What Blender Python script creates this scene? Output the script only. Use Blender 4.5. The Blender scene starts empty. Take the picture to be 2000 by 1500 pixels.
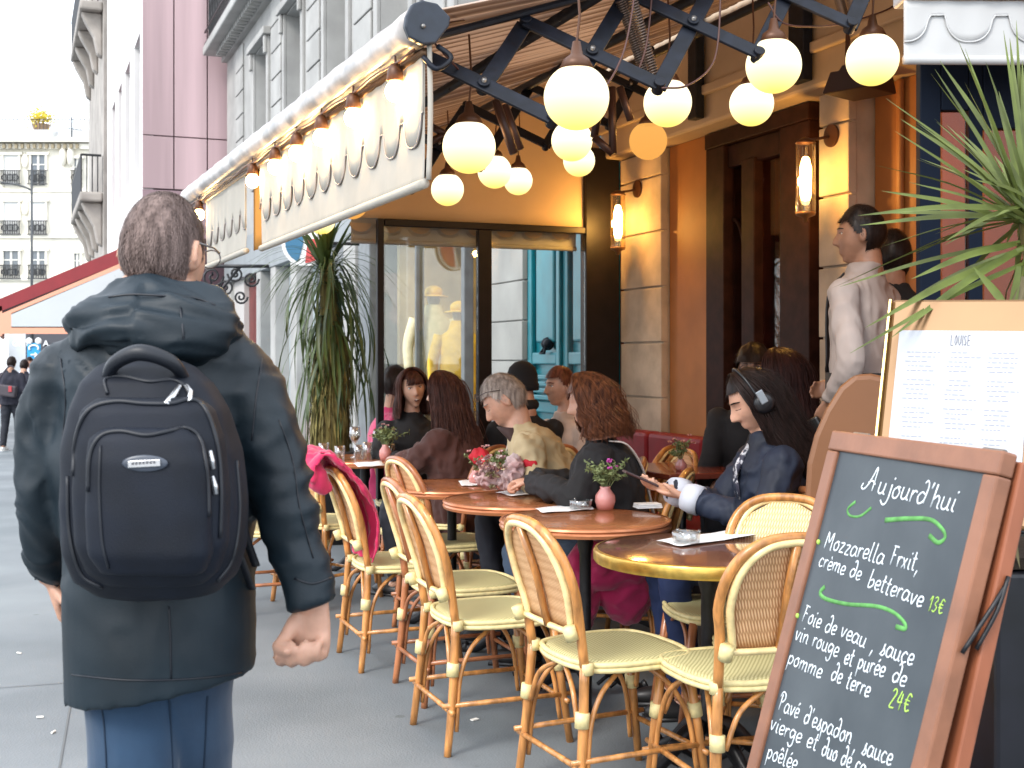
import bpy, math, random
from mathutils import Vector, Matrix, noise
random.seed(7)
scene = bpy.context.scene
COL = scene.collection
R = math.radians

# ---------------------------------------------------------------- camera, sky, sun, exposure
F = 2400.0            # focal length in photo pixels (photo 2000 x 1500), horizon at y = 700
CAMZ = 1.4
cam_d = bpy.data.cameras.new('camera')
cam = bpy.data.objects.new('camera', cam_d)
COL.objects.link(cam)
cam.location = (0, 0, CAMZ)
cam.rotation_euler = (R(90), 0, 0)
cam_d.sensor_width = 36
cam_d.lens = 36 * F / 2000
cam_d.shift_y = -0.025
cam_d.clip_start = 0.05
cam_d.clip_end = 1500
cam_d.dof.use_dof = True
cam_d.dof.focus_distance = 4.2
cam_d.dof.aperture_fstop = 9.0
scene.camera = cam

SUN_EL, SUN_ROT = R(38), R(215)
world = bpy.data.worlds.new('World')
scene.world = world
world.use_nodes = True
wn = world.node_tree
wn.nodes.clear()
w_out = wn.nodes.new('ShaderNodeOutputWorld')
w_bg = wn.nodes.new('ShaderNodeBackground')
w_sky = wn.nodes.new('ShaderNodeTexSky')
w_sky.sky_type = 'NISHITA'
w_sky.sun_disc = False
w_sky.sun_elevation = SUN_EL
w_sky.sun_rotation = SUN_ROT
w_mix = wn.nodes.new('ShaderNodeMix')
w_mix.data_type = 'RGBA'
w_mix.inputs['Factor'].default_value = 0.75
w_mix.inputs['B'].default_value = (10.0, 10.6, 11.4, 1)       # an even overcast veil over the blue
wn.links.new(w_sky.outputs[0], w_mix.inputs['A'])
wn.links.new(w_mix.outputs['Result'], w_bg.inputs[0])
w_bg.inputs[1].default_value = 0.12
wn.links.new(w_bg.outputs[0], w_out.inputs[0])

sun_d = bpy.data.lights.new('sun', 'SUN')
sun_d.energy = 1.1
sun_d.angle = R(18)
sun_d.color = (1.0, 0.95, 0.88)
sun = bpy.data.objects.new('sun', sun_d)
COL.objects.link(sun)
# light comes from the street side, over the camera's left shoulder
sun.rotation_euler = Vector((0.55, 0.65, -0.72)).to_track_quat('-Z', 'Y').to_euler()

scene.view_settings.view_transform = 'Standard'
scene.view_settings.look = 'None'
scene.view_settings.gamma = 1
scene.view_settings.use_curve_mapping = False
scene.view_settings.exposure = 1.25
scene.render.engine = 'CYCLES'
scene.cycles.use_denoising = True
scene.cycles.max_bounces = 7
scene.cycles.transparent_max_bounces = 12
scene.cycles.sample_clamp_indirect = 6
scene.cycles.caustics_reflective = False
scene.cycles.caustics_refractive = False

# ---------------------------------------------------------------- helpers
U = Vector((-0.3714, 0.9285, 0))      # along the street, away from the camera
W = Vector((0.9285, 0.3714, 0))       # from the street into the cafe
Z = Vector((0, 0, 1))
X = Vector((1, 0, 0))
Y = Vector((0, 1, 0))

def at(px, py, d):
    return Vector(((px - 1000) * d / F, d, CAMZ - (py - 700) * d / F))

def T(a, b, z=0.0):
    return U * a + W * b + Z * z

def a_of(px, b):
    y = 2586.0 * b / (px - 40.0)
    return (y - 0.3714 * b) / 0.9285

def sm(a, b, x):
    t = max(0.0, min(1.0, (x - a) / (b - a)))
    return t * t * (3 - 2 * t)

def catmull(pts, n=6):
    pts = [Vector(p) for p in pts]
    if len(pts) < 3:
        return pts
    P = [pts[0] * 2 - pts[1]] + pts + [pts[-1] * 2 - pts[-2]]
    out = []
    for i in range(1, len(P) - 2):
        for k in range(n):
            t = k / n
            a, b, c, d = P[i - 1], P[i], P[i + 1], P[i + 2]
            out.append(0.5 * ((2 * b) + (c - a) * t + (2 * a - 5 * b + 4 * c - d) * t * t + (3 * b - a - 3 * c + d) * t ** 3))
    out.append(pts[-1])
    return out

def lerp_list(vals, n):
    out = []
    m = len(vals) - 1
    for i in range(n):
        t = i / (n - 1) * m
        k = min(int(t), m - 1)
        out.append(vals[k] * (1 - (t - k)) + vals[k + 1] * (t - k))
    return out

class MB:
    def __init__(s):
        s.v = []; s.f = []; s.m = []
    def add(s, vs, fs, mi=0):
        o = len(s.v)
        s.v.extend([Vector(v) for v in vs])
        for f in fs:
            s.f.append([i + o for i in f]); s.m.append(mi)
        return s
    def hexa(s, c8, mi=0):
        return s.add(c8, [(0, 3, 2, 1), (4, 5, 6, 7), (0, 1, 5, 4), (1, 2, 6, 5), (2, 3, 7, 6), (3, 0, 4, 7)], mi)
    def box(s, c, d, M=None, mi=0):
        c = Vector(c)
        x, y, z = d[0] / 2, d[1] / 2, d[2] / 2
        p = [(-x, -y, -z), (x, -y, -z), (x, y, -z), (-x, y, -z), (-x, -y, z), (x, -y, z), (x, y, z), (-x, y, z)]
        p = [Vector(q) for q in p]
        if M is not None:
            p = [M @ q for q in p]
        return s.hexa([c + q for q in p], mi)
    def fbox(s, fn, a0, a1, b0, b1, z0, z1, mi=0):
        c = [(a0, b0, z0), (a1, b0, z0), (a1, b1, z0), (a0, b1, z0), (a0, b0, z1), (a1, b0, z1), (a1, b1, z1), (a0, b1, z1)]
        return s.hexa([fn(*q) for q in c][::1], mi)
    def loft(s, secs, n=16, mi=0, caps=True, p=1.0):
        # secs: (centre, ax, ay)
        o = len(s.v)
        for c, ax, ay in secs:
            for k in range(n):
                t = 2 * math.pi * k / n
                ct, st = math.cos(t), math.sin(t)
                if p != 1.0:
                    ct = math.copysign(abs(ct) ** p, ct); st = math.copysign(abs(st) ** p, st)
                s.v.append(Vector(c) + ax * ct + ay * st)
        m = len(secs)
        for i in range(m - 1):
            for k in range(n):
                k2 = (k + 1) % n
                s.f.append([o + i * n + k, o + i * n + k2, o + (i + 1) * n + k2, o + (i + 1) * n + k]); s.m.append(mi)
        if caps:
            s.f.append([o + k for k in range(n)][::-1]); s.m.append(mi)
            s.f.append([o + (m - 1) * n + k for k in range(n)]); s.m.append(mi)
        return s
    def tube(s, pts, r, n=8, mi=0, caps=True, flat=1.0, up=None):
        pts = [Vector(p) for p in pts]
        q = [pts[0]]
        for p in pts[1:]:
            if (p - q[-1]).length > 1e-6: q.append(p)
        if len(q) < 2: return s
        rs = r if isinstance(r, (list, tuple)) else [r] * len(q)
        if len(rs) != len(q): rs = lerp_list(list(rs), len(q))
        pts = q
        t0 = (pts[1] - pts[0]).normalized()
        ref = up or (Z if abs(t0.z) < 0.9 else X)
        a = (ref - t0 * ref.dot(t0)).normalized()
        secs = []
        for i, p in enumerate(pts):
            if i == 0: t = t0
            elif i == len(pts) - 1: t = (pts[i] - pts[i - 1]).normalized()
            else:
                t = (pts[i + 1] - pts[i - 1])
                t = t.normalized() if t.length > 1e-7 else t0
            a = a - t * a.dot(t)
            a = a.normalized() if a.length > 1e-6 else t.orthogonal().normalized()
            b = t.cross(a)
            secs.append((p, a * (rs[i] * flat), b * rs[i]))
            t0 = t
        return s.loft(secs, n, mi, caps)
    def lathe(s, prof, c=(0, 0, 0), n=20, mi=0, M=None):
        c = Vector(c); o = len(s.v)
        for r, z in prof:
            for k in range(n):
                t = 2 * math.pi * k / n
                q = Vector((max(r, 1e-4) * math.cos(t), max(r, 1e-4) * math.sin(t), z))
                s.v.append(c + (M @ q if M is not None else q))
        for i in range(len(prof) - 1):
            for k in range(n):
                k2 = (k + 1) % n
                s.f.append([o + i * n + k, o + i * n + k2, o + (i + 1) * n + k2, o + (i + 1) * n + k]); s.m.append(mi)
        return s
    def ell(s, c, rx, ry=None, rz=None, M=None, n=16, m=10, mi=0):
        ry = ry or rx; rz = rz or rx
        prof = [(math.sin(math.pi * i / m), -math.cos(math.pi * i / m)) for i in range(m + 1)]
        D = Matrix.Diagonal((rx, ry, rz))
        return s.lathe(prof, c, n, mi, (M @ D) if M is not None else D)
    def prism(s, poly, off, mi=0):
        poly = [Vector(p) for p in poly]; off = Vector(off); n = len(poly)
        fs = [list(range(n))[::-1], [n + i for i in range(n)]]
        for i in range(n):
            j = (i + 1) % n
            fs.append([i, j, n + j, n + i])
        return s.add(poly + [p + off for p in poly], fs, mi)
    def grid(s, rows, mi=0, closed=False):
        o = len(s.v); m = len(rows); n = len(rows[0])
        for r_ in rows: s.v.extend([Vector(q) for q in r_])
        for i in range(m - 1):
            for k in range(n if closed else n - 1):
                k2 = (k + 1) % n
                s.f.append([o + i * n + k, o + i * n + k2, o + (i + 1) * n + k2, o + (i + 1) * n + k]); s.m.append(mi)
        return s
    def sheet(s, rows, th, nrm, mi=0):
        # a grid given thickness th along nrm
        o = len(s.v); m = len(rows); n = len(rows[0]); nrm = Vector(nrm)
        for r_ in rows: s.v.extend([Vector(q) for q in r_])
        for r_ in rows: s.v.extend([Vector(q) + nrm * th for q in r_])
        K = m * n
        for i in range(m - 1):
            for k in range(n - 1):
                a, b, c, d = o + i * n + k, o + i * n + k + 1, o + (i + 1) * n + k + 1, o + (i + 1) * n + k
                s.f.append([a, b, c, d]); s.m.append(mi)
                s.f.append([d + K, c + K, b + K, a + K]); s.m.append(mi)
        ring = [i for i in range(n)] + [i * n + n - 1 for i in range(1, m)] + [(m - 1) * n + k for k in range(n - 2, -1, -1)] + [i * n for i in range(m - 2, 0, -1)]
        for i in range(len(ring)):
            a, b = o + ring[i], o + ring[(i + 1) % len(ring)]
            s.f.append([b, a, a + K, b + K]); s.m.append(mi)
        return s
    def mesh(s, name, mats, smooth=True, M=None):
        me = bpy.data.meshes.new(name)
        vs = [M @ v for v in s.v] if M is not None else s.v
        me.from_pydata([tuple(v) for v in vs], [], s.f)
        for m_ in (mats if isinstance(mats, (list, tuple)) else [mats]):
            me.materials.append(m_)
        if any(s.m): me.polygons.foreach_set('material_index', s.m)
        me.polygons.foreach_set('use_smooth', [smooth] * len(s.f))
        me.update()
        return me

INV = {}
def empty(name, loc=(0, 0, 0), rz=0.0):
    o = bpy.data.objects.new(name, None)
    o.empty_display_size = 0.1
    COL.objects.link(o)
    o.location = loc; o.rotation_euler = (0, 0, rz)
    INV[o.name] = (Matrix.Translation(loc) @ Matrix.Rotation(rz, 4, 'Z')).inverted()
    return o

def tag(o, label=None, cat=None, group=None, kind=None):
    if label: o['label'] = label
    if cat: o['category'] = cat
    if group: o['group'] = group
    if kind: o['kind'] = kind
    return o

def thing(name, label, cat, loc=(0, 0, 0), rz=0.0, group=None):
    return tag(empty(name, loc, rz), label, cat, group)

def fix_normals(me):
    import bmesh
    bm = bmesh.new(); bm.from_mesh(me)
    bmesh.ops.recalc_face_normals(bm, faces=bm.faces)
    bm.to_mesh(me); bm.free()

def part(name, mb, mats, parent=None, smooth=False, world=False, bevel=0.0, label=None, angle=None):
    """link a MB as ONE mesh object; world=True: its coordinates are world ones, the parent is a root thing"""
    M = None
    if world and parent is not None:
        root = parent; M = Matrix.Identity(4)
        while root.parent is not None: root = root.parent
        M = INV[root.name]
    me = mb.mesh(name, mats, smooth, M)
    fix_normals(me)
    if angle is not None:
        me.set_sharp_from_angle(angle=R(angle))
    o = bpy.data.objects.new(name, me)
    COL.objects.link(o)
    if parent is not None: o.parent = parent
    if bevel:
        b = o.modifiers.new('bevel', 'BEVEL'); b.width = bevel; b.segments = 2; b.limit_method = 'ANGLE'
    if label: o['label'] = label
    return o

def struct(name, mb, mats, smooth=False):
    o = part(name, mb, mats, smooth=smooth); o['kind'] = 'structure'
    return o

def remesh(mb, voxel, smooth=0, wrinkle=None, keep=None):
    """fuse the shapes of a MB into ONE continuous surface; wrinkle(p, n) -> offset"""
    me = mb.mesh('tmp', [], True)
    fix_normals(me)
    o = bpy.data.objects.new('tmp', me); COL.objects.link(o)
    m = o.modifiers.new('r', 'REMESH'); m.mode = 'VOXEL'; m.voxel_size = voxel; m.use_smooth_shade = True
    if smooth:
        s = o.modifiers.new('s', 'SMOOTH'); s.iterations = smooth; s.factor = 0.5
    dg = bpy.context.evaluated_depsgraph_get()
    out = bpy.data.meshes.new_from_object(o.evaluated_get(dg))
    bpy.data.objects.remove(o); bpy.data.meshes.remove(me)
    if wrinkle:
        ns = [v.normal.copy() for v in out.vertices]
        for v, n in zip(out.vertices, ns):
            v.co = v.co + n * wrinkle(v.co, n)
    out.polygons.foreach_set('use_smooth', [True] * len(out.polygons))
    return out

def mesh_part(name, me, mats, parent, label=None):
    root = parent
    while root.parent is not None: root = root.parent
    me.transform(INV[root.name])
    me.materials.clear()
    for m_ in (mats if isinstance(mats, (list, tuple)) else [mats]): me.materials.append(m_)
    me.name = name
    o = bpy.data.objects.new(name, me); COL.objects.link(o); o.parent = parent
    if label: o['label'] = label
    return o

def kids(o):
    return [c for c in bpy.data.objects if c.parent == o]

def copy_tree(o, loc=None, rz=None, label=None, parent=None, _km=None):
    c = o.copy(); COL.objects.link(c)
    if parent is not None: c.parent = parent
    for ch in list(o.children): copy_tree(ch, parent=c)
    if parent is None:
        if loc is not None: c.location = loc
        if rz is not None: c.rotation_euler = (0, 0, rz)
        if label: c['label'] = label
        INV[c.name] = (Matrix.Translation(c.location) @ Matrix.Rotation(c.rotation_euler[2], 4, 'Z')).inverted()
    return c

# ---------------------------------------------------------------- materials
MATS = {}
def mat(name, col, rough=0.6, metal=0.0, var=0.0, vscale=8.0, bump=0.0, bscale=60.0, col2=None, spec=0.5, sheen=0.0, sss=0.0,
        coat=0.0, trans=0.0, alpha=1.0, stretch=(1, 1, 1), detail=4.0, dist=0.004, contrast=(0.35, 0.65), tl=0.0):
    if name in MATS: return MATS[name]
    m = bpy.data.materials.new(name); m.use_nodes = True
    nt = m.node_tree; p = nt.nodes['Principled BSDF']
    p.inputs['Base Color'].default_value = (*col, 1)
    p.inputs['Roughness'].default_value = rough
    p.inputs['Metallic'].default_value = metal
    p.inputs['Specular IOR Level'].default_value = spec
    if sheen: p.inputs['Sheen Weight'].default_value = sheen
    if coat: p.inputs['Coat Weight'].default_value = coat
    if sss:
        p.inputs['Subsurface Weight'].default_value = sss
        p.inputs['Subsurface Radius'].default_value = (0.02, 0.008, 0.004)
        p.inputs['Subsurface Scale'].default_value = 0.5
    if trans: p.inputs['Transmission Weight'].default_value = trans
    p.inputs['Alpha'].default_value = alpha
    tc = nt.nodes.new('ShaderNodeTexCoord'); mp = nt.nodes.new('ShaderNodeMapping')
    mp.inputs['Scale'].default_value = stretch
    nt.links.new(tc.outputs['Object'], mp.inputs[0])
    if var or col2:
        n = nt.nodes.new('ShaderNodeTexNoise'); n.inputs['Scale'].default_value = vscale; n.inputs['Detail'].default_value = detail
        nt.links.new(mp.outputs[0], n.inputs['Vector'])
        r = nt.nodes.new('ShaderNodeValToRGB')
        c2 = col2 or tuple(min(1, c * (1 + var)) for c in col)
        c1 = col if col2 else tuple(c * (1 - var) for c in col)
        r.color_ramp.elements[0].color = (*c1, 1); r.color_ramp.elements[1].color = (*c2, 1)
        r.color_ramp.elements[0].position = contrast[0]; r.color_ramp.elements[1].position = contrast[1]
        nt.links.new(n.outputs['Fac'], r.inputs[0]); nt.links.new(r.outputs[0], p.inputs['Base Color'])
    if bump:
        n2 = nt.nodes.new('ShaderNodeTexNoise'); n2.inputs['Scale'].default_value = bscale; n2.inputs['Detail'].default_value = 5
        nt.links.new(mp.outputs[0], n2.inputs['Vector'])
        b = nt.nodes.new('ShaderNodeBump'); b.inputs['Strength'].default_value = bump; b.inputs['Distance'].default_value = dist
        nt.links.new(n2.outputs['Fac'], b.inputs['Height']); nt.links.new(b.outputs[0], p.inputs['Normal'])
    if tl:
        out = [x for x in nt.nodes if x.type == 'OUTPUT_MATERIAL'][0]
        t = nt.nodes.new('ShaderNodeBsdfTranslucent'); t.inputs[0].default_value = (*col, 1)
        mx = nt.nodes.new('ShaderNodeMixShader'); mx.inputs[0].default_value = tl
        nt.links.new(p.outputs[0], mx.inputs[1]); nt.links.new(t.outputs[0], mx.inputs[2]); nt.links.new(mx.outputs[0], out.inputs[0])
    MATS[name] = m
    return m

def glass_mat(name, tint=(1, 1, 1), refl=0.12, rough=0.02, rmax=0.75):
    if name in MATS: return MATS[name]
    m = bpy.data.materials.new(name); m.use_nodes = True; nt = m.node_tree; nt.nodes.clear()
    o = nt.nodes.new('ShaderNodeOutputMaterial'); t = nt.nodes.new('ShaderNodeBsdfTransparent'); t.inputs[0].default_value = (*tint, 1)
    g = nt.nodes.new('ShaderNodeBsdfGlossy'); g.inputs['Roughness'].default_value = rough
    mx = nt.nodes.new('ShaderNodeMixShader'); fr = nt.nodes.new('ShaderNodeLayerWeight'); fr.inputs[0].default_value = 0.3
    mr = nt.nodes.new('ShaderNodeMapRange'); mr.inputs['To Min'].default_value = refl; mr.inputs['To Max'].default_value = rmax
    nt.links.new(fr.outputs['Facing'], mr.inputs[0]); nt.links.new(mr.outputs[0], mx.inputs[0])
    nt.links.new(t.outputs[0], mx.inputs[1]); nt.links.new(g.outputs[0], mx.inputs[2]); nt.links.new(mx.outputs[0], o.inputs[0])
    MATS[name] = m
    return m

def emit_mat(name, col, strength, z0=None, z1=None, col2=None, transp=0.0):
    """a lamp's own glow; col (low) to col2 (high) up the lamp's own height"""
    if name in MATS: return MATS[name]
    m = bpy.data.materials.new(name); m.use_nodes = True; nt = m.node_tree; nt.nodes.clear()
    o = nt.nodes.new('ShaderNodeOutputMaterial'); e = nt.nodes.new('ShaderNodeEmission')
    e.inputs[0].default_value = (*col, 1); e.inputs[1].default_value = strength
    if col2:
        tc = nt.nodes.new('ShaderNodeTexCoord'); sx = nt.nodes.new('ShaderNodeSeparateXYZ'); mr = nt.nodes.new('ShaderNodeMapRange')
        mr.inputs['From Min'].default_value = z0; mr.inputs['From Max'].default_value = z1
        r = nt.nodes.new('ShaderNodeMix'); r.data_type = 'RGBA'
        r.inputs['A'].default_value = (*col, 1); r.inputs['B'].default_value = (*col2, 1)
        nt.links.new(tc.outputs['Object'], sx.inputs[0]); nt.links.new(sx.outputs[2], mr.inputs[0])
        nt.links.new(mr.outputs[0], r.inputs['Factor']); nt.links.new(r.outputs['Result'], e.inputs[0])
    last = e
    if transp:
        t = nt.nodes.new('ShaderNodeBsdfTransparent'); mx = nt.nodes.new('ShaderNodeMixShader'); mx.inputs[0].default_value = transp
        nt.links.new(e.outputs[0], mx.inputs[1]); nt.links.new(t.outputs[0], mx.inputs[2]); last = mx
    nt.links.new(last.outputs[0], o.inputs[0])
    MATS[name] = m
    return m

def weave_mat(name, c1, c2, scale=90.0, rot=45):
    if name in MATS: return MATS[name]
    m = bpy.data.materials.new(name); m.use_nodes = True; nt = m.node_tree; p = nt.nodes['Principled BSDF']
    p.inputs['Roughness'].default_value = 0.5
    tc = nt.nodes.new('ShaderNodeTexCoord')
    ws = []
    for ang in (rot, -rot):
        mp = nt.nodes.new('ShaderNodeMapping'); mp.inputs['Rotation'].default_value = (R(ang), R(ang * 0.0), R(ang))
        wv = nt.nodes.new('ShaderNodeTexWave'); wv.inputs['Scale'].default_value = scale / 3.2; wv.inputs['Distortion'].default_value = 0.6
        wv.inputs['Detail'].default_value = 1
        wv.bands_direction = 'X'
        nt.links.new(tc.outputs['Object'], mp.inputs[0]); nt.links.new(mp.outputs[0], wv.inputs['Vector']); ws.append(wv)
    mul = nt.nodes.new('ShaderNodeMath'); mul.operation = 'MULTIPLY'
    nt.links.new(ws[0].outputs['Fac'], mul.inputs[0]); nt.links.new(ws[1].outputs['Fac'], mul.inputs[1])
    r = nt.nodes.new('ShaderNodeValToRGB'); r.color_ramp.elements[0].color = (*c2, 1); r.color_ramp.elements[1].color = (*c1, 1)
    r.color_ramp.elements[0].position = 0.05; r.color_ramp.elements[1].position = 0.45
    nt.links.new(mul.outputs[0], r.inputs[0]); nt.links.new(r.outputs[0], p.inputs['Base Color'])
    b = nt.nodes.new('ShaderNodeBump'); b.inputs['Strength'].default_value = 0.5; b.inputs['Distance'].default_value = 0.002
    nt.links.new(mul.outputs[0], b.inputs['Height']); nt.links.new(b.outputs[0], p.inputs['Normal'])
    MATS[name] = m
    return m

NAVY_METAL = mat('navy_metal', (0.005, 0.007, 0.013), 0.5, 0.0, var=0.4, vscale=20, spec=0.3)
BLACK_METAL = mat('black_metal', (0.01, 0.01, 0.012), 0.4, 0.2, var=0.3, vscale=30, bump=0.2)
GREY_STEEL = mat('grey_steel', (0.22, 0.21, 0.2), 0.4, 0.8)
BRASS = mat('brass', (0.55, 0.36, 0.08), 0.32, 0.8, var=0.2, vscale=25, bump=0.1)
STONE = mat('cafe_stone', (0.50, 0.40, 0.30), 0.85, var=0.16, vscale=5, bump=0.35, bscale=45)
GREY_STONE = mat('grey_stone', (0.36, 0.355, 0.34), 0.85, var=0.14, vscale=1.6, bump=0.3, bscale=18, dist=0.01)
CREAM_STONE = mat('cream_stone', (0.80, 0.76, 0.66), 0.9, var=0.12, vscale=0.6, bump=0.2, bscale=6, dist=0.03)
OCHRE = mat('ochre_paint', (0.36, 0.135, 0.032), 0.6, var=0.14, vscale=3, bump=0.12, bscale=30)
BEIGE_PAINT = mat('beige_paint', (0.46, 0.35, 0.24), 0.65, var=0.1, vscale=2.4, bump=0.1, bscale=25)
CANVAS = mat('cream_canvas', (0.52, 0.49, 0.43), 0.85, var=0.05, vscale=6, bump=0.2, bscale=14, dist=0.01, tl=0.3)
SKIN = mat('skin', (0.52, 0.29, 0.20), 0.5, var=0.1, vscale=25, sss=0.15, bump=0.12, bscale=160, dist=0.001)
SKIN_DARK = mat('skin_tan', (0.30, 0.15, 0.09), 0.5, var=0.1, vscale=25, sss=0.1)
LIP = mat('lip', (0.42, 0.13, 0.11), 0.4, sss=0.1)
EYE = mat('eye_white', (0.75, 0.72, 0.68), 0.2)
DARKEYE = mat('iris', (0.02, 0.012, 0.01), 0.1)
# ================================================================ GROUND
def gz(y):
    if y < 9: return 0.0
    if y < 22: return -0.21 * sm(9, 22, y)
    return -0.21 - 0.6 * min(1, (y - 22) / 40)

m = bpy.data.materials.new('asphalt_pavement'); m.use_nodes = True; nt = m.node_tree; p = nt.nodes['Principled BSDF']
tc = nt.nodes.new('ShaderNodeTexCoord')
n1 = nt.nodes.new('ShaderNodeTexNoise'); n1.inputs['Scale'].default_value = 0.9; n1.inputs['Detail'].default_value = 6
n2 = nt.nodes.new('ShaderNodeTexNoise'); n2.inputs['Scale'].default_value = 260; n2.inputs['Detail'].default_value = 2
n3 = nt.nodes.new('ShaderNodeTexVoronoi'); n3.inputs['Scale'].default_value = 120
r1 = nt.nodes.new('ShaderNodeValToRGB'); r1.color_ramp.elements[0].color = (0.135, 0.155, 0.168, 1); r1.color_ramp.elements[1].color = (0.20, 0.222, 0.236, 1)
r1.color_ramp.elements[0].position = 0.36; r1.color_ramp.elements[1].position = 0.64
r2 = nt.nodes.new('ShaderNodeValToRGB'); r2.color_ramp.elements[0].color = (0.62, 0.62, 0.62, 1); r2.color_ramp.elements[1].color = (1.25, 1.25, 1.25, 1)
mm = nt.nodes.new('ShaderNodeMix'); mm.data_type = 'RGBA'; mm.blend_type = 'MULTIPLY'; mm.inputs['Factor'].default_value = 0.45
bp = nt.nodes.new('ShaderNodeBump'); bp.inputs['Strength'].default_value = 0.3; bp.inputs['Distance'].default_value = 0.003
for n in (n1, n2, n3): nt.links.new(tc.outputs['Object'], n.inputs['Vector'])
nt.links.new(n1.outputs['Fac'], r1.inputs[0]); nt.links.new(n2.outputs['Fac'], r2.inputs[0])
nt.links.new(r1.outputs[0], mm.inputs['A']); nt.links.new(r2.outputs[0], mm.inputs['B']); nt.links.new(mm.outputs['Result'], p.inputs['Base Color'])
n4 = nt.nodes.new('ShaderNodeTexVoronoi'); n4.inputs['Scale'].default_value = 3.1
n5 = nt.nodes.new('ShaderNodeTexNoise'); n5.inputs['Scale'].default_value = 0.35; n5.inputs['Detail'].default_value = 8
r4 = nt.nodes.new('ShaderNodeValToRGB'); r4.color_ramp.elements[0].position = 0.055; r4.color_ramp.elements[1].position = 0.075
r4.color_ramp.elements[0].color = (0.72, 0.72, 0.70, 1); r4.color_ramp.elements[1].color = (1, 1, 1, 1)
r5 = nt.nodes.new('ShaderNodeValToRGB'); r5.color_ramp.elements[0].position = 0.4; r5.color_ramp.elements[1].position = 0.6
r5.color_ramp.elements[0].color = (0.84, 0.84, 0.85, 1); r5.color_ramp.elements[1].color = (1.06, 1.06, 1.05, 1)
m4 = nt.nodes.new('ShaderNodeMix'); m4.data_type = 'RGBA'; m4.blend_type = 'MULTIPLY'; m4.inputs['Factor'].default_value = 1.0
m5 = nt.nodes.new('ShaderNodeMix'); m5.data_type = 'RGBA'; m5.blend_type = 'MULTIPLY'; m5.inputs['Factor'].default_value = 1.0
for n in (n4, n5): nt.links.new(tc.outputs['Object'], n.inputs['Vector'])
nt.links.new(n4.outputs['Distance'], r4.inputs[0]); nt.links.new(n5.outputs['Fac'], r5.inputs[0])
nt.links.new(mm.outputs['Result'], m4.inputs['A']); nt.links.new(r4.outputs[0], m4.inputs['B'])
nt.links.new(m4.outputs['Result'], m5.inputs['A']); nt.links.new(r5.outputs[0], m5.inputs['B']); nt.links.new(m5.outputs['Result'], p.inputs['Base Color'])
nt.links.new(n3.outputs['Distance'], bp.inputs['Height']); nt.links.new(bp.outputs[0], p.inputs['Normal'])
p.inputs['Roughness'].default_value = 0.62
PAVE = m
mb = MB()
ys = [-40, -10, -2, 0, 2, 4, 6, 8, 9] + [9 + i for i in range(1, 14)] + [26, 32, 40, 50, 62, 90, 400]
xs = [-300, -60, -20, -8, -3, 0, 3, 8, 40, 300]
mb.grid([[(x, y, gz(y)) for x in xs] for y in ys])
struct('pavement', mb, PAVE, smooth=True)
# joints across the pavement where slabs of asphalt were relaid
JOINT = mat('joint_tar', (0.115, 0.125, 0.13), 0.7)
mb = MB()
for pts in ([(-0.95, 2.2), (-1.3, 3.4), (-2.45, 7.1)], [(-1.25, 3.35), (-3.5, 2.9)], [(-1.9, 5.3), (-4.2, 4.6)]):
    c = catmull([Vector((x, y, 0.004)) for x, y in pts], 5)
    for a, b in zip(c, c[1:]):
        d = (b - a).normalized(); s = Vector((-d.y, d.x, 0)) * 0.0035
        mb.add([a - s, b - s, b + s, a + s], [(0, 1, 2, 3)])
struct('pavement_seams', mb, JOINT)
# cigarette ends and paper scraps
LITTER = mat('litter_paper', (0.75, 0.72, 0.66), 0.8)
def ground_at(px, py):
    d = CAMZ * F / (py - 700)
    return Vector(((px - 1000) * d / F, d, 0))
_bm = None
for i, (px, py) in enumerate([(78, 1403), (105, 1432), (38, 1277), (927, 1407)]):
    g = ground_at(px, py)
    mb = MB()
    if i == 3: mb.box((0, 0, 0.004), (0.03, 0.018, 0.004))
    else: mb.tube([Vector((-0.013, 0, 0.005)), Vector((0.013, 0.003, 0.005))], 0.0042, 8)
    nm = 'paper_scrap' if i == 3 else 'cigarette_end'
    o = part(nm, mb, LITTER, smooth=False)
    o.location = g; o.rotation_euler = (0, 0, i * 1.3)
    if i == 3: tag(o, 'small white paper scrap on the pavement by the rattan chair legs', 'litter')
    else: tag(o, 'tiny cigarette end on the pavement, ' + ['left of the jeans, second row from the bottom', 'closest to the left side of the jeans', 'level with the coat hem at the left', 'just left of the coat hem', 'lowest one at bottom left', 'between coat and chair legs', '', 'just right of the swinging hand', 'in front of the second chair', 'near the left edge below the elbow'][i], 'litter', 'cigarette ends on the pavement')

# ================================================================ CAFE FACADE (plane b = 4)
BF = 4.0
def course_stones(parent, fn, a0, a1, b0, b1, z0, z1, h, matl, seed=0, split=None):
    """separate stones with recessed joints, each an object"""
    rnd = random.Random(seed); z = z0; k = 0
    back = MB().fbox(fn, a0 + 0.012, a1 - 0.012, b0 + 0.02, b1, z0, z1)
    part('backing', back, matl, parent, world=True)
    while z < z1 - 0.02:
        zt = min(z + h, z1)
        cuts = [a0, a1]
        if split: cuts = [a0, a0 + (a1 - a0) * (split if k % 2 else 1 - split), a1]
        for c0, c1 in zip(cuts, cuts[1:]):
            mbb = MB().fbox(fn, c0 + 0.004, c1 - 0.004, b0 - rnd.uniform(0, 0.006), b0 + 0.05, z + 0.006, zt - 0.006)
            part('stone', mbb, matl, parent, world=True, bevel=0.006)
        z = zt; k += 1

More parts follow.
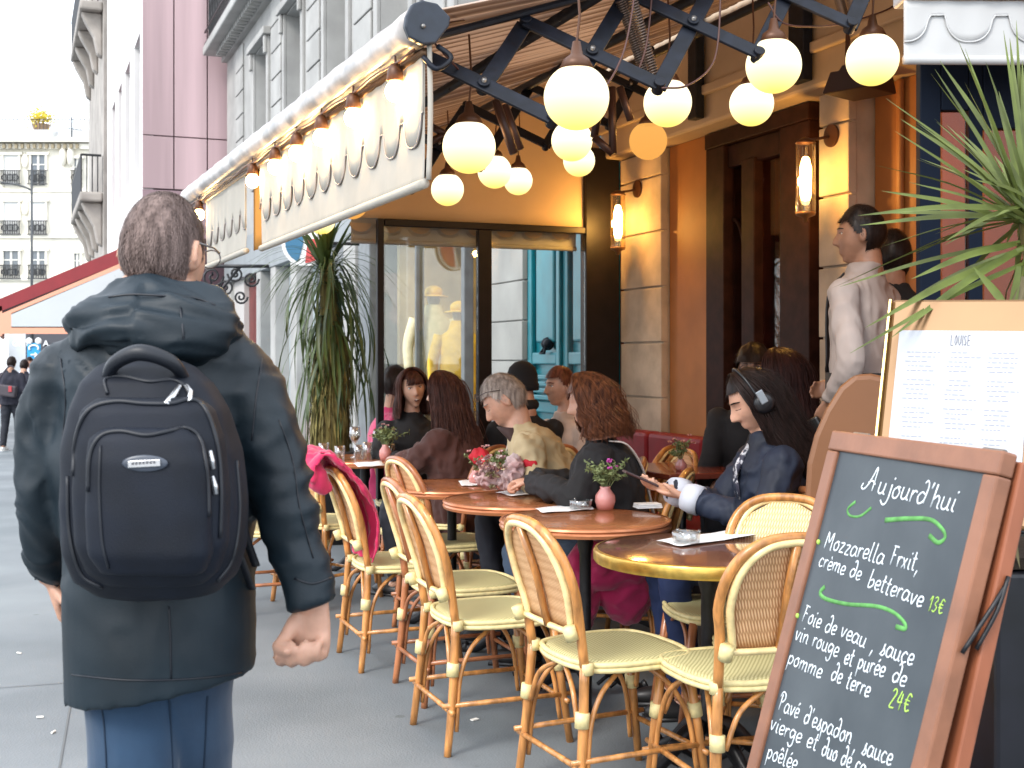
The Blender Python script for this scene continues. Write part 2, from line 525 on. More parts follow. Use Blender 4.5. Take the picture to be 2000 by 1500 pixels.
cafe = thing('cafe_building', 'cafe front with ochre walls, pale stone pillars and dark framed doorway behind the terrace', 'building', T(6, 4.5, 0))
LZ = 2.82
a = [a_of(x, BF) for x in (1213, 1293, 1395, 1600, 1660, 1795, 2000)]
course_stones(cafe, T, a[1], a[0], BF, BF + 0.3, 0, LZ, 0.377, STONE, 1)
course_stones(cafe, T, a[4], a[3], BF, BF + 0.3, 0, LZ, 0.377, STONE, 2)
part('wall', MB().fbox(T, a[2], a[1] - 0.002, BF + 0.06, BF + 0.32, 0, LZ), OCHRE, cafe, world=True)
part('wall', MB().fbox(T, 2.2, a[4] - 0.002, BF + 0.16, BF + 0.4, 0, LZ), OCHRE, cafe, world=True)
part('moulding', MB().fbox(T, a[4] - 0.24, a[4] - 0.2, BF + 0.13, BF + 0.158, 0, LZ - 0.003), OCHRE, cafe, world=True, bevel=0.01)
part('lintel', MB().fbox(T, 2.2, a[0] + 0.1, BF - 0.12, BF + 0.5, LZ + 0.003, 3.9), BEIGE_PAINT, cafe, world=True, bevel=0.02)
part('lintel_moulding', MB().fbox(T, 2.2, a[0] + 0.1, BF - 0.16, BF - 0.123, 3.0, 3.06), BEIGE_PAINT, cafe, world=True, bevel=0.01)
part('skirting', MB().fbox(T, a[2] + 0.01, a[1] - 0.01, BF + 0.03, BF + 0.058, 0, 0.16), mat('dark_skirting', (0.05, 0.03, 0.02), 0.5), cafe, world=True)
# doorway: dark frame, two glazed leaves with a curved inlay
DF = mat('door_frame_paint', (0.028, 0.010, 0.007), 0.55, spec=0.12, var=0.3, vscale=12)
door = empty('door', T(6.1, 4.1, 0)); door.parent = cafe
door.location = (INV[cafe.name] @ T(6.1, 4.1, 0))
def dpart(name, mb_, mats, bevel=0.0, smooth=False):
    me = mb_.mesh(name, mats, smooth, Matrix.Translation(-T(6.1, 4.1, 0))); fix_normals(me)
    o = bpy.data.objects.new(name, me); COL.objects.link(o); o.parent = door
    if bevel:
        b = o.modifiers.new('bevel', 'BEVEL'); b.width = bevel; b.segments = 2
    return o
da = [a_of(x, BF + 0.1) for x in (1395, 1430, 1462, 1487, 1540, 1600)]
dpart('door_post', MB().fbox(T, da[1], da[0], BF + 0.04, BF + 0.2, 0, LZ - 0.1), DF, 0.006)
dpart('door_post', MB().fbox(T, da[3], da[2], BF + 0.05, BF + 0.2, 0, LZ - 0.22), DF, 0.006)
dpart('door_post', MB().fbox(T, da[5] + .006, da[4], BF + 0.04, BF + 0.2, 0, LZ - 0.1), DF, 0.006)
dpart('transom', MB().fbox(T, da[5], da[0], BF + 0.03, BF + 0.22, LZ - 0.1, LZ - 0.004), DF, 0.006)
dpart('top_rail', MB().fbox(T, da[4] + 0.003, da[1] - 0.003, BF + 0.07, BF + 0.18, LZ - 0.24, LZ - 0.103), DF, 0.006)
CG = glass_mat('cafe_glass', (0.85, 0.6, 0.5), 0.015, 0.02, 0.3)
dpart('pane', MB().fbox(T, da[2] + 0.003, da[1] - 0.003, BF + 0.11, BF + 0.117, 0.3, LZ - 0.24), CG)
dpart('pane', MB().fbox(T, da[4] + 0.003, da[3] - 0.003, BF + 0.11, BF + 0.117, 0.3, LZ - 0.24), CG)
dpart('bottom_rail', MB().fbox(T, da[4] + 0.003, da[1] - 0.003, BF + 0.07, BF + 0.18, 0, 0.298), DF, 0.006)
arc = [T(da[1] - 0.02 - 0.0, BF + 0.10, 0.4)] + [T(da[1] - 0.02 - (0.13) * 0, BF + 0.1, 0.4)]
aw_ = abs(da[1] - da[2]) - 0.04
arcp = [T(da[2] + 0.02, BF + 0.1, 0.3 + 0.12 * i) for i in range(13)]
for i in range(9):
    th = i / 8 * math.pi / 2
    arcp.append(T(da[2] + 0.02 + aw_ * (1 - math.cos(th)), BF + 0.1, 1.84 + 0.42 * math.sin(th)))
dpart('curved_inlay', MB().tube(arcp, 0.012, 6), DF, smooth=True)
dpart('door_handle', MB().tube([T(da[3] - 0.03, BF + 0.07, 1.0), T(da[3] - 0.03, BF - 0.0, 1.02), T(da[3] - 0.03, BF - 0.0, 1.3), T(da[3] - 0.03, BF + 0.07, 1.32)], 0.011, 8), BRASS, smooth=True)
# room behind the door
room = struct('cafe_interior', MB(), [])
mb = MB()
mb.fbox(T, 2.3, 9.0, 7.2, 7.3, 0, 3.2, 0); mb.fbox(T, 2.2, 2.3, 4.56, 7.2, 0, 3.2, 0); mb.fbox(T, 9.0, 9.1, 4.56, 7.2, 0, 3.2, 0)
mb.fbox(T, 2.3, 9.0, 4.56, 7.2, 3.2, 3.3, 1); mb.fbox(T, 2.3, 9.0, 4.56, 7.2, -0.02, 0.006, 2)
bpy.data.objects.remove(room)
room = struct('cafe_interior', mb, [mat('inner_wall', (0.5, 0.13, 0.06), 0.7, var=0.2, vscale=2), mat('inner_ceiling', (0.4, 0.25, 0.15), 0.8), mat('inner_floor', (0.12, 0.06, 0.03), 0.5)])

# ================================================================ BUILDING BEYOND THE SCREEN (grey stone, same street line)
gb = thing('grey_stone_building', 'pale grey stone building with tall windows and an iron balcony rising above the long awning', 'building', T(16, 4.2, 0))
A0, A1 = 8.0, 26.0
FZ0 = 3.7
wins = [a_of(x, BF) for x in (494, 541, 602, 706, 850)]
wins = [22.0, 19.2, 16.4, 13.6, 10.8]
def gbox(name, *ar, matl=None, bevel=0.0, parent=None):
    return part(name, MB().fbox(T, *ar), matl or GREY_STONE, parent or gb, world=True, bevel=bevel)
# upper wall as piers and spandrels between the windows so that the openings are real
WZ0, WZ1, ww = 4.55, 6.95, 0.62
edges = [A0] + sorted(sum([[c - ww, c + ww] for c in wins], [])) + [A1]
for i in range(0, len(edges), 2):
    gbox('wall', edges[i], edges[i + 1], BF, BF + 0.7, FZ0, 7.55)
for c in wins:
    gbox('wall', c - ww, c + ww, BF, BF + 0.7, FZ0, WZ0); gbox('wall', c - ww, c + ww, BF, BF + 0.7, WZ1, 7.55)
    gbox('window_sill', c - ww - 0.08, c + ww + 0.08, BF - 0.09, BF + 0.1, WZ0 - 0.1, WZ0 + 0.004, bevel=0.01)
    gbox('window_surround', c - ww - 0.16, c - ww - 0.004, BF - 0.05, BF - 0.002, WZ0 + 0.006, WZ1 + 0.02, bevel=0.008)
    gbox('window_surround', c + ww + 0.004, c + ww + 0.16, BF - 0.05, BF - 0.002, WZ0 + 0.006, WZ1 + 0.02, bevel=0.008)
    gbox('window_hood', c - ww - 0.24, c + ww + 0.24, BF - 0.14, BF - 0.002, WZ1 + 0.03, WZ1 + 0.16, bevel=0.015)
    for sx in (-1, 1):
        mbk = MB().fbox(T, c + sx * (ww + 0.1) - 0.06, c + sx * (ww + 0.1) + 0.06, BF - 0.11, BF - 0.051, WZ1 - 0.28, WZ1 + 0.027)
        part('bracket', mbk, GREY_STONE, gb, world=True, bevel=0.02)
    w = gbox('window', c - ww, c + ww, BF + 0.42, BF + 0.5, WZ0, WZ1, matl=mat('grey_glass', (0.18, 0.2, 0.22), 0.08, spec=0.9))
    wf = mat('window_white_paint', (0.6, 0.6, 0.58), 0.5)
    for x0, x1 in ((c - ww, c - ww + 0.07), (c - 0.05, c + 0.05), (c + ww - 0.07, c + ww)):
        f_ = part('frame', MB().fbox(T, x0, x1, BF + 0.37, BF + 0.417, WZ0 + 0.003, WZ1 - 0.003), wf, w, world=True)
    for zz in (WZ0 + 0.04, 5.75, WZ1 - 0.05):
        part('frame', MB().fbox(T, c - ww + 0.073, c + ww - 0.073, BF + 0.375, BF + 0.416, zz - 0.035, zz + 0.035), wf, w, world=True)
    # panelled blocks of stone between the windows
for i in range(0, len(edges), 2):
    e0, e1 = edges[i], edges[i + 1]
    if e1 - e0 < 0.9: continue
    cc = (e0 + e1) / 2
    zz = FZ0 + 0.15
    while zz < 7.3:
        gbox('stone', cc - 0.42, cc + 0.42, BF - 0.035, BF - 0.002, zz + 0.012, zz + 0.44, bevel=0.012)
        zz += 0.455
gbox('string_course', A0, A1, BF - 0.12, BF + 0.3, 7.553, 7.66, bevel=0.02)
gbox('cornice', A0, A1, BF - 0.5, BF + 0.3, 7.663, 7.85, bevel=0.03)
part('dentil', (lambda mb: [mb.fbox(T, A0 + k * 0.22, A0 + k * 0.22 + 0.11, BF - 0.3, BF - 0.123, 7.56, 7.66) for k in range(80)] and mb)(MB()), GREY_STONE, gb, world=True)['kind'] = 'stuff'
# balcony on top of the cornice
bal = part('balcony_railing', (lambda mb: [mb.tube([T(A0, BF - 0.45, z), T(A1, BF - 0.45, z)], 0.022, 6) for z in (7.9, 8.15, 8.85)] and mb)(MB()), BLACK_METAL, gb, world=True)
mb = MB()
for k in range(110):
    aa = A0 + 0.16 * k
    mb.tube([T(aa, BF - 0.45, 7.86), T(aa, BF - 0.45, 8.84)], 0.012, 5)
    if k % 2 == 0:
        c = [T(aa + 0.08 * math.sin(t * 0.9), BF - 0.45, 8.2 + 0.07 * t) for t in range(9)]
        mb.tube(catmull(c, 2), 0.01, 4)
o = part('scrollwork', mb, BLACK_METAL, gb, world=True); o['kind'] = 'stuff'
gbox('wall', A0, A1, BF, BF + 0.6, 7.853, 14.0)
gbox('wall', A0, A1, BF + 0.702, BF + 6, FZ0, 14.0)
# ground floor: piers, shop window, blue-green door
GP = mat('shop_grey_paint', (0.13, 0.14, 0.145), 0.45, var=0.15, vscale=6)
gbox('fascia', 10.9, A1, BF - 0.06, BF + 0.3, 2.95, FZ0 - 0.003, matl=mat('fascia_grey', (0.25, 0.27, 0.28), 0.6, var=0.1, vscale=2), bevel=0.01)
gbox('fascia', 8.3, 10.897, BF, BF + 0.3, 3.1, FZ0 - 0.003, bevel=0.01)
d0, d1 = a_of(1145, BF) - 0.25, a_of(1025, BF)
course_stones(gb, T, d1, a_of(960, BF), BF - 0.02, BF + 0.35, 0, 3.1, 0.345, GREY_STONE, 3)
TEAL = mat('teal_paint', (0.008, 0.20, 0.25), 0.32, spec=0.6, var=0.12, vscale=5, bump=0.06, bscale=20)
DBF = BF - 0.135
td = part('carriage_door', MB().fbox(T, d0, d1 - 0.005, DBF + 0.2, DBF + 0.3, 0, 3.09), TEAL, gb, world=True)
dm = (d0 + d1) / 2
def tp(name, a0, a1, b0, b1, z0, z1, bv=0.012): return part(name, MB().fbox(T, a0, a1, b0, b1, z0, z1), TEAL, td, world=True, bevel=bv)
for s0, s1 in ((d0 + 0.02, dm - 0.02), (dm + 0.03, d1 - 0.02)):
    tp('stile', s0, s0 + 0.09, DBF + 0.15, DBF + 0.198, 0.02, 3.05); tp('stile', s1 - 0.09, s1, DBF + 0.15, DBF + 0.198, 0.02, 3.05)
    for zz in (0.02, 0.95, 1.35, 2.95): tp('rail', s0 + 0.093, s1 - 0.093, DBF + 0.155, DBF + 0.197, zz, zz + 0.1)
    tp('raised_panel', s0 + 0.16, s1 - 0.16, DBF + 0.16, DBF + 0.197, 1.53, 2.87, 0.03)
    tp('raised_panel', s0 + 0.16, s1 - 0.16, DBF + 0.16, DBF + 0.197, 0.2, 0.87, 0.03)
    for k in range(4): tp('moulding', s0 + 0.11, s1 - 0.11, DBF + 0.10 + 0.012 * k, DBF + 0.154, 1.06 + k * 0.055, 1.10 + k * 0.055, 0.008)
tp('cover_strip', dm - 0.018, dm + 0.028, DBF + 0.12, DBF + 0.196, 0.02, 3.05, 0.01)
kn = MB(); kn.lathe([(0, 0), (0.05, 0.0), (0.055, 0.01), (0.03, 0.03), (0.04, 0.06), (0.03, 0.085), (0, 0.09)], T(dm + 0.3, DBF + 0.16, 1.52), 14, 0, Matrix.Rotation(R(90), 3, 'X') )
kn.tube([T(dm + 0.3, DBF + 0.14, 1.5), T(dm + 0.34, DBF + 0.11, 1.44), T(dm + 0.26, DBF + 0.11, 1.44), T(dm + 0.3, DBF + 0.14, 1.5)], 0.012, 6)
part('knocker', kn, NAVY_METAL, td, world=True, smooth=True)
# shop window with lit back wall
s0, s1 = 11.35, 14.35
sw = gbox('shop_window', s0 - 0.1, s1 + 0.1, BF + 0.0, BF + 0.12, 0.35, 0.5, matl=GP)
for x0, x1 in ((s0 - 0.1, s0), (s1, s1 + 0.1), (12.82, 12.87)): part('frame', MB().fbox(T, x0, x1, BF, BF + 0.1, 0.503, 2.94), GP, sw, world=True, bevel=0.01)
part('pane', MB().fbox(T, s0 + 0.003, 12.817, BF + 0.04, BF + 0.048, 0.503, 2.94), glass_mat('shop_glass', (0.9, 0.9, 0.85), 0.05, 0.02, 0.16), sw, world=True)
part('pane', MB().fbox(T, 12.873, s1 - 0.003, BF + 0.04, BF + 0.048, 0.503, 2.94), MATS['shop_glass'], sw, world=True)
gbox('stall_riser', s0 - 0.1, s1 + 0.1, BF + 0.02, BF + 0.3, 0, 0.347, matl=GP)
DISP = mat('display_wall', (0.62, 0.47, 0.24), 0.8, var=0.3, vscale=1.2)
mb = MB(); mb.fbox(T, s0 - 0.1, s1 + 0.1, BF + 1.9, BF + 2.0, 0.35, 2.95); mb.fbox(T, s0 - 0.2, s0 - 0.1, BF + 0.3, BF + 2.0, 0.35, 2.95); mb.fbox(T, s1 + 0.1, s1 + 0.2, BF + 0.3, BF + 2.0, 0.35, 2.95); mb.fbox(T, s0 - 0.1, s1 + 0.1, BF + 0.15, BF + 1.9, 0.3, 0.35)
part('display_recess', mb, DISP, gb, world=True)
L = bpy.data.lights.new('display_lamp', 'POINT'); L.energy = 6; L.color = (1, 0.74, 0.38); L.shadow_soft_size = 0.12
lamp = thing('ceiling_spot', 'small warm spot lamp lighting the yellow jackets in the shop window', 'lamp', T(12.4, BF + 0.75, 2.8))
part('spot_housing', MB().lathe([(0, 0.12), (0.07, 0.12), (0.07, 0.0), (0.06, 0.0), (0.05, 0.03), (0, 0.03)]), BLACK_METAL, lamp, smooth=True)
lo = bpy.data.objects.new('spot_light', L); COL.objects.link(lo); lo.parent = lamp; lo.location = (0, 0, -0.13)
# piers further along
for x0, x1, mt, bb in ((14.75, 15.3, GP, 0.0), (15.35, 15.95, GREY_STONE, -0.03), (16.0, 17.6, GP, 0.02), (18.8, 19.25, GREY_STONE, -0.06), (20.6, 21.0, GREY_STONE, -0.04), (21.9, 22.3, GREY_STONE, -0.05), (25.4, 26.0, GREY_STONE, -0.02)):
    gbox('pier', x0, x1, BF + bb, BF + 0.5, 0, 2.947, matl=mt, bevel=0.012)
PG = mat('pale_shop_glass', (0.45, 0.52, 0.55), 0.1, spec=0.8)
for x0, x1 in ((17.6, 18.8), (19.25, 20.6), (21.0, 21.9)):
    gbox('shop_pane', x0 + 0.003, x1 - 0.003, BF + 0.2, BF + 0.25, 0.5, 2.947, matl=PG)
    gbox('stall_riser', x0 + 0.003, x1 - 0.003, BF + 0.1, BF + 0.4, 0, 0.497, matl=mat('riser_pink', (0.32, 0.25, 0.24), 0.6))
    gbox('glazing_bar', (x0 + x1) / 2 - 0.03, (x0 + x1) / 2 + 0.03, BF + 0.12, BF + 0.197, 0.503, 2.94, matl=GP)
gbox('side_door', 22.303, 24.2, BF + 0.15, BF + 0.3, 0, 2.947, matl=mat('dark_red_paint', (0.14, 0.025, 0.02), 0.4, var=0.2, vscale=5))
gbox('door_jamb', 24.2, 25.397, BF + 0.05, BF + 0.5, 0, 2.947, matl=mat('pale_jamb', (0.5, 0.48, 0.46), 0.6))

# mannequins in yellow jackets
YJ = mat('yellow_jacket', (0.75, 0.47, 0.04), 0.6, var=0.1, vscale=12, bump=0.3, bscale=20, dist=0.01)
CJ = mat('cream_jacket', (0.70, 0.62, 0.40), 0.6, var=0.1, vscale=12)
def mannequin(px, py_top, d, jm, label, hat):
    c = at(px, 700, d); zt = CAMZ - (py_top - 700) * d / F
    t = thing('mannequin', label, 'mannequin', (c.x, c.y, zt - 1.78), 0, 'mannequins in the shop window')
    b = MB(); b.ell((0, 0, 1.66), 0.075, 0.09, 0.115); b.tube([(0, 0, 1.4), (0, 0, 1.6)], 0.05, 10)
    b.tube([(0.1, 0, 0), (0.1, 0, 0.9)], [0.05, 0.09], 10); b.tube([(-0.1, 0, 0), (-0.1, 0, 0.9)], [0.05, 0.09], 10)
    part('figure', b, mat('mannequin_skin', (0.35, 0.27, 0.2), 0.4), t, smooth=True)
    j = MB(); j.loft([(Vector((0, 0, 0.62)), X * 0.24, Y * 0.16), (Vector((0, 0, 0.95)), X * 0.22, Y * 0.15), (Vector((0, 0, 1.2)), X * 0.2, Y * 0.14), (Vector((0, 0, 1.4)), X * 0.23, Y * 0.12), (Vector((0, 0, 1.48)), X * 0.12, Y * 0.09), (Vector((0, 0, 1.58)), X * 0.09, Y * 0.09)], 18)
    for sx in (-1, 1): j.tube(catmull([(sx * 0.2, 0, 1.42), (sx * 0.28, -0.02, 1.15), (sx * 0.27, -0.06, 0.85)], 4), [0.075, 0.06, 0.05], 12)
    part('jacket', j, jm, t, smooth=True)
    if hat:
        h = MB(); h.ell((0, 0, 1.72), 0.1, 0.1, 0.075); h.lathe([(0.09, 1.69), (0.16, 1.675), (0.16, 1.665), (0.08, 1.68)])
        part('hat', h, YJ, t, smooth=True)
mannequin(847, 560, 13.6, CJ, 'mannequin in a cream jacket and yellow hat, left of the two in the shop window', True)
mannequin(897, 590, 13.15, YJ, 'mannequin in a bright yellow coat, right of the two in the shop window', True)
# round sign
RS = at(597, 475, 14.5)
rs = thing('round_sign', 'round white rimmed sign with blue and red halves behind the palm', 'sign', RS)
Mx = Matrix.Rotation(R(90), 3, 'X')
part('rim', MB().lathe([(0, 0.03), (0.27, 0.03), (0.28, 0.02), (0.28, -0.02), (0.27, -0.03), (0, -0.03)], (0, 0, 0), 40, 0, Mx), mat('sign_white', (0.8, 0.8, 0.8), 0.4), rs, smooth=False)
def halfdisc(a0, a1, rr, y):
    return [Vector((rr * math.cos(R(t)), y, rr * math.sin(R(t)))) for t in range(a0, a1 + 1, 10)]
part('blue_field', MB().prism(halfdisc(100, 250, 0.235, -0.034) + [Vector((-0.02, -0.034, 0.0))], (0, -0.006, 0)), mat('sign_blue', (0.02, 0.13, 0.24), 0.4), rs)
part('red_field', MB().prism(halfdisc(-90, 10, 0.235, -0.034) + [Vector((0.03, -0.034, 0.05))], (0, -0.006, 0)), mat('sign_red', (0.55, 0.05, 0.05), 0.4), rs)
part('bracket', MB().tube([(0.28, 0, 0), (0.62, 0.1, 0)], 0.02, 8), BLACK_METAL, rs)
# wrought iron lantern bracket seen past the man's shoulder
ir = thing('iron_bracket', 'black wrought iron scroll bracket on the wall past the walking man', 'bracket', at(470, 560, 21))
mb = MB()
for cx, cy, r0, sgn in ((415, 540, 22, 1), (440, 560, 18, -1), (430, 590, 20, 1), (460, 535, 16, -1), (490, 545, 16, 1), (402, 570, 12, -1), (470, 580, 14, 1)):
    pts = [at(cx + sgn * r0 * (1 - t / 22) * math.cos(t * 0.55), cy + r0 * (1 - t / 22) * math.sin(t * 0.55), 21) for t in range(20)]
    mb.tube(pts, 0.02, 5)
mb.tube([at(395, 520, 21), at(560, 520, 21)], 0.03, 6); mb.tube([at(395, 610, 21), at(470, 520, 21)], 0.025, 6)
part('scrollwork', mb, BLACK_METAL, ir, world=True, smooth=True)

# ================================================================ PINK AND WHITE BUILDING
PB = 2.33
pink = thing('pink_building', 'tall building with a pink panelled end wall and white side with narrow slots', 'building', T(26, 3, 0))
PINK = mat('pink_cladding', (0.50, 0.355, 0.37), 0.55, var=0.2, vscale=1.6, stretch=(1, 1, 0.06))
WHT = mat('white_render', (0.78, 0.77, 0.75), 0.7, var=0.04, vscale=1)
a25 = 26.3
pz0 = 4.9
part('wall', MB().fbox(T, a25 + 0.05, a25 + 11.0, PB + 0.25, PB + 9, -1, 26), mat('dark_recess', (0.07, 0.035, 0.045), 0.6), pink, world=True)
# pink panels, each its own, with narrow joints
pb0, pb1 = PB, BF + 2.2
bs = [PB, PB + 0.62, PB + 1.3, PB + 2.1, pb1]
zs_ = [pz0, pz0 + 1.1, 12.2, 19, 26]
for i in range(4):
    for j in range(4):
        part('panel', MB().fbox(T, a25 - 0.03 - 0.02 * ((i + j) % 2) * 0, a25 + 0.048, bs[i] + (0.02 if i else 0), bs[i + 1] - 0.006, zs_[j] + 0.012, zs_[j + 1] - 0.012), PINK, pink, world=True, bevel=0.006)
part('lower_wall', MB().fbox(T, a25 - 0.03, a25 + 0.05, PB, BF + 2, 3.9, pz0 - 0.02), mat('mauve_lower', (0.3, 0.2, 0.22), 0.6), pink, world=True)
part('shop_wall', MB().fbox(T, a25 + 0.06, a25 + 11, PB + 0.1, PB + 0.24, -1, pz0 - 0.9), mat('dark_red_shop', (0.16, 0.02, 0.025), 0.5, var=0.1), pink, world=True)
# white side with narrow slots: piers between slots, bands above and below
na = 5
# white side: slots measured at px 272,247,232,222
sl = [(a_of(275, PB), a_of(262, PB)), (a_of(255, PB), a_of(244, PB)), (a_of(239, PB), a_of(231, PB)), (a_of(226, PB), a_of(218.5, PB))]
sl = [(s[0] + 0.15, s[1]) for s in sl]
zt, zb = 9.6, 5.3
zts = 8.25
eds = [a25 + 0.05] + sum([[s[0], s[1]] for s in sl], []) + [a25 + 11]
for i in range(0, len(eds), 2):
    part('white_pier', MB().fbox(T, eds[i], eds[i + 1], PB, PB + 0.22, zb, zts), WHT, pink, world=True)
part('white_band', MB().fbox(T, a25 + 0.05, a25 + 11, PB, PB + 0.22, 3.9, zb), WHT, pink, world=True)
part('white_band', MB().fbox(T, a25 + 0.05, a25 + 11, PB, PB + 0.22, zts, 26), WHT, pink, world=True)

# ================================================================ RED AWNING AHEAD
ra = thing('red_awning', 'dark red awning with a white side panel reaching over the pavement on the left', 'awning', at(120, 700, 28))
RED = mat('awning_red', (0.22, 0.012, 0.018), 0.6, var=0.1, vscale=2)
SAL = mat('salmon_trim', (0.75, 0.34, 0.22), 0.6)
def q(x, y, d=28): return at(x, y, d)
part('side_panel', MB().prism([q(22, 612), q(262, 512), q(262, 640), q(22, 640)], Vector((0, 0.03, 0))), mat('awning_white', (0.50, 0.53, 0.54), 0.8, var=0.03, vscale=1, bump=0.2, bscale=2, dist=0.03), ra, world=True)
part('side_trim', MB().prism([q(4, 612), q(262, 503), q(262, 512), q(22, 614), q(22, 638), q(262, 638), q(262, 652), q(4, 652)], Vector((0, 0.02, 0))), SAL, ra, world=True)
part('roof_cloth', MB().prism([q(-4, 585), q(290, 462), q(290, 492), q(-4, 610)], Vector(tuple(U * 5))), RED, ra, world=True)
part('front_valance', MB().prism([q(-2, 598), q(4, 598), q(4, 656), q(-2, 656)], Vector(tuple(U * 5))), SAL, ra, world=True)
part('post', MB().tube([at(260, 650, 28.4), Vector((at(260, 650, 28.4).x, 28.4, -0.3))], 0.04, 8), BLACK_METAL, ra, world=True)

# ================================================================ DARK BALCONIED BUILDING EDGE
hb = thing('balconied_building', 'narrow view of a stone building with stacked iron balconies beyond the white wall', 'building', T(42, 2.8, 0))
HS = mat('balcony_stone', (0.34, 0.31, 0.28), 0.85, var=0.2, vscale=1.5, bump=0.3, bscale=8, dist=0.02)
part('wall', MB().fbox(T, 37.6, 46, 2.25, 8, -1, 22), HS, hb, world=True)
for zc, nm in ((6.0, 0), (11.6, 1), (17.2, 0)):
    b0 = 1.6
    part('balcony_slab', MB().fbox(T, 37.9, 45, b0, 2.247, zc, zc + 0.28), HS, hb, world=True, bevel=0.06)
    for aa in (38.2, 40.4, 42.6, 44.6):
        prof = [T(aa, 2.247, zc - 1.3), T(aa, 2.1, zc - 1.2), T(aa, 2.0, zc - 0.7), T(aa, 1.75, zc - 0.25), T(aa, 1.65, zc - 0.003), T(aa, 2.247, zc - 0.003)]
        part('console', MB().prism(prof, U * 0.4), HS, hb, world=True, bevel=0.05)
    mb = MB()
    mb.tube([T(37.95, 2.2, zc + 1.35), T(37.95, b0 + 0.05, zc + 1.35), T(45, b0 + 0.05, zc + 1.35)], 0.035, 6)
    for k in range(50):
        aa = 37.95 + k * 0.145
        mb.tube([T(aa, b0 + 0.05, zc + 0.28), T(aa, b0 + 0.05, zc + 1.34)], 0.018, 4)
    for k in range(8):
        mb.tube([T(37.95, b0 + 0.05 + 0.15 * k, zc + 0.28), T(37.95, b0 + 0.05 + 0.15 * k, zc + 1.34)], 0.018, 4)
    part('railing', mb, BLACK_METAL, hb, world=True)['kind'] = 'stuff'
part('roof_cornice', MB().fbox(T, 37.5, 46, 1.4, 8, 22, 22.6), HS, hb, world=True, bevel=0.08)

# ================================================================ CREAM CORNER BUILDING FAR AWAY
D8 = 85.0
cb = thing('cream_corner_building', 'sunlit cream apartment building with a rounded corner at the end of the street', 'building', (at(90, 700, D8).x, D8, -0.8))
def cu(px): return at(px, 700, D8).x
def cz(py): return CAMZ - (py - 700) * D8 / F
ROOFC = mat('zinc_roof', (0.45, 0.46, 0.47), 0.5)
body = MB()
x0, x1 = cu(-260), cu(165)
outl = [Vector((x0, D8, 0)), Vector((x1, D8, 0))]
rr = 1.9
for k in range(1, 10):
    t = R(90) * k / 9
    outl.append(Vector((x1 + rr * math.sin(t), D8 + rr * (1 - math.cos(t)), 0)))
outl += [Vector((x1 + rr, D8 + 14, 0)), Vector((x0, D8 + 14, 0))]
part('wall', MB().prism([p_ + Z * -1.0 for p_ in outl], Z * (cz(292) + 1.0)), CREAM_STONE, cb, world=True)
def grow(o_, e):
    out = []
    for i, p_ in enumerate(o_):
        if i >= len(o_) - 2: out.append(p_ + Vector((e if i == len(o_) - 2 else -e, 0, 0)))
        else:
            t = 0 if i < 2 else R(90) * (i - 1) / 9
            out.append(p_ + Vector((math.sin(t) * e, -math.cos(t) * e, 0)))
    return out
for py, h, e in ((292, 0.35, 0.35), (280, 0.3, 0.7), (548, 0.35, 0.25), (465, 0.25, 0.2), (375, 0.18, 0.12)):
    part('cornice', MB().prism([p_ + Z * cz(py) for p_ in grow(outl, e)], Z * h), CREAM_STONE, cb, world=True)
part('parapet', MB().prism([p_ + Z * (cz(280) + 0.31) for p_ in grow(outl, -0.3)], Z * 0.7), ROOFC, cb, world=True)
mb = MB()
for k in range(46):
    xx = x0 + 0.42 * k
    if xx < x1: mb.box((xx, D8 - 0.42, cz(292) + 0.16), (0.2, 0.2, 0.3))
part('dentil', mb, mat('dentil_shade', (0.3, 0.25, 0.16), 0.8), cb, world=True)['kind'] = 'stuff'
GLD = mat('far_glass', (0.10, 0.12, 0.14), 0.1, spec=0.9); SHUT = mat('shutter_white', (0.72, 0.72, 0.7), 0.7)
WF = mat('far_frame', (0.7, 0.68, 0.62), 0.6)
def far_window(px0, px1, py0, py1, shut, rail):
    c0, c1, z1, z0 = cu(px0), cu(px1), cz(py0), cz(py1)
    w = part('window', MB().box(((c0 + c1) / 2, D8 - 0.02, (z0 + z1) / 2), (c1 - c0, 0.1, z1 - z0)), SHUT if shut else GLD, cb, world=True)
    part('frame', MB().box((c0 - 0.05, D8 - 0.1, (z0 + z1) / 2), (0.14, 0.18, z1 - z0 + 0.2)).box((c1 + 0.05, D8 - 0.1, (z0 + z1) / 2), (0.14, 0.18, z1 - z0 + 0.2)).box(((c0 + c1) / 2, D8 - 0.12, z1 + 0.08), (c1 - c0 + 0.5, 0.26, 0.18)), CREAM_STONE, w, world=True)
    if not shut:
        part('mullion', MB().box(((c0 + c1) / 2, D8 - 0.1, (z0 + z1) / 2), (0.14, 0.05, z1 - z0)).box(((c0 + c1) / 2, D8 - 0.1, z0 + (z1 - z0) * 0.68), (c1 - c0, 0.04, 0.08)), WF, w, world=True)
    if rail:
        mb = MB(); n = max(4, int((c1 - c0) / 0.13))
        for k in range(n + 1):
            xx = c0 - 0.1 + (c1 - c0 + 0.2) * k / n
            mb.box((xx, D8 - 0.3, z0 + 0.5), (0.05, 0.05, 0.95))
        mb.box(((c0 + c1) / 2, D8 - 0.3, z0 + 0.98), (c1 - c0 + 0.4, 0.07, 0.07)); mb.box(((c0 + c1) / 2, D8 - 0.3, z0 + 0.06), (c1 - c0 + 0.4, 0.07, 0.07))
        for k in range(3):
            xx = c0 + (c1 - c0) * (k + 0.5) / 3
            mb.tube([Vector((xx + 0.22 * math.cos(t * 0.7), D8 - 0.32, z0 + 0.5 + 0.22 * math.sin(t * 0.7))) for t in range(10)], 0.04, 4)
        part('railing', mb, mat('far_iron', (0.05, 0.05, 0.05), 0.6), w, world=True)
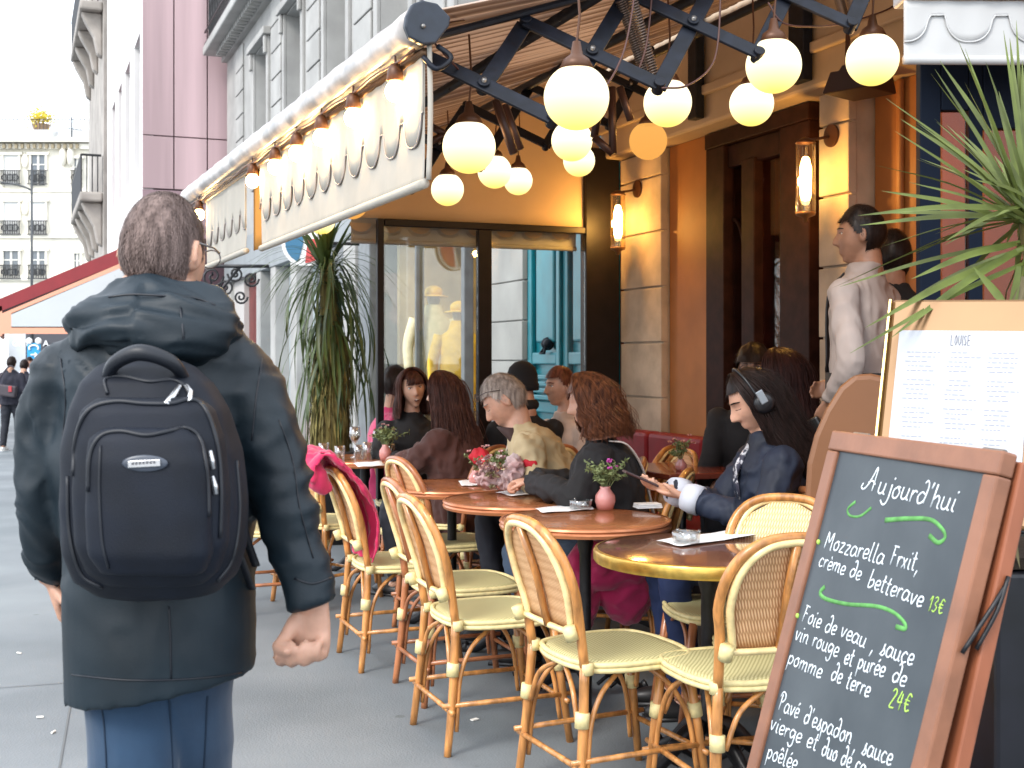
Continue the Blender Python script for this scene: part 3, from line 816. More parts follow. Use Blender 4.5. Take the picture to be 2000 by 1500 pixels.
for cx0, cx1 in ((-130, -100), (-62, -32), (8, 38), (62, 90)):
    for (y0, y1), sh in (((303, 362), cx0 == 8), ((394, 460), True), ((490, 546), False)):
        far_window(cx0, cx1, y0, y1, sh, True)
for y0, y1 in ((310, 362), (400, 455), (495, 540)): far_window(146, 158, y0, y1, y0 == 400, y0 == 310)
for px in (-20, 50): 
    for py in (395, 303):
        part('carving', MB().ell((cu(px), D8 - 0.12, cz(py + 12)), 0.25, 0.14, 0.5), CREAM_STONE, cb, world=True, smooth=True)
for px in (125, 140, 172):
    part('console', MB().ell((cu(px), D8 - 0.2 + (1.0 if px == 172 else 0), cz(306)), 0.25, 0.3, 0.7), CREAM_STONE, cb, world=True, smooth=True)
mb = MB()
for k in range(60):
    xx = cu(-250) + k * 0.26
    mb.tube([Vector((xx, D8 + 0.4, cz(280) + 1.0)), Vector((xx, D8 + 0.4, cz(280) + 1.75))], 0.025, 4)
mb.tube([Vector((cu(-250), D8 + 0.4, cz(280) + 1.75)), Vector((cu(165), D8 + 0.4, cz(280) + 1.75))], 0.03, 4)
part('roof_railing', mb, MATS['far_iron'], cb, world=True)['kind'] = 'stuff'
# roof plant in a tub
rp = thing('roof_shrub', 'bright yellow shrub in a tub on the roof of the cream building', 'shrub', (cu(70), D8 + 1.0, cz(280) + 1.0))
part('tub', MB().lathe([(0, 0), (0.5, 0), (0.6, 0.5), (0.5, 0.5), (0, 0.45)]), mat('tub_clay', (0.3, 0.2, 0.12), 0.8), rp)
mb = MB(); rnd = random.Random(5)
for k in range(420):
    v = Vector((rnd.gauss(0, 0.42), rnd.gauss(0, 0.42), 0.95 + rnd.gauss(0, 0.3)))
    e1 = Vector((rnd.uniform(-1, 1), rnd.uniform(-1, 1), rnd.uniform(-1, 1))).normalized() * 0.09; e2 = e1.orthogonal().normalized() * 0.07
    mb.add([v - e1, v + e2, v + e1, v - e2], [(0, 1, 2, 3)])
part('foliage', mb, mat('yellow_leaf', (0.62, 0.48, 0.03), 0.7), rp)
# ground floor shops below the awning, street sign, lamp post, wire mast
sh = thing('dark_shopfront', 'dark grey shopfront with white letters beyond the pedestrians', 'shop', (at(110, 700, 60).x, 60, -0.8))
def w60(x, y, d=60): return at(x, y, d)
part('front', MB().prism([w60(50, 652), w60(262, 652), w60(262, 740), w60(50, 740)], Y * 3), mat('dark_shop', (0.06, 0.06, 0.07), 0.6), sh, world=True)
def flat_text(txt, loc, size, matl, parent, name='lettering', depth=0.02):
    cu_ = bpy.data.curves.new(name, 'FONT'); cu_.body = txt; cu_.size = size; cu_.extrude = depth
    to = bpy.data.objects.new(name, cu_); COL.objects.link(to); to.rotation_euler = (R(90), 0, 0)
    dg = bpy.context.evaluated_depsgraph_get(); me = bpy.data.meshes.new_from_object(to.evaluated_get(dg))
    bpy.data.objects.remove(to)
    me.transform(Matrix.Translation(loc) @ Matrix.Rotation(R(90), 4, 'X'))
    return mesh_part(name, me, matl, parent)
WL = mat('white_letters', (0.85, 0.85, 0.85), 0.5)
flat_text('GRIP', w60(22 + 2, 676, 59.9), 0.42, WL, sh)
flat_text('A.', w60(84, 676, 59.9), 0.42, WL, sh)
wsx = thing('white_shopfront', 'bright white shopfront wall at the left edge of the street', 'shop', (at(0, 700, 62).x, 62, -0.8))
part('wall', MB().prism([w60(-120, 645, 62), w60(17, 645, 62), w60(17, 735, 62), w60(-120, 735, 62)], Y * 3), mat('white_wall', (0.85, 0.85, 0.84), 0.7), wsx, world=True)
part('doorway', MB().prism([w60(-90, 690, 61.9), w60(-60, 690, 61.9), w60(-60, 735, 61.9), w60(-90, 735, 61.9)], Y * 0.08), mat('dark_shop', (0.06, 0.06, 0.07)), wsx, world=True)
bsn = thing('blue_street_sign', 'blue traffic sign with a white curved arrow on a pole by the dark shop', 'sign', (at(66, 700, 40).x, 40, -0.5))
part('sign_plate', MB().prism([w60(53, 670, 40), w60(79, 670, 40), w60(79, 701, 40), w60(53, 701, 40)], Y * 0.03), mat('sign_sky_blue', (0.02, 0.32, 0.62), 0.4), bsn, world=True)
part('pole', MB().tube([at(66, 701, 40.06), Vector((at(66, 700, 40).x, 40.06, -0.5))], 0.035, 8), GREY_STEEL, bsn, world=True)
pts = [at(66 + 9 * math.cos(R(t)), 680 + 6 * math.sin(R(t)), 39.97) for t in range(150, 410, 20)]
part('arrow', MB().tube(pts, 0.03, 5).tube([at(60, 693, 39.97), at(72, 693, 39.97)], 0.025, 5).tube([at(68, 689, 39.97), at(73, 693, 39.97), at(68, 697, 39.97)], 0.025, 5), WL, bsn, world=True)
for dx in (-9, 9):
    part('cap', MB().ell(at(66 + dx, 666, 39.98), 0.11, 0.05, 0.11), mat('sign_white', (0.8, 0.8, 0.8)), bsn, world=True, smooth=True)
lp = thing('street_lamp', 'slender dark street lamp with a curved arm in front of the cream building', 'lamp', (at(62, 700, 60).x, 60, -0.8))
DK = mat('lamp_dark', (0.05, 0.055, 0.06), 0.5)
part('pole', MB().tube([Vector((at(62, 700, 60).x, 60, -0.8)), at(62, 320, 60)], [0.09, 0.05], 8), DK, lp, world=True, smooth=True)
part('arm', MB().tube(catmull([at(62, 372, 60), at(50, 366, 60), at(30, 360, 60), at(8, 357, 60), at(-14, 352, 60)], 4), [0.05, 0.035], 6), DK, lp, world=True, smooth=True)
part('lamp_head', MB().loft([(at(-34, 354, 60), Z * 0.03, Y * 0.1), (at(-22, 350, 60), Z * 0.12, Y * 0.22), (at(-6, 355, 60), Z * 0.05, Y * 0.12)], 10), DK, lp, world=True, smooth=True)
an = thing('roof_aerial', 'thin aerial mast on the roof at the right of the cream building', 'aerial', at(140, 272, 84.5))
part('mast', MB().tube([at(140, 272, 84.5), at(140, 228, 84.5)], 0.05, 5).tube([at(128, 250, 84.5), at(160, 254, 84.5)], 0.03, 5).tube([at(138, 202, 84.5), at(164, 208, 84.5)], 0.012, 4), DK, an, world=True)
ac = thing('roof_ventilator', 'round grey ventilator on the roof of the cream building', 'vent', at(106, 268, 85.5))
part('cowl', MB().lathe([(0, -0.3), (0.3, -0.3), (0.3, 0.1), (0.42, 0.25), (0.3, 0.5), (0, 0.55)], (0, 0, 0), 14), ROOFC, ac, smooth=True)
# ================================================================ AWNING OVER THE TERRACE
NB = at(820, 50, 3.98); FB = at(370, 385, 8.46)
BU = (FB - NB).normalized()
aw = thing('terrace_awning', 'long cream terrace awning with scalloped valance and black scissor arms', 'awning', T(6, 4, 3.5))
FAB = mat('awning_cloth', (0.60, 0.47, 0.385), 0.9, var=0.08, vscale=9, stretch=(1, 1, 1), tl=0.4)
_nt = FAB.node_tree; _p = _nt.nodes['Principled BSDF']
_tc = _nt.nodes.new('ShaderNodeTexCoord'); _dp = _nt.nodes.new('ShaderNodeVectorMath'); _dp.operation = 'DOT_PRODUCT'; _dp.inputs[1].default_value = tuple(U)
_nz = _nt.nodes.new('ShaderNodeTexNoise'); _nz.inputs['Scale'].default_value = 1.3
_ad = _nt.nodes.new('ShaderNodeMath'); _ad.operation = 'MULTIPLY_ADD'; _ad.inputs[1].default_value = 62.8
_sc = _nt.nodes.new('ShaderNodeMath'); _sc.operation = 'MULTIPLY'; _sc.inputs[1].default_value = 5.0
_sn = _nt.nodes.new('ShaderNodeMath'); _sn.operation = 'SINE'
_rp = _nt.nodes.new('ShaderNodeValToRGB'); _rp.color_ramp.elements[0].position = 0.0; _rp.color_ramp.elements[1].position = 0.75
_rp.color_ramp.elements[0].color = (0.27, 0.185, 0.14, 1); _rp.color_ramp.elements[1].color = (0.66, 0.53, 0.44, 1)  # dark stripes paint the shade of the pleat creases into the cloth colour
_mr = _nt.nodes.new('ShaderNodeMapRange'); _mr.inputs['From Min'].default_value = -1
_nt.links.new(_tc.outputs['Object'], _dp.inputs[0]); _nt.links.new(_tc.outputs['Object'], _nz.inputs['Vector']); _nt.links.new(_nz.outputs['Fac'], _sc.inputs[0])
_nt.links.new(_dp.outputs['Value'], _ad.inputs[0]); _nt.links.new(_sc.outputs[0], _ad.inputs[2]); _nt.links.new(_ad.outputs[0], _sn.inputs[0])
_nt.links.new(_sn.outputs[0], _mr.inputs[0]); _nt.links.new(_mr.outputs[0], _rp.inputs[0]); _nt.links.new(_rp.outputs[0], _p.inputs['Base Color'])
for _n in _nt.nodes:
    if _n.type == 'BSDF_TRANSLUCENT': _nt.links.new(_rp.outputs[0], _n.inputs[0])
def fab_z(a_, b_):
    t = (a_ - 3.806) / (8.68 - 3.806)
    bb = 1.2 - 0.12 * t; z0 = 2.52 + 0.03 * t
    s = (b_ - bb) / (4.0 - bb)
    return z0 + (3.52 - z0) * s - 0.05 * math.sin(math.pi * s)
rows = []
rnd = random.Random(3)
na_ = 760
for i in range(na_ + 1):
    a_ = 3.80 + (8.75 - 3.80) * i / na_
    row = []
    for j in range(15):
        s = j / 14
        t = (a_ - 3.806) / (8.68 - 3.806)
        b_ = (1.2 - 0.12 * t) * (1 - s) + 3.86 * s
        rip = -0.034 * abs(math.sin(a_ * math.pi / 0.10 + 1.0 * noise.noise(Vector((a_ * 1.2, s * 1.5, 0))))) ** 0.55 * (0.35 + 0.65 * math.sin(math.pi * min(1, s + 0.1))) * (0.7 + 0.5 * noise.noise(Vector((a_ * 7, s, 2))))
        rip += 0.02 * noise.noise(Vector((a_ * 2.2, s * 1.2, 4)))
        row.append(T(a_, b_, fab_z(a_, b_) + rip))
    rows.append(row)
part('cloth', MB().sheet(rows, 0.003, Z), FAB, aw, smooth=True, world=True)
# front tube with rolled cloth look
tube_pts = [NB + (FB - NB) * (i / 60) for i in range(61)]
mb = MB(); mb.tube(tube_pts, [0.062 + 0.0018 * math.sin(i * 1.9) + 0.001 * math.sin(i * 5.3) for i in range(61)], 24)
part('front_roll', mb, mat('roll_cloth', (0.36, 0.33, 0.31), 0.38, var=0.4, vscale=7, spec=0.7, stretch=(1, 1, 1), coat=0.2), aw, world=True, smooth=True)
mb = MB(); mb.tube([NB + (FB - NB) * t - Z * 0.085 + W * 0.02 for t in (0, 1)], 0.016, 8)
part('front_rail', mb, mat('rail_bronze', (0.11, 0.06, 0.03), 0.4, 0.6), aw, world=True, smooth=True)
# end cap: six sided dark plate with a bolt
capn = -BU
cx_ = W; cz_ = Z
prof = [(-0.055, 0.02), (-0.035, 0.06), (0.0, 0.075), (0.05, 0.07), (0.095, 0.03), (0.09, 0.0), (0.045, -0.06), (0.0, -0.068), (-0.045, -0.05), (-0.06, -0.015)]
mb = MB().prism([NB + capn * 0.003 + cx_ * x + cz_ * z for x, z in prof], capn * 0.028)
part('end_cap', mb, mat('cap_navy', (0.012, 0.018, 0.03), 0.45, var=0.2, vscale=20), aw, world=True, bevel=0.006)
part('cap_bolt', MB().ell(NB + capn * 0.034 - Z * 0.01, 0.008), GREY_STEEL, aw, world=True, smooth=True)
part('cap_hook', MB().tube(catmull([NB + W * 0.06 - Z * 0.06, NB + W * 0.1 - Z * 0.1 + capn * 0.02, NB + W * 0.05 - Z * 0.14 + capn * 0.02, NB + W * 0.01 - Z * 0.1], 5), 0.009, 6), NAVY_METAL, aw, world=True, smooth=True)

def valance(name, parent, O, D, N, L_, zt, zb, pitch, ztop_n, depth, canvas, pipe, phase=0.0, notch=0.2):
    """straight cloth strip O + D*s, hanging zt..zb, a scalloped flap in front of it (towards N) with a piped edge"""
    n = int(L_ / 0.02)
    rws = []
    for i in range(n + 1):
        s = L_ * i / n
        r_ = []
        for j in range(13):
            z = zt(s) + (zb - zt(s)) * j / 12
            amp = 0.006 * (j / 12) * noise.noise(Vector((s * 5, j * 0.2, 1))) + 0.0016 * math.sin(s * 52 + j * 0.15)
            r_.append(O + D * s + N * amp + Z * z)
        rws.append(r_)
    part('valance', MB().sheet(rws, -0.002, N), canvas, parent, world=True, smooth=True)
    edge = []
    rws = []
    m_ = int(L_ / pitch * 24)
    for i in range(m_ + 1):
        s = L_ * i / m_
        ph = (s / pitch + phase) % 1.0
        if ph < notch: h = ztop_n
        else:
            q_ = (ph - (notch + (1 - notch) / 2)) / ((1 - notch) / 2)
            h = ztop_n - depth * math.sqrt(max(0.0, 1 - abs(q_) ** 2.4))
        amp = 0.0016 * math.sin(s * 52)
        base = O + D * s + N * (0.004 + amp)
        rws.append([base + Z * (zt(s) + (h - zt(s)) * j / 5) for j in range(6)])
        edge.append(base + Z * h + N * 0.002)
    part('scalloped_flap', MB().sheet(rws, 0.0025, N), canvas, parent, world=True, smooth=True)
    part('piping', MB().tube(edge, 0.0034, 6), pipe, parent, world=True, smooth=True)
    part('bottom_hem', MB().tube([O + D * (L_ * i / 40) + Z * (zb + 0.004) for i in range(41)], 0.017, 10), canvas, parent, world=True, smooth=True)

PIPE = mat('grey_piping', (0.30, 0.27, 0.26), 0.7)
def on_bar(px):
    lo, hi = 0.0, 1.0
    for _ in range(30):
        t = (lo + hi) / 2; p_ = NB + (FB - NB) * t
        x_ = 1000 + p_.x * F / p_.y
        if x_ > px: lo = t
        else: hi = t
    return t
Lb = (FB - NB).length
N_ = -W
def v_top(s0):
    return lambda s: (NB + BU * (s + s0)).z - 0.075
t1, t2, t3 = on_bar(503), on_bar(474), on_bar(398)
O1 = NB + W * 0.02; O1 = Vector((O1.x, O1.y, 0)); DH = Vector((BU.x, BU.y, 0))
valance('valance', aw, O1 + DH * 0.01, DH, N_, Lb * t1 - 0.01, v_top(0.01), 1.965, 0.232, 2.20, 0.10, CANVAS, PIPE, 0.15)
valance('valance', aw, O1 + DH * (Lb * t2), DH, N_, Lb * (t3 - t2), v_top(Lb * t2), 1.985, 0.232, 2.20, 0.09, CANVAS, PIPE, 0.5)
GAPC = mat('amber_lit_curtain', (0.62, 0.30, 0.06), 0.8, tl=0.4)  # orange lamplight in the gap is put into this cloth's colour
mb = MB().sheet([[O1 + DH * (Lb * (t1 + (t2 - t1) * i / 6)) + W * (0.05 + 0.02 * math.sin(i * 2)) + Z * (2.42 + (1.99 - 2.42) * j / 5) for j in range(6)] for i in range(7)], 0.002, W)
part('gap_curtain', mb, GAPC, aw, world=True, smooth=True)
# near end return of the valance (the turned edge seen end-on)
mb = MB().tube(catmull([O1 + W * 0.012 + Z * 2.42, O1 + W * 0.016 + Z * 2.2, O1 + W * 0.01 + Z * 1.98], 6), 0.009, 8)
part('valance_edge', mb, CANVAS, aw, world=True, smooth=True)

# festoon bulbs under the roll
FEST = emit_mat('festoon_glow', (1.0, 0.62, 0.24), 70)
SOCK = mat('socket_copper', (0.09, 0.035, 0.015), 0.45, 0.3)
for i, px in enumerate((783, 700, 637, 588, 545, 501, 395)):
    t = on_bar(px)
    P = NB + BU * (Lb * t) - W * 0.02 - Z * 0.085
    fb = thing('festoon_bulb', 'round warm bulb in a copper socket hanging under the awning roll', 'bulb', P, 0, 'bulbs strung under the front roll of the awning')
    lab = ['nearest the end cap', 'second from the end cap', 'third from the end cap', 'fourth from the end cap', 'fifth from the end cap', 'sixth, just before the amber gap', 'last, beside the walking man\'s head'][i]
    fb['label'] = 'warm copper socket bulb under the awning roll, ' + lab
    part('socket', MB().lathe([(0, 0.0), (0.016, 0), (0.026, -0.02), (0.03, -0.055), (0.024, -0.06), (0, -0.06)], (0, 0, 0), 14), SOCK, fb, smooth=True)
    part('bulb', MB().ell((0, 0, -0.092), 0.034, 0.034, 0.036), FEST, fb, smooth=True)
    part('hook', MB().tube([(0, 0, 0), (0, 0, 0.03)], 0.004, 6), SOCK, fb)
wire = MB().tube([NB + BU * (Lb * k / 40) - W * 0.02 - Z * (0.08 + 0.006 * math.sin(k * 1.3)) for k in range(41)], 0.006, 6)
tag(part('festoon_wire', wire, SOCK, None, smooth=True), 'dark cable carrying the warm bulbs along the awning roll', 'cable')

# scissor arms
WP = W + Z * 0.36
VV = (U * 0.53 + Z * 0.85).normalized()
NN = WP.normalized().cross(VV).normalized()
def flat_bar(mb, p, q_, wd, th, off):
    d = (q_ - p).normalized(); s = NN.cross(d).normalized()
    p = p + NN * off; q_ = q_ + NN * off
    c = [p - s * wd - NN * th, p + s * wd - NN * th, p + s * wd + NN * th, p - s * wd + NN * th]
    e = [x + (q_ - p) for x in c]
    mb.hexa(c + e)
def scissor(aa, b0, z0, n, sc=1.0, half=0.225, step=0.2):
    for k in range(n):
        c = T(aa, b0 + 0.4 * k * sc, z0 + 0.144 * k * sc)
        A1_, A2_ = c - WP * step * sc + VV * half * sc, c + WP * step * sc - VV * half * sc
        B1_, B2_ = c - WP * step * sc - VV * half * sc, c + WP * step * sc + VV * half * sc
        if k == 0: B1_ = c
        m1 = MB(); flat_bar(m1, A1_, A2_, 0.029 * sc, 0.006, 0.009); part('arm_bar', m1, NAVY_METAL, aw, world=True, bevel=0.003)
        m2 = MB(); flat_bar(m2, B1_, B2_, 0.029 * sc, 0.006, -0.009); part('arm_bar', m2, NAVY_METAL, aw, world=True, bevel=0.003)
        for q_ in (c, A2_, B2_):
            part('pivot', MB().tube([q_ - NN * 0.026, q_ + NN * 0.026], 0.021, 12), NAVY_METAL, aw, world=True, bevel=0.003)
        part('bolt', MB().tube([c - NN * 0.036, c + NN * 0.036], 0.009, 8), GREY_STEEL, aw, world=True, smooth=True)
    return
scissor(3.86, 1.44, 2.312, 6)
scissor(6.55, 1.38, 2.30, 6)
def spring(p, q_, r=0.017, turns=34):
    d = q_ - p; t = d.normalized(); a_ = t.orthogonal().normalized(); b_ = t.cross(a_)
    pts = [p + d * (i / (turns * 8)) + (a_ * math.cos(i * math.pi / 4) + b_ * math.sin(i * math.pi / 4)) * r for i in range(turns * 8 + 1)]
    return MB().tube(pts, 0.0042, 4)
SPR = mat('spring_steel', (0.16, 0.12, 0.10), 0.4, 0.7)
for (x0, y0), (x1, y1), dd in (((1283, 165), (1232, -10), 4.45), ((1262, 150), (1212, 0), 4.5), ((1672, 42), (1655, -40), 4.95), ((1650, 38), (1628, -40), 5.0)):
    part('spring', spring(at(x0, y0, dd), at(x1, y1, dd - 0.1)), SPR, aw, world=True, smooth=True)
# hanging struts between the two pairs of arms
for pts, dd in ((((968, 196), (1004, 300)), 4.6), (((985, 205), (1016, 292)), 4.75), (((1195, 170), (1197, 300)), 5.3), (((1197, 300), (1160, 268)), 5.3), (((1160, 268), (1180, 160)), 5.35), (((1210, 170), (1232, 235)), 5.2), (((838, 245), (870, 262)), 5.6), (((870, 262), (835, 280)), 5.6)):
    part('strut', MB().tube([at(x, y, dd) for x, y in pts], 0.017, 8), mat('strut_brown', (0.05, 0.022, 0.015), 0.4, 0.4), aw, world=True, smooth=True)
# carrier rods parallel to the street, with hooks
for b_, z_ in ((1.95, 2.72), (2.75, 2.98), (3.5, 3.2)):
    part('carrier_rod', MB().tube([T(3.82, b_, z_), T(8.6, b_, z_ + 0.02)], 0.024, 10), NAVY_METAL, aw, world=True, smooth=True)
part('cross_rod', MB().tube([T(3.95, 1.25, 2.47), T(3.95, 3.8, 3.36)], 0.014, 8), NAVY_METAL, aw, world=True)
hk = MB()
for k in range(14):
    p_ = T(4.0 + 0.33 * k, 1.93, 2.70)
    hk.tube([p_, p_ + Z * 0.05 + W * 0.02, p_ + Z * 0.075], 0.005, 5)
part('rod_hook', hk, NAVY_METAL, aw, world=True, smooth=True)
part('wall_mount', MB().fbox(T, a_of(1582, 3.84), a_of(1552, 3.84), 3.8, 3.86, 2.86, 3.7), NAVY_METAL, aw, world=True, bevel=0.005)
part('wall_mount', MB().fbox(T, 6.5, 6.6, 3.8, 3.86, 2.86, 3.5), NAVY_METAL, aw, world=True, bevel=0.005)
# loose cables
CAB = mat('cable_brown', (0.06, 0.018, 0.012), 0.5)
for i, pts in enumerate(([(1078, 220, 3.9), (1120, 208, 3.9), (1175, 178, 3.95), (1215, 110, 4.05), (1235, 20, 4.2), (1240, -40, 4.3)],
            [(1292, 172, 4.2), (1340, 168, 4.2), (1385, 135, 4.3), (1402, 85, 4.35), (1408, -20, 4.4)],
            [(1240, 155, 4.3), (1262, 90, 4.35), (1272, 0, 4.4), (1270, -40, 4.4)],
            [(1500, 5, 4.5), (1530, 45, 4.5), (1590, 52, 4.6), (1650, 45, 4.7), (1740, 15, 4.8), (1762, -20, 4.8)],
            [(845, 50, 4.0), (960, 30, 4.5), (1100, 0, 5.0), (1200, -30, 5.3)], [(845, 80, 4.0), (890, 130, 4.1), (900, 140, 4.2)])):
    tag(part('loose_cable', MB().tube(catmull([at(*q_) for q_ in pts], 8), 0.0038, 6), CAB, None, smooth=True),
        ['thin brown cable looping across the largest globe', 'thin cable looping around the right side of the middle globes', 'short cable dropping beside the twin springs', 'cable sagging below the arms by the wall mount', 'thin cord from the awning end cap along the cloth', 'short cord under the awning end cap'][i], 'cable')

# globes
GLO = emit_mat('globe_glow', (0.62, 0.44, 0.10), 1.0, -0.095, 0.03, (1.05, 0.90, 0.58), 0.12)
GLO2 = emit_mat('globe_dim', (0.42, 0.19, 0.04), 1.0, -0.1, 0.1, (0.44, 0.21, 0.05), 0.12)
globes = [(916, 287, 52, 1, 'left foreground globe beside the end of the white valance'), (966, 335, 33, 1, 'middle one of the three receding globes beside the valance'), (1012, 353, 28, 1, 'small globe hanging in front of the amber side panel'),
          (874, 370, 32, 1, 'lowest left globe just under the dark far arm'), (1126, 190, 64, 1, 'largest globe crossed by a dark arm bar'), (1117, 275, 40, 1, 'globe just under the largest one'), (1131, 314, 31, 1, 'lowest of the middle row of three globes'),
          (1304, 201, 47, 1, 'globe hanging directly below the twin springs'), (1266, 275, 37, 0, 'dim orange unlit looking globe below the springs'), (1511, 128, 54, 1, 'big globe partly behind a bar end'),
          (1468, 203, 43, 1, 'globe to the lower left of the big one by the wall mount'), (1704, 116, 51, 1, 'rightmost globe beside the white side valance'), (688, 398, 30, 0, 'orange globe half hidden under the valance hem'), (628, 432, 26, 1, 'yellow globe glimpsed above the palm')]
for i, (px, py, r, on, lab) in enumerate(globes):
    d = F * 0.1 / r
    if i == 2: d = 7.9
    if i == 6: d = 7.6
    rad = r * d / F
    P = at(px, py, d)
    g = thing('globe_lamp', 'milk glass lamp, ' + lab, 'lamp', P, 0, 'globe lamps hung under the awning')
    part('globe', MB().ell((0, 0, 0), rad, rad, rad, n=36, m=24), GLO if on else GLO2, g, smooth=True)
    part('fitting', MB().lathe([(0, rad + 0.07), (0.012, rad + 0.07), (0.02, rad + 0.03), (0.04, rad + 0.015), (0.055, rad - 0.016), (0.0, rad - 0.02)], (0, 0, 0), 16), SOCK, g, smooth=True)
    aa = -0.3714 * P.x + 0.9285 * P.y; bb = 0.9285 * P.x + 0.3714 * P.y
    top = min(fab_z(aa, min(bb, 3.8)) - P.z - 0.02, 1.2)
    if top > rad + 0.08: part('cord', MB().tube([(0, 0, rad + 0.06), (0.01, 0, top * 0.6), (0, 0, top)], 0.004, 6), SOCK, g)
    if on:
        L = bpy.data.lights.new('globe_light', 'POINT'); L.energy = 6.5; L.color = (1.0, 0.50, 0.17); L.shadow_soft_size = 0.05
        lo = bpy.data.objects.new('globe_light', L); COL.objects.link(lo); lo.parent = g

# wall lanterns
SG = glass_mat('lantern_glass', (1.0, 0.86, 0.62), 0.10)
BULB = emit_mat('lantern_bulb', (1.0, 0.70, 0.28), 14)
for i, (px, py, lab) in enumerate(((1230, 400, 'on the left stone pillar beside the dark window post'), (1604, 310, 'on the right stone pillar by the doorway'))):
    aa = a_of(px + 10, BF); P = T(aa, BF - 0.13, 2.36)
    w = thing('wall_lantern', 'glowing glass tube lantern ' + lab, 'lamp', P, 0, 'tube lanterns on the stone pillars')
    part('glass_tube', MB().lathe([(0.05, -0.19), (0.052, -0.18), (0.052, 0.17), (0.05, 0.18)], n=24), SG, w, smooth=True)
    part('bulb', MB().lathe([(0.0, -0.125), (0.02, -0.12), (0.03, -0.09), (0.032, 0.05), (0.02, 0.1), (0.012, 0.11)], n=16), BULB, w, smooth=True)
    part('cap', MB().lathe([(0, 0.215), (0.02, 0.21), (0.045, 0.195), (0.055, 0.182), (0.0, 0.178)], n=20), SOCK, w, smooth=True)
    part('foot', MB().lathe([(0, -0.24), (0.012, -0.235), (0.014, -0.215), (0.05, -0.2), (0.054, -0.185), (0.0, -0.18)], n=20), mat('lantern_brass', (0.35, 0.18, 0.07), 0.35, 0.7), w, smooth=True)
    v = W * 0.128
    part('arm', MB().tube([Vector((0, 0, 0.2)), v * 0.6 + Z * 0.21, v + Z * 0.22 - U * 0.06], 0.008, 8), SOCK, w, smooth=True)
    part('back_plate', MB().tube([v + Z * 0.22 - U * 0.06 - W * 0.015, v + Z * 0.22 - U * 0.06], 0.06, 24), SOCK, w)
    L = bpy.data.lights.new('lantern_light', 'POINT'); L.energy = 7; L.color = (1.0, 0.50, 0.10); L.shadow_soft_size = 0.03
    lo = bpy.data.objects.new('lantern_light', L); COL.objects.link(lo); lo.parent = w; lo.location = tuple(-W * 0.0 + Z * -0.02 - W * 0.075)

# dark heater box under the lintel
hbx = thing('wall_speaker', 'dark angular box speaker fixed under the beige fascia by the right globe', 'speaker', at(1645, 160, 6.0))
part('housing', MB().prism([Vector((-0.1, 0, -0.06)), Vector((-0.06, 0, 0.05)), Vector((-0.02, 0, 0.055)), Vector((0.0, 0, 0.085)), Vector((0.1, 0, 0.08)), Vector((0.12, 0, -0.02))], W * 0.22 + Y * 0.1), mat('speaker_dark', (0.03, 0.012, 0.01), 0.5), hbx, bevel=0.006)
part('bracket', MB().tube([Vector((0.05, 0.1, 0.08)), Vector((0.07, 0.15, 0.3))], 0.012, 6), SOCK, hbx)

# ================================================================ GLASS SCREEN ACROSS THE END OF THE TERRACE
SA = 7.9
scn = thing('glass_screen', 'black framed glass windbreak closing the far end of the terrace', 'screen', T(SA, 3, 0))
FR = mat('screen_frame', (0.007, 0.004, 0.004), 0.5, spec=0.25, var=0.3, vscale=10)
def sp(name, b0, b1, z0, z1, m_=FR, a0=SA, a1=SA + 0.05, bv=0.005): return part(name, MB().fbox(T, a0, a1, b0, b1, z0, z1), m_, scn, world=True, bevel=bv)
sp('post', 2.20, 2.245, 0, 2.33); sp('post', 2.914, 3.012, 0, 2.282, a1=SA + 0.06); sp('post', 3.727, 3.99, 0, 2.9, a1=SA + 0.1)
sp('top_rail', 2.248, 3.724, 2.284, 2.33); sp('bottom_rail', 2.248, 2.911, 0.55, 0.6); sp('bottom_rail', 3.015, 3.724, 0.55, 0.6)
sp('lower_panel', 2.248, 2.911, 0.05, 0.547, a0=SA + 0.01, a1=SA + 0.03); sp('lower_panel', 3.015, 3.724, 0.05, 0.547, a0=SA + 0.01, a1=SA + 0.03)
PANE = glass_mat('screen_glass', (0.97, 0.98, 0.97), 0.02, 0.02, 0.4)
sp('pane', 2.248, 2.911, 0.603, 2.281, PANE, SA + 0.018, SA + 0.026, 0); sp('pane', 3.015, 3.724, 0.603, 2.281, PANE, SA + 0.018, SA + 0.026, 0)
# canvas side panel above it, scalloped strip hanging outside
scv = thing('side_canvas', 'amber lit canvas side panel above the glass screen with a scalloped strip', 'awning', T(SA + 0.08, 3, 2.3))
TAN = mat('tan_canvas', (0.62, 0.46, 0.30), 0.85, var=0.06, vscale=3, bump=0.25, bscale=6, dist=0.02, tl=0.25)
rws = []
for i in range(41):
    b_ = 2.06 + (3.86 - 2.06) * i / 40
    zt_ = fab_z(SA + 0.07, b_) - 0.04
    rws.append([T(SA + 0.06 + 0.012 * noise.noise(Vector((b_ * 3, j * 0.4, 9))) - 0.02 * (j / 8), b_, zt_ + (2.335 - zt_) * j / 8) for j in range(9)])
part('canvas', MB().sheet(rws, 0.003, U), TAN, scv, world=True, smooth=True)
OX = T(SA + 0.16, 2.06, 0)
valance('strip', scv, OX, W, -U, 1.66, lambda s: 2.36, 2.185, 0.21, 2.29, 0.052, CANVAS, CANVAS, 0.3)
sc2 = MB()
for k in range(8):
    cb_ = 2.12 + 0.21 * k
    sc2.prism([T(SA + 0.142, cb_ + 0.075 * math.cos(R(t)), 2.31 + 0.06 * math.sin(R(t))) for t in range(180, 361, 15)], -U * 0.004)
part('tan_scallop', sc2, TAN, scv, world=True)['kind'] = 'stuff'

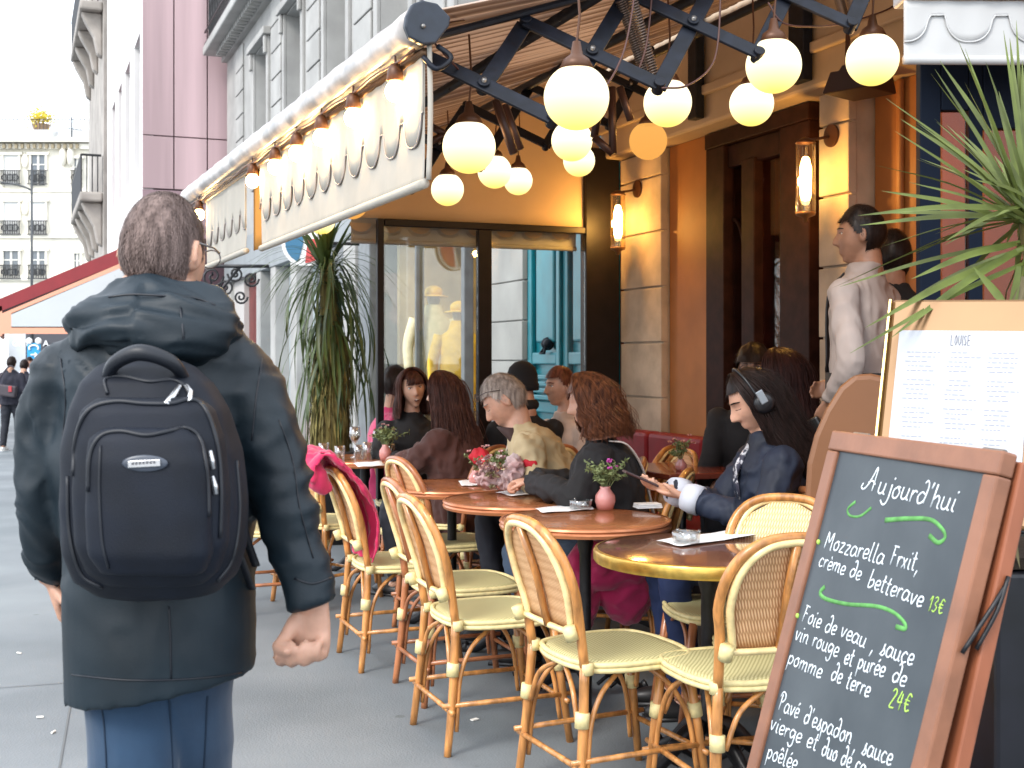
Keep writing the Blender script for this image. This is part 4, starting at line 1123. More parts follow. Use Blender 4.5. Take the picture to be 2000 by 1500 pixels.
# ================================================================ WHITE SIDE AWNING AND POSTS AT THE RIGHT
wa = thing('white_side_awning', 'white scalloped awning valance hanging at the top right corner', 'awning', at(1880, 0, 4.4))
O2 = at(1765, 700, 4.4); O2 = Vector((O2.x, O2.y, 0))
WCAN = mat('white_canvas', (0.46, 0.46, 0.455), 0.8, var=0.03, vscale=4, bump=0.15, bscale=10, dist=0.01)
valance('valance', wa, O2, (X + Y * 0.02).normalized(), -Y, 0.9, lambda s: 2.68, 2.465, 0.232, 2.628, 0.095, WCAN, WCAN, 0.62, 0.26)
part('grey_top_rail', MB().box(O2 + X * 0.45 + Z * 2.71 + Y * 0.05, (0.9, 0.16, 0.05)), mat('rail_grey', (0.45, 0.47, 0.5), 0.4), wa, world=True, bevel=0.01)
part('roof_cloth', MB().prism([O2 + Z * 2.70 + Y * 0.02, O2 + X * 0.9 + Z * 2.70 + Y * 0.02, O2 + X * 0.9 + Z * 3.05 + Y * 0.9, O2 + Z * 3.05 + Y * 0.9], Z * 0.004), WCAN, wa, world=True)
rs2 = thing('entrance_screen', 'tall dark blue framed glass screen behind the spiky plant', 'screen', at(1900, 700, 4.7))
NB2 = mat('navy_paint', (0.004, 0.008, 0.018), 0.6, spec=0.1)
def rsx(name, x0, x1, z0, z1, d=4.7, th=0.05, m_=NB2):
    p0, p1 = at(x0, 700, d), at(x1, 700, d)
    return part(name, MB().hexa([Vector((p0.x, d, z0)), Vector((p1.x, d, z0)), Vector((p1.x, d + th, z0)), Vector((p0.x, d + th, z0)), Vector((p0.x, d, z1)), Vector((p1.x, d, z1)), Vector((p1.x, d + th, z1)), Vector((p0.x, d + th, z1))]), m_, rs2, world=True, bevel=0.004)
rsx('post', 1797, 1838, 0, 2.62); rsx('post', 1893, 1920, 0, 2.62); rsx('post', 2040, 2070, 0, 2.62)
rsx('top_rail', 1839, 1892, 2.35, 2.62); rsx('top_rail', 1921, 2039, 2.28, 2.62); rsx('bottom_rail', 1839, 1892, 0, 0.25); rsx('bottom_rail', 1921, 2039, 0, 0.25)
rsx('pane', 1839, 1892, 0.253, 2.347, 4.72, 0.006, CG); rsx('pane', 1921, 2039, 0.253, 2.277, 4.72, 0.006, CG)

# ================================================================ FURNITURE
CREAM = mat('cream_weave_rim', (0.74, 0.62, 0.30), 0.45, var=0.12, vscale=40)
RAT = mat('rattan_pole', (0.50, 0.215, 0.06), 0.32, var=0.35, vscale=14, stretch=(3, 3, 0.6), bump=0.15, bscale=60, coat=0.3, dist=0.002)
RATD = mat('rattan_dark', (0.36, 0.13, 0.05), 0.35, var=0.3, vscale=14, coat=0.3)
ARCH = mat('rattan_arch', (0.82, 0.64, 0.31), 0.3, var=0.2, vscale=20, coat=0.3)
SEATW = weave_mat('seat_weave', (0.74, 0.68, 0.37), (0.40, 0.35, 0.15), 105, 45)
BACKW = weave_mat('back_weave', (0.82, 0.54, 0.30), (0.46, 0.22, 0.09), 120, 32)
BACKC = weave_mat('back_weave_cream', (0.82, 0.70, 0.42), (0.50, 0.34, 0.14), 120, 32)

def make_chair(label, polemat=RAT, backmat=BACKW, seatmat=SEATW):
    t = thing('rattan_chair', label, 'chair')
    # seat: rounded slab with a lobed cream rim
    def outline(rx, ry, lobes=0.0, n=48):
        o_ = []
        for k in range(n):
            th = 2 * math.pi * k / n
            c, s = math.cos(th), math.sin(th)
            p = 0.62
            x = rx * math.copysign(abs(c) ** p, c); y = ry * math.copysign(abs(s) ** p, s)
            if y > 0: x *= 1 + 0.06 * y / ry
            k_ = 1 + lobes * math.cos(th * 8)
            o_.append((x * k_, y * k_))
        return o_
    ol = outline(0.205, 0.2)
    mb = MB()
    rings = []
    for sc, z in ((0.0, 0.462), (0.5, 0.463), (0.85, 0.466), (0.97, 0.463), (1.0, 0.452), (0.97, 0.440), (0.5, 0.438), (0, 0.438)):
        rings.append([Vector((x * max(sc, 0.001), y * max(sc, 0.001), z)) for x, y in ol])
    mb.grid(rings, closed=True)
    part('seat', mb, seatmat, t, smooth=True)
    for z in (0.458, 0.442):
        rim = [Vector((x, y, z)) for x, y in outline(0.213, 0.208, 0.012)]
        part('seat_rim', MB().tube(rim + [rim[0], rim[1]], 0.0095, 8, caps=False), CREAM, t, smooth=True)
    def wrap(p, q_, r=0.0195): part('binding', MB().tube([p, q_], r, 12), CREAM, t, smooth=True)
    for sx in (-1, 1):
        # rear post: floor to seat, and separately the reclining post to the arch
        b0 = Vector((sx * 0.205, -0.245, 0.0)); b1 = Vector((sx * 0.178, -0.205, 0.46)); b2 = Vector((sx * 0.178, -0.235, 0.56))
        leg = catmull([b0, b0.lerp(b1, 0.5) + Vector((0, 0.005, 0)), b1], 5)
        part('leg', MB().tube(leg, [0.0135, 0.0155, 0.0155], 10), polemat, t, smooth=True)
        wrap(b0.lerp(b1, 0.60), b0.lerp(b1, 0.70), 0.0225); 
        # twin pole beside the leg, curving under the seat
        br = catmull([b0.lerp(b1, 0.18) + Vector((0, 0.028, 0)), b0.lerp(b1, 0.58) + Vector((0, 0.03, 0)), b0.lerp(b1, 0.8) + Vector((-sx * 0.01, 0.07, 0)), Vector((sx * 0.14, -0.05, 0.432))], 6)
        part('brace', MB().tube(br, 0.0085, 8), RATD if polemat is RATD else RAT, t, smooth=True)
        br = catmull([b0.lerp(b1, 0.6) + Vector((-sx * 0.026, 0, 0)), b0.lerp(b1, 0.82) + Vector((-sx * 0.07, 0.0, 0)), Vector((0.0 + sx * 0.02, -0.19, 0.432))], 6)
        part('brace', MB().tube(br, 0.0085, 8), polemat, t, smooth=True)
        f0 = Vector((sx * 0.21, 0.225, 0)); f1 = Vector((sx * 0.185, 0.165, 0.44))
        part('leg', MB().tube([f0, f0.lerp(f1, 0.5), f1], [0.0135, 0.0155, 0.0155], 10), polemat, t, smooth=True)
        wrap(f0.lerp(f1, 0.60), f0.lerp(f1, 0.70), 0.0225)
        br = catmull([f0.lerp(f1, 0.2) + Vector((0, -0.026, 0)), f0.lerp(f1, 0.6) + Vector((0, -0.03, 0)), f0.lerp(f1, 0.85) + Vector((0, -0.08, 0)), Vector((sx * 0.14, 0.03, 0.432))], 6)
        part('brace', MB().tube(br, 0.0085, 8), polemat, t, smooth=True)
        br = catmull([f0.lerp(f1, 0.62) + Vector((-sx * 0.026, 0, 0)), f0.lerp(f1, 0.85) + Vector((-sx * 0.07, 0, 0)), Vector((sx * 0.02, 0.17, 0.432))], 6)
        part('brace', MB().tube(br, 0.0085, 8), polemat, t, smooth=True)
        wrap(Vector((sx * 0.178, -0.262, 0.585)), Vector((sx * 0.178, -0.247, 0.545)), 0.021)
        for z in (0.4495,): wrap(Vector((sx * 0.18, -0.198, 0.435)), Vector((sx * 0.18, -0.200, 0.470)), 0.021)
    # stretchers near the floor
    st = 0.155
    cs = [(-0.198, -0.232), (0.198, -0.232), (0.203, 0.208), (-0.203, 0.208)]
    for i in range(4):
        p, q_ = cs[i], cs[(i + 1) % 4]
        d = Vector((q_[0] - p[0], q_[1] - p[1], 0)).normalized() * 0.03
        dz = 0.02 * (i % 2)
        part('stretcher', MB().tube([Vector((p[0], p[1], st + dz)) - d, Vector((q_[0], q_[1], st + dz)) + d], 0.0095, 8), polemat, t, smooth=True)
    # backrest plane reclining
    def bp(x, s):      # s 0 at seat, 1 at the top
        y = -0.205 - 0.04 * s - 0.085 * s * s
        return Vector((x, y - 0.02 * math.cos(x * 7) * 0, 0.46 + 0.435 * s))
    arch_w = 0.2
    def arch(inset, s0):
        pts = []
        w_ = arch_w - inset
        pts.append(bp(-0.178 + inset, s0)); pts.append(bp(-0.185 + inset, 0.35))
        for k in range(13):
            th = math.pi * k / 12
            pts.append(bp(-w_ * math.copysign(abs(math.cos(th)) ** 0.75, math.cos(th)), 0.52 + (0.48 - inset) * math.sin(th) ** 0.8))
        pts.append(bp(0.185 - inset, 0.35)); pts.append(bp(0.178 - inset, s0))
        return pts
    part('back_frame', MB().tube(catmull(arch(0, -0.03), 3), 0.0155, 10), polemat, t, smooth=True)
    inner = arch(0.03, 0.24)
    bk = [p + Vector((0, -0.014, 0)) for p in inner]
    part('back_arch', MB().tube(catmull(bk, 3), 0.0125, 10), ARCH, t, smooth=True)
    part('bottom_bar', MB().tube(catmull([bp(-0.185, 0.235) + Vector((0, -0.02, 0)), bp(-0.07, 0.225) + Vector((0, -0.02, 0)), bp(0.07, 0.225) + Vector((0, -0.02, 0)), bp(0.185, 0.235) + Vector((0, -0.02, 0))], 6), 0.0105, 8), ARCH, t, smooth=True)
    part('back_slat', MB().tube([bp(0.0, 0.22) + Vector((0, -0.022, 0)), bp(0.0, 0.6) + Vector((0, -0.022, 0)), bp(0.0, 0.95) + Vector((0, -0.018, 0))], 0.013, 8), polemat, t, smooth=True)
    # woven panel between
    rows = []
    for i in range(9):
        s = 0.24 + (0.955 - 0.24) * i / 8
        if s < 0.52: w_ = 0.158
        else:
            q_ = min(1.0, (s - 0.52) / 0.45)
            w_ = (0.17) * max(0.0, 1 - q_ ** 2.6) ** 0.55
            w_ = max(w_, 0.02)
        rows.append([bp(w_ * x, s) for x in (-1, -0.6, -0.2, 0.2, 0.6, 1)])
    part('woven_back', MB().sheet(rows, 0.008, Vector((0, -1, 0))), backmat, t, smooth=True)
    return t

def facing(fx, fy): return math.atan2(-fx, fy)
GRP = 'rattan bistro chairs on the terrace'
ch0 = make_chair('front centre rattan chair, its woven back to the viewer beside the brass edged table')
ch0['group'] = GRP
chD = make_chair('dark reddish rattan chair')
chD['group'] = GRP
for c in list(chD.children):
    if c.data.materials[0] is RAT:
        c.data = c.data.copy(); c.data.materials[0] = RATD
chC = make_chair('cream backed rattan chair', RAT, BACKC)
chC['group'] = GRP
ch0.location = (0.33, 4.0, 0); ch0.rotation_euler = (0, 0, facing(0.90, 0.43))
chD.location = (-0.20, 5.2, 0); chD.rotation_euler = (0, 0, facing(0.93, 0.37))
chD['label'] = 'reddish brown rattan chair between the tan one and the pink draped one'
chC.location = (0.91, 4.16, 0); chC.rotation_euler = (0, 0, facing(-0.25, -0.97))
chC['label'] = 'rattan chair with a cream woven back facing the street behind the brass edged table'
specs = [
    (ch0, (-0.075, 4.60), (0.93, 0.37), 'tan rattan chair at the pavement edge just left of the front centre chair'),
    (ch0, (-0.52, 5.75), (0.93, 0.37), 'rattan chair with a bright pink coat draped over its back'),
    (ch0, (0.70, 3.78), (-0.30, 0.95), 'rattan chair nearest the chalkboard, half hidden behind its frame'),
    (ch0, (-1.07, 7.16), (0.6, 0.8), 'rattan chair with a pale seat just behind the walking man\'s forearm'),
    (chD, (-1.36, 6.85), (0.93, 0.37), 'rattan chair of which only the legs show between the walking man\'s coat and sleeve'),
    (chC, (-0.34, 7.35), (-0.45, -0.89), 'rattan chair with oval cream back before the woman in the brown coat'),
    (ch0, (0.64, 6.6), (-0.93, -0.30), 'rattan chair whose bare arch shows just right of the woman in black'),
    (ch0, (0.60, 7.1), (-0.9, 0.43), 'empty rattan chair against the ochre wall behind the headphone woman'),
    (chD, (0.80, 4.66), (-0.99, -0.12), 'rattan chair under the headphone woman, only its pale seat showing below the brass edged table'),
    (chD, (-0.30, 6.35), (0.85, 0.5), 'dark rattan chair behind the tan ones, next to the table with the tealight'),
]
for src, (x, y), f_, lab in specs:
    copy_tree(src, (x, y, 0), facing(*f_), lab)

# tables -----------------------------------------------------------
TOPW = mat('copper_wood_top', (0.36, 0.135, 0.055), 0.22, var=0.25, vscale=5, spec=0.5, coat=0.35)
TOPE = mat('copper_edge', (0.52, 0.20, 0.09), 0.28, 0.4, var=0.15, vscale=10)
TOPD = mat('dark_table_top', (0.16, 0.07, 0.045), 0.14, var=0.2, vscale=6, coat=0.5)
def make_table(x, y, r, zt, top, edge, label, wide=False):
    t = thing('bistro_table', label, 'table', (x, y, 0), 0, 'round bistro tables on the terrace')
    part('tabletop', MB().lathe([(0, zt), (r - 0.012, zt), (r - 0.004, zt - 0.002), (r - 0.004, zt - 0.03), (r - 0.03, zt - 0.034), (0, zt - 0.034)], n=64), top, t, smooth=True, angle=30)
    if edge is BRASS:
        part('edge_band', MB().lathe([(r - 0.01, zt + 0.0015), (r, zt - 0.001), (r + 0.004, zt - 0.008), (r + 0.004, zt - 0.034), (r - 0.001, zt - 0.042), (r - 0.02, zt - 0.042)], n=64), edge, t, smooth=True, angle=40)
    else:
        part('edge_band', MB().lathe([(r - 0.01, zt + 0.0015), (r, zt - 0.001), (r + 0.003, zt - 0.009), (r - 0.003, zt - 0.0165), (r + 0.003, zt - 0.024), (r - 0.001, zt - 0.036), (r - 0.02, zt - 0.036)], n=64), edge, t, smooth=True, angle=40)
    part('column', MB().lathe([(0.03, 0.10), (0.045, 0.13), (0.028, 0.16), (0.042, 0.20), (0.024, 0.24), (0.024, 0.6), (0.034, 0.64), (0.03, 0.68), (0.06, zt - 0.04), (0.0, zt - 0.04)], n=16), BLACK_METAL, t, smooth=True)
    for k in range(3 + (1 if wide else 0)):
        th = 2 * math.pi * k / (3 + (1 if wide else 0)) + 0.5
        d = Vector((math.cos(th), math.sin(th), 0))
        ft = MB().tube(catmull([d * 0.02 + Z * 0.15, d * 0.1 + Z * 0.13, d * 0.2 + Z * 0.05, d * 0.27 + Z * 0.015, d * 0.3 + Z * 0.02], 5), [0.03, 0.024, 0.018, 0.016, 0.024], 8, flat=1.4)
        ft.tube(catmull([d * 0.06 + Z * 0.06, d * 0.12 + Z * 0.09, d * 0.15 + Z * 0.06, d * 0.12 + Z * 0.04], 4), 0.009, 6)
        part('foot', ft, BLACK_METAL, t, smooth=True)
    return t
make_table(0.665, 4.17, 0.385, 0.755, TOPD, BRASS, 'round bistro table with a brown top and shining brass edge, nearest the chalkboard', True)
make_table(0.30, 5.03, 0.35, 0.745, TOPW, TOPE, 'round copper coloured table with the pink vase and white napkins')
make_table(0.03, 5.72, 0.35, 0.745, TOPW, TOPE, 'round copper coloured table with white menu and ashtray before the woman in black')
make_table(-0.31, 6.35, 0.34, 0.745, TOPW, TOPE, 'round copper coloured table with the tealight in front of the older man')
make_table(-0.95, 7.95, 0.36, 0.755, TOPW, TOPE, 'far round table crowded with glasses beside the palm')

def on_table(px, py, zt): 
    d = (CAMZ - zt) * F / (py - 700)
    return Vector(((px - 1000) * d / F, d, zt))
PAPER = mat('white_paper', (0.80, 0.80, 0.80), 0.7, var=0.03, vscale=20)
CLEAR = glass_mat('clear_glass', (0.86, 0.88, 0.88), 0.16, 0.06, 0.6)
PINKG = mat('pink_glass', (0.72, 0.30, 0.27), 0.15, trans=0.25, spec=0.8)
def ashtray(p, lab, sq=1.0):
    t = thing('ashtray', lab, 'ashtray', p + Z * 0.001, 0, 'glass ashtrays on the tables')
    part('bowl', MB().lathe([(0, 0.006), (0.033, 0.006), (0.038, 0.012), (0.042, 0.037), (0.046, 0.039), (0.05, 0.036), (0.047, 0.004), (0.044, 0.0), (0, 0.0)], n=24), CLEAR, t, smooth=True)
    for k in range(3):
        th = k * 2.09; d = Vector((math.cos(th), math.sin(th), 0))
        part('rest', MB().tube([d * 0.041 + Z * 0.039, d * 0.051 + Z * 0.037], 0.006, 8), CLEAR, t, smooth=True)
    return t
def sheet_on(pts, zt, lab, name='paper_menu', lift=0.003, cat='paper'):
    ps = [on_table(x, y, zt) for x, y in pts]
    c = sum(ps, Vector()) / len(ps)
    t = thing(name, lab, cat, c, 0)
    n_ = 7
    rows = []
    for i in range(n_):
        u_ = i / (n_ - 1)
        rows.append([ps[0].lerp(ps[1], u_).lerp(ps[3].lerp(ps[2], u_), v_ / 4) + Z * (lift + 0.004 * abs(math.sin(u_ * 5 + v_))) for v_ in range(5)])
    part('sheet', MB().sheet(rows, 0.0012, Z), PAPER, t, world=True, smooth=True)
    return t
sheet_on([(1282, 1058), (1440, 1037), (1495, 1045), (1330, 1070)], 0.755, 'folded white paper menu lying under the ashtray on the brass edged table')
ashtray(on_table(1340, 1060, 0.761) , 'glass ashtray on the folded paper of the brass edged table')
sheet_on([(1045, 995), (1150, 986), (1160, 997), (1060, 1004)], 0.745, 'white paper sheet beside the pink vase')
ashtray(on_table(1134, 994, 0.75), 'square looking glass ashtray left of the pink vase')
sheet_on([(968, 963), (1100, 950), (1140, 958), (1000, 971)], 0.745, 'white paper menu on the table in front of the woman in black')
ashtray(on_table(1058, 961, 0.751), 'glass ashtray with white reflections in front of the woman in black')
nb = thing('napkin_pack', 'small stack of folded white napkins at the right edge of the copper table', 'napkins', on_table(1265, 992, 0.745), 0.25)
for k in range(3): part('napkin', MB().box((0, 0, 0.004 + 0.007 * k), (0.115 - 0.004 * k, 0.07, 0.0062)), PAPER, nb, bevel=0.002)
sheet_on([(895, 941), (938, 938), (940, 950), (902, 951)], 0.745, 'white square card on the older man\'s table', 'white_card', cat='card')
# flowers in vases
LEAFG = mat('sage_leaf', (0.16, 0.20, 0.08), 0.6, var=0.3, vscale=30)
def vase(p, label, h=0.10, r=0.045, flower=(0.6, 0.1, 0.45), n=30, seed=1, spread=0.038):
    t = thing('flower_vase', label, 'vase', p + Z * 0.001, 0, 'small flower vases on the tables')
    part('vase', MB().lathe([(0, 0.0), (r * 0.8, 0), (r, h * 0.35), (r * 0.95, h * 0.6), (r * 0.5, h * 0.9), (r * 0.55, h), (r * 0.5, h), (r * 0.42, h * 0.88), (0, h * 0.5)], n=20), PINKG, t, smooth=True)
    rd = random.Random(seed); fol = MB()
    for k in range(n):
        tip = Vector((rd.gauss(0, spread), rd.gauss(0, spread), h + rd.uniform(0.03, 0.11)))
        pts = catmull([Vector((0, 0, h * 0.6)), tip * 0.5 + Vector((0, 0, h * 0.6)), tip], 3)
        fol.tube(pts, 0.0016, 4)
        for q_ in range(16):
            c = pts[-1 - q_ % 4] + Vector((rd.gauss(0, 0.008), rd.gauss(0, 0.008), rd.gauss(0, 0.006)))
            e = Vector((rd.uniform(-1, 1), rd.uniform(-1, 1), rd.uniform(0, 1))).normalized() * 0.012; s = e.orthogonal().normalized() * 0.005
            fol.add([c - e, c + s, c + e, c - s], [(0, 1, 2, 3)])
    part('foliage', fol, LEAFG, t)
    FM = mat('petal_%d' % seed, flower, 0.6)
    for k in range(5):
        c = Vector((rd.gauss(0, spread), rd.gauss(0, spread) * 0.6, h + rd.uniform(0.06, 0.13)))
        fl = MB()
        for j in range(9):
            th = j * 0.7; d = Vector((math.cos(th), math.sin(th), rd.uniform(0.1, 0.9))).normalized() * 0.014; s = d.orthogonal().normalized() * 0.006
            fl.add([c, c + d * 0.6 + s, c + d, c + d * 0.6 - s], [(0, 1, 2, 3)])
        part('flower', fl, FM, t)
    return t
vase(on_table(1182, 995, 0.745), 'round pink vase with sage leaves and one magenta flower on the copper table', seed=1)
vase(on_table(985, 958, 0.745), 'pink vase with dusty pink and white flowers before the older man', 0.09, 0.04, (0.72, 0.45, 0.45), 34, 2, 0.05)
vase(on_table(930, 945, 0.745), 'low pink glass tealight vase left of the flowers on the older man\'s table', 0.07, 0.04, (0.7, 0.4, 0.4), 10, 3, 0.035)
# glassware on the far table
GLS = glass_mat('thin_glass', (0.93, 0.93, 0.92), 0.22, 0.05)
far_t = Vector((-0.95, 7.95, 0.756))
rd = random.Random(9)
labs = ['wine glass at the left edge of the far table', 'tall wine glass in front of the palm pot', 'tumbler in the middle of the far table', 'low glass beside the tall wine glass', 'tumbler at the right of the far table', 'small stemmed glass at the back of the far table', 'glass carafe next to the brown coat sleeve', 'upturned tumbler at the front of the far table']
for k, (dx, dy, hh, kind_) in enumerate([(-0.26, -0.05, 0.10, 't'), (-0.07, 0.03, 0.2, 'w'), (0.03, -0.12, 0.11, 't'), (-0.03, -0.08, 0.09, 't'), (0.17, -0.03, 0.1, 't'), (0.07, 0.12, 0.17, 'w'), (0.21, 0.07, 0.19, 'c'), (-0.14, -0.17, 0.09, 't')]):
    g = thing('drinking_glass', labs[k], 'glass', far_t + Vector((dx, dy, 0)), 0, 'glassware crowded on the far table')
    if kind_ == 't': pr = [(0, 0.0), (0.028, 0), (0.034, hh), (0.032, hh), (0.027, 0.006), (0, 0.006)]
    elif kind_ == 'w': pr = [(0, 0), (0.034, 0.002), (0.006, 0.008), (0.004, hh * 0.45), (0.02, hh * 0.52), (0.038, hh * 0.7), (0.032, hh), (0.03, hh), (0.036, hh * 0.7), (0.018, hh * 0.55), (0, hh * 0.5)]
    else: pr = [(0, 0), (0.045, 0), (0.05, 0.05), (0.03, 0.12), (0.022, 0.15), (0.03, hh), (0.028, hh), (0.02, 0.15), (0.027, 0.12), (0.046, 0.05), (0, 0.006)]
    part('bowl', MB().lathe(pr, n=18), GLS, g, smooth=True)
    if kind_ == 'w':
        part('drink', MB().lathe([(0, hh * 0.55), (0.02, hh * 0.57), (0.033, hh * 0.7), (0, hh * 0.7)], n=16), mat('wine', (0.5, 0.35, 0.15), 0.1), g, smooth=True)
sheet_on([(690, 906), (745, 902), (752, 911), (700, 914)], 0.755, 'white folded napkin on the far table', 'white_napkin', cat='napkin')
vase(Vector((-0.80, 7.76, 0.756)), 'dusty pink dried flowers in a vase beside the brown coat sleeve', 0.1, 0.04, (0.5, 0.25, 0.25), 30, 5, 0.05)

# banquette along the wall and the curved tan seat back
REDL = mat('red_leather', (0.22, 0.006, 0.010), 0.5, var=0.15, vscale=4, bump=0.1, bscale=20, spec=0.25)
bq = thing('red_banquette', 'long red upholstered banquette against the ochre wall behind the tables', 'bench', T(6.2, 3.6, 0))
def bseg(a0, a1):
    part('seat_cushion', MB().fbox(T, a0 + 0.004, a1 - 0.004, 3.32, 3.78, 0.32, 0.47), REDL, bq, world=True, bevel=0.03)
    part('back_cushion', MB().fbox(T, a0 + 0.004, a1 - 0.004, 3.783, 3.92, 0.40, 0.92), REDL, bq, world=True, bevel=0.03)
for k in range(4): bseg(5.0 + 0.7 * k, 5.7 + 0.7 * k)
part('plinth', MB().fbox(T, 5.0, 7.8, 3.4, 3.78, 0.0, 0.317), mat('plinth_dark', (0.03, 0.015, 0.012), 0.5), bq, world=True)
tb = thing('curved_seat_back', 'tall rounded tan upholstered seat back below the waiter', 'seat', (1.13, 4.5, 0))
TANL = mat('tan_leather', (0.20, 0.085, 0.035), 0.5, var=0.08, vscale=3)
pts = []
for x, y in ((1560, 1150), (1576, 905), (1590, 850), (1612, 800), (1640, 755), (1668, 732), (1700, 730), (1735, 738), (1800, 760), (1840, 1150)):
    pts.append(at(x, y, 4.45))
part('back_panel', MB().prism(pts, Vector((0.03, 0.09, 0))), TANL, tb, world=True, bevel=0.02)
part('seat_cushion', MB().box((1.25, 4.75, 0.42), (0.5, 0.45, 0.14)), TANL, tb, world=True, bevel=0.03)
part('base', MB().box((1.25, 4.75, 0.17), (0.46, 0.4, 0.34)), mat('plinth_dark', (0.03, 0.015, 0.012)), tb, world=True)
# small dark table inside with a red top behind the headphone woman
st_ = thing('inner_table', 'small square dark red table behind the headphone woman', 'table', T(5.6, 3.05, 0))
part('tabletop', MB().fbox(T, 5.3, 5.95, 2.95, 3.45, 0.80, 0.83), mat('dark_red_top', (0.22, 0.05, 0.03), 0.25, coat=0.4), st_, world=True, bevel=0.006)
part('column', MB().tube([T(5.62, 3.2, 0.03), T(5.62, 3.2, 0.8)], 0.025, 10), BLACK_METAL, st_, world=True, smooth=True)
part('base_plate', MB().fbox(T, 5.45, 5.8, 3.03, 3.37, 0.0, 0.03), BLACK_METAL, st_, world=True, bevel=0.005)
vase(T(5.45, 3.1, 0.83), 'small vase with pale pink buds on the dark red inner table', 0.06, 0.03, (0.6, 0.3, 0.25), 14, 7, 0.04)
# ================================================================ PALM BEYOND THE SCREEN
PY = 9.4
pal = thing('tall_dracaena', 'tall drooping dracaena palm with a shaggy trunk in a dark pot between terrace and shop', 'palm', (at(645, 700, PY).x, PY, 0), 0)
part('pot', MB().lathe([(0, 0), (0.2, 0), (0.25, 0.62), (0.28, 0.64), (0.28, 0.70), (0.23, 0.70), (0.22, 0.66), (0, 0.66)], n=24), mat('pot_dark', (0.03, 0.025, 0.025), 0.5, var=0.3), pal, smooth=True)
BARK = mat('fibrous_bark', (0.15, 0.12, 0.035), 0.9, var=0.5, vscale=12, stretch=(3, 3, 0.4), bump=0.8, bscale=30, dist=0.02)
part('trunk', MB().tube(catmull([(0.0, 0, 0.64), (0.0, 0, 0.9), (0.02, 0, 1.3), (0.0, 0, 1.7), (-0.03, 0, 2.12)], 5), [0.15, 0.15, 0.12, 0.08, 0.05], 14), BARK, pal, smooth=True)
def strap_leaf(mb, pts, w, n=10, up=Z, fold=0.25):
    c = catmull(pts, max(2, n // (len(pts) - 1)))
    L_ = len(c); prev = None
    o = len(mb.v)
    for i, p in enumerate(c):
        t = (c[min(i + 1, L_ - 1)] - c[max(i - 1, 0)])
        if t.length < 1e-7: t = Vector((0, 0, 1))
        t.normalize()
        s = t.cross(up)
        if s.length < 0.05: s = t.cross(X)
        s.normalize()
        if prev is not None and s.dot(prev) < 0: s = -s
        prev = s
        f = i / (L_ - 1)
        ww = w * (0.55 + 0.45 * sm(0, 0.2, f)) * (1 - f ** 3.0) + 0.0004
        nn = s.cross(t)
        mb.v.extend([p - s * ww, p - nn * ww * fold, p + s * ww])
    for i in range(L_ - 1):
        a_ = o + i * 3
        for k in (0, 1):
            mb.f.append([a_ + k, a_ + k + 1, a_ + k + 4, a_ + k + 3]); mb.m.append(0)
DLEAF = mat('dracaena_leaf', (0.065, 0.10, 0.025), 0.42, var=0.55, vscale=3, spec=0.6, tl=0.2)
rd = random.Random(21)
# leaf archetypes shared by many leaf objects
def hang(seed, L_, out, w):
    r_ = random.Random(seed); mb = MB()
    strap_leaf(mb, [(0, 0, 0), (out * 0.5, 0, 0.06), (out, r_.uniform(-.03, .03), -L_ * 0.25), (out * 1.15, r_.uniform(-.05, .05), -L_ * 0.6), (out * r_.uniform(1.0, 1.2), r_.uniform(-.06, .06), -L_)], w, 12)
    return mb.mesh('leaf', DLEAF, True)
def spray(seed, L_, drop, w):
    r_ = random.Random(seed); mb = MB()
    strap_leaf(mb, [(0, 0, 0), (L_ * 0.35, 0, 0.05), (L_ * 0.7, r_.uniform(-.03, .03), 0.03 - drop * 0.3), (L_, r_.uniform(-.05, .05), -drop)], w, 9)
    return mb.mesh('leaf', DLEAF, True)
def upright(seed, L_, w):
    r_ = random.Random(seed); mb = MB()
    strap_leaf(mb, [(0, 0, 0), (0.04, 0, L_ * 0.4), (0.10, 0, L_ * 0.75), (r_.uniform(0.12, 0.24), 0, L_)], w, 8)
    return mb.mesh('leaf', DLEAF, True)
HM = [hang(k, 0.5 + 0.07 * k, 0.13 + 0.055 * (k % 5), 0.011 + 0.0015 * (k % 3)) for k in range(8)]
SM = [spray(k, 0.42 + 0.05 * k, 0.02 + 0.07 * k, 0.006) for k in range(6)]
UM = [upright(k, 0.42 + 0.03 * k, 0.02) for k in range(5)]
def leafobj(me, par, loc, rz, tilt=0.0, sc=1.0):
    o = bpy.data.objects.new('leaf', me); COL.objects.link(o); o.parent = par
    o.location = loc; o.rotation_euler = (rd.uniform(-0.1, 0.1), tilt, rz); o.scale = (sc, sc, sc)
    return o
for k in range(120):
    z = rd.uniform(1.35, 2.1)
    leafobj(rd.choice(HM), pal, (0, 0, z), rd.uniform(0, 6.28), rd.uniform(-0.15, 0.2), rd.uniform(0.75, 1.1))
for k in range(100):
    leafobj(rd.choice(SM), pal, (-0.03, 0, rd.uniform(1.95, 2.15)), rd.uniform(0, 6.28), rd.uniform(-0.45, 0.5), rd.uniform(0.8, 1.1))
for k in range(48):
    leafobj(rd.choice(UM), pal, (-0.03, 0, rd.uniform(1.98, 2.12)), rd.uniform(0, 6.28), rd.uniform(-0.1, 0.45), rd.uniform(0.8, 1.1))
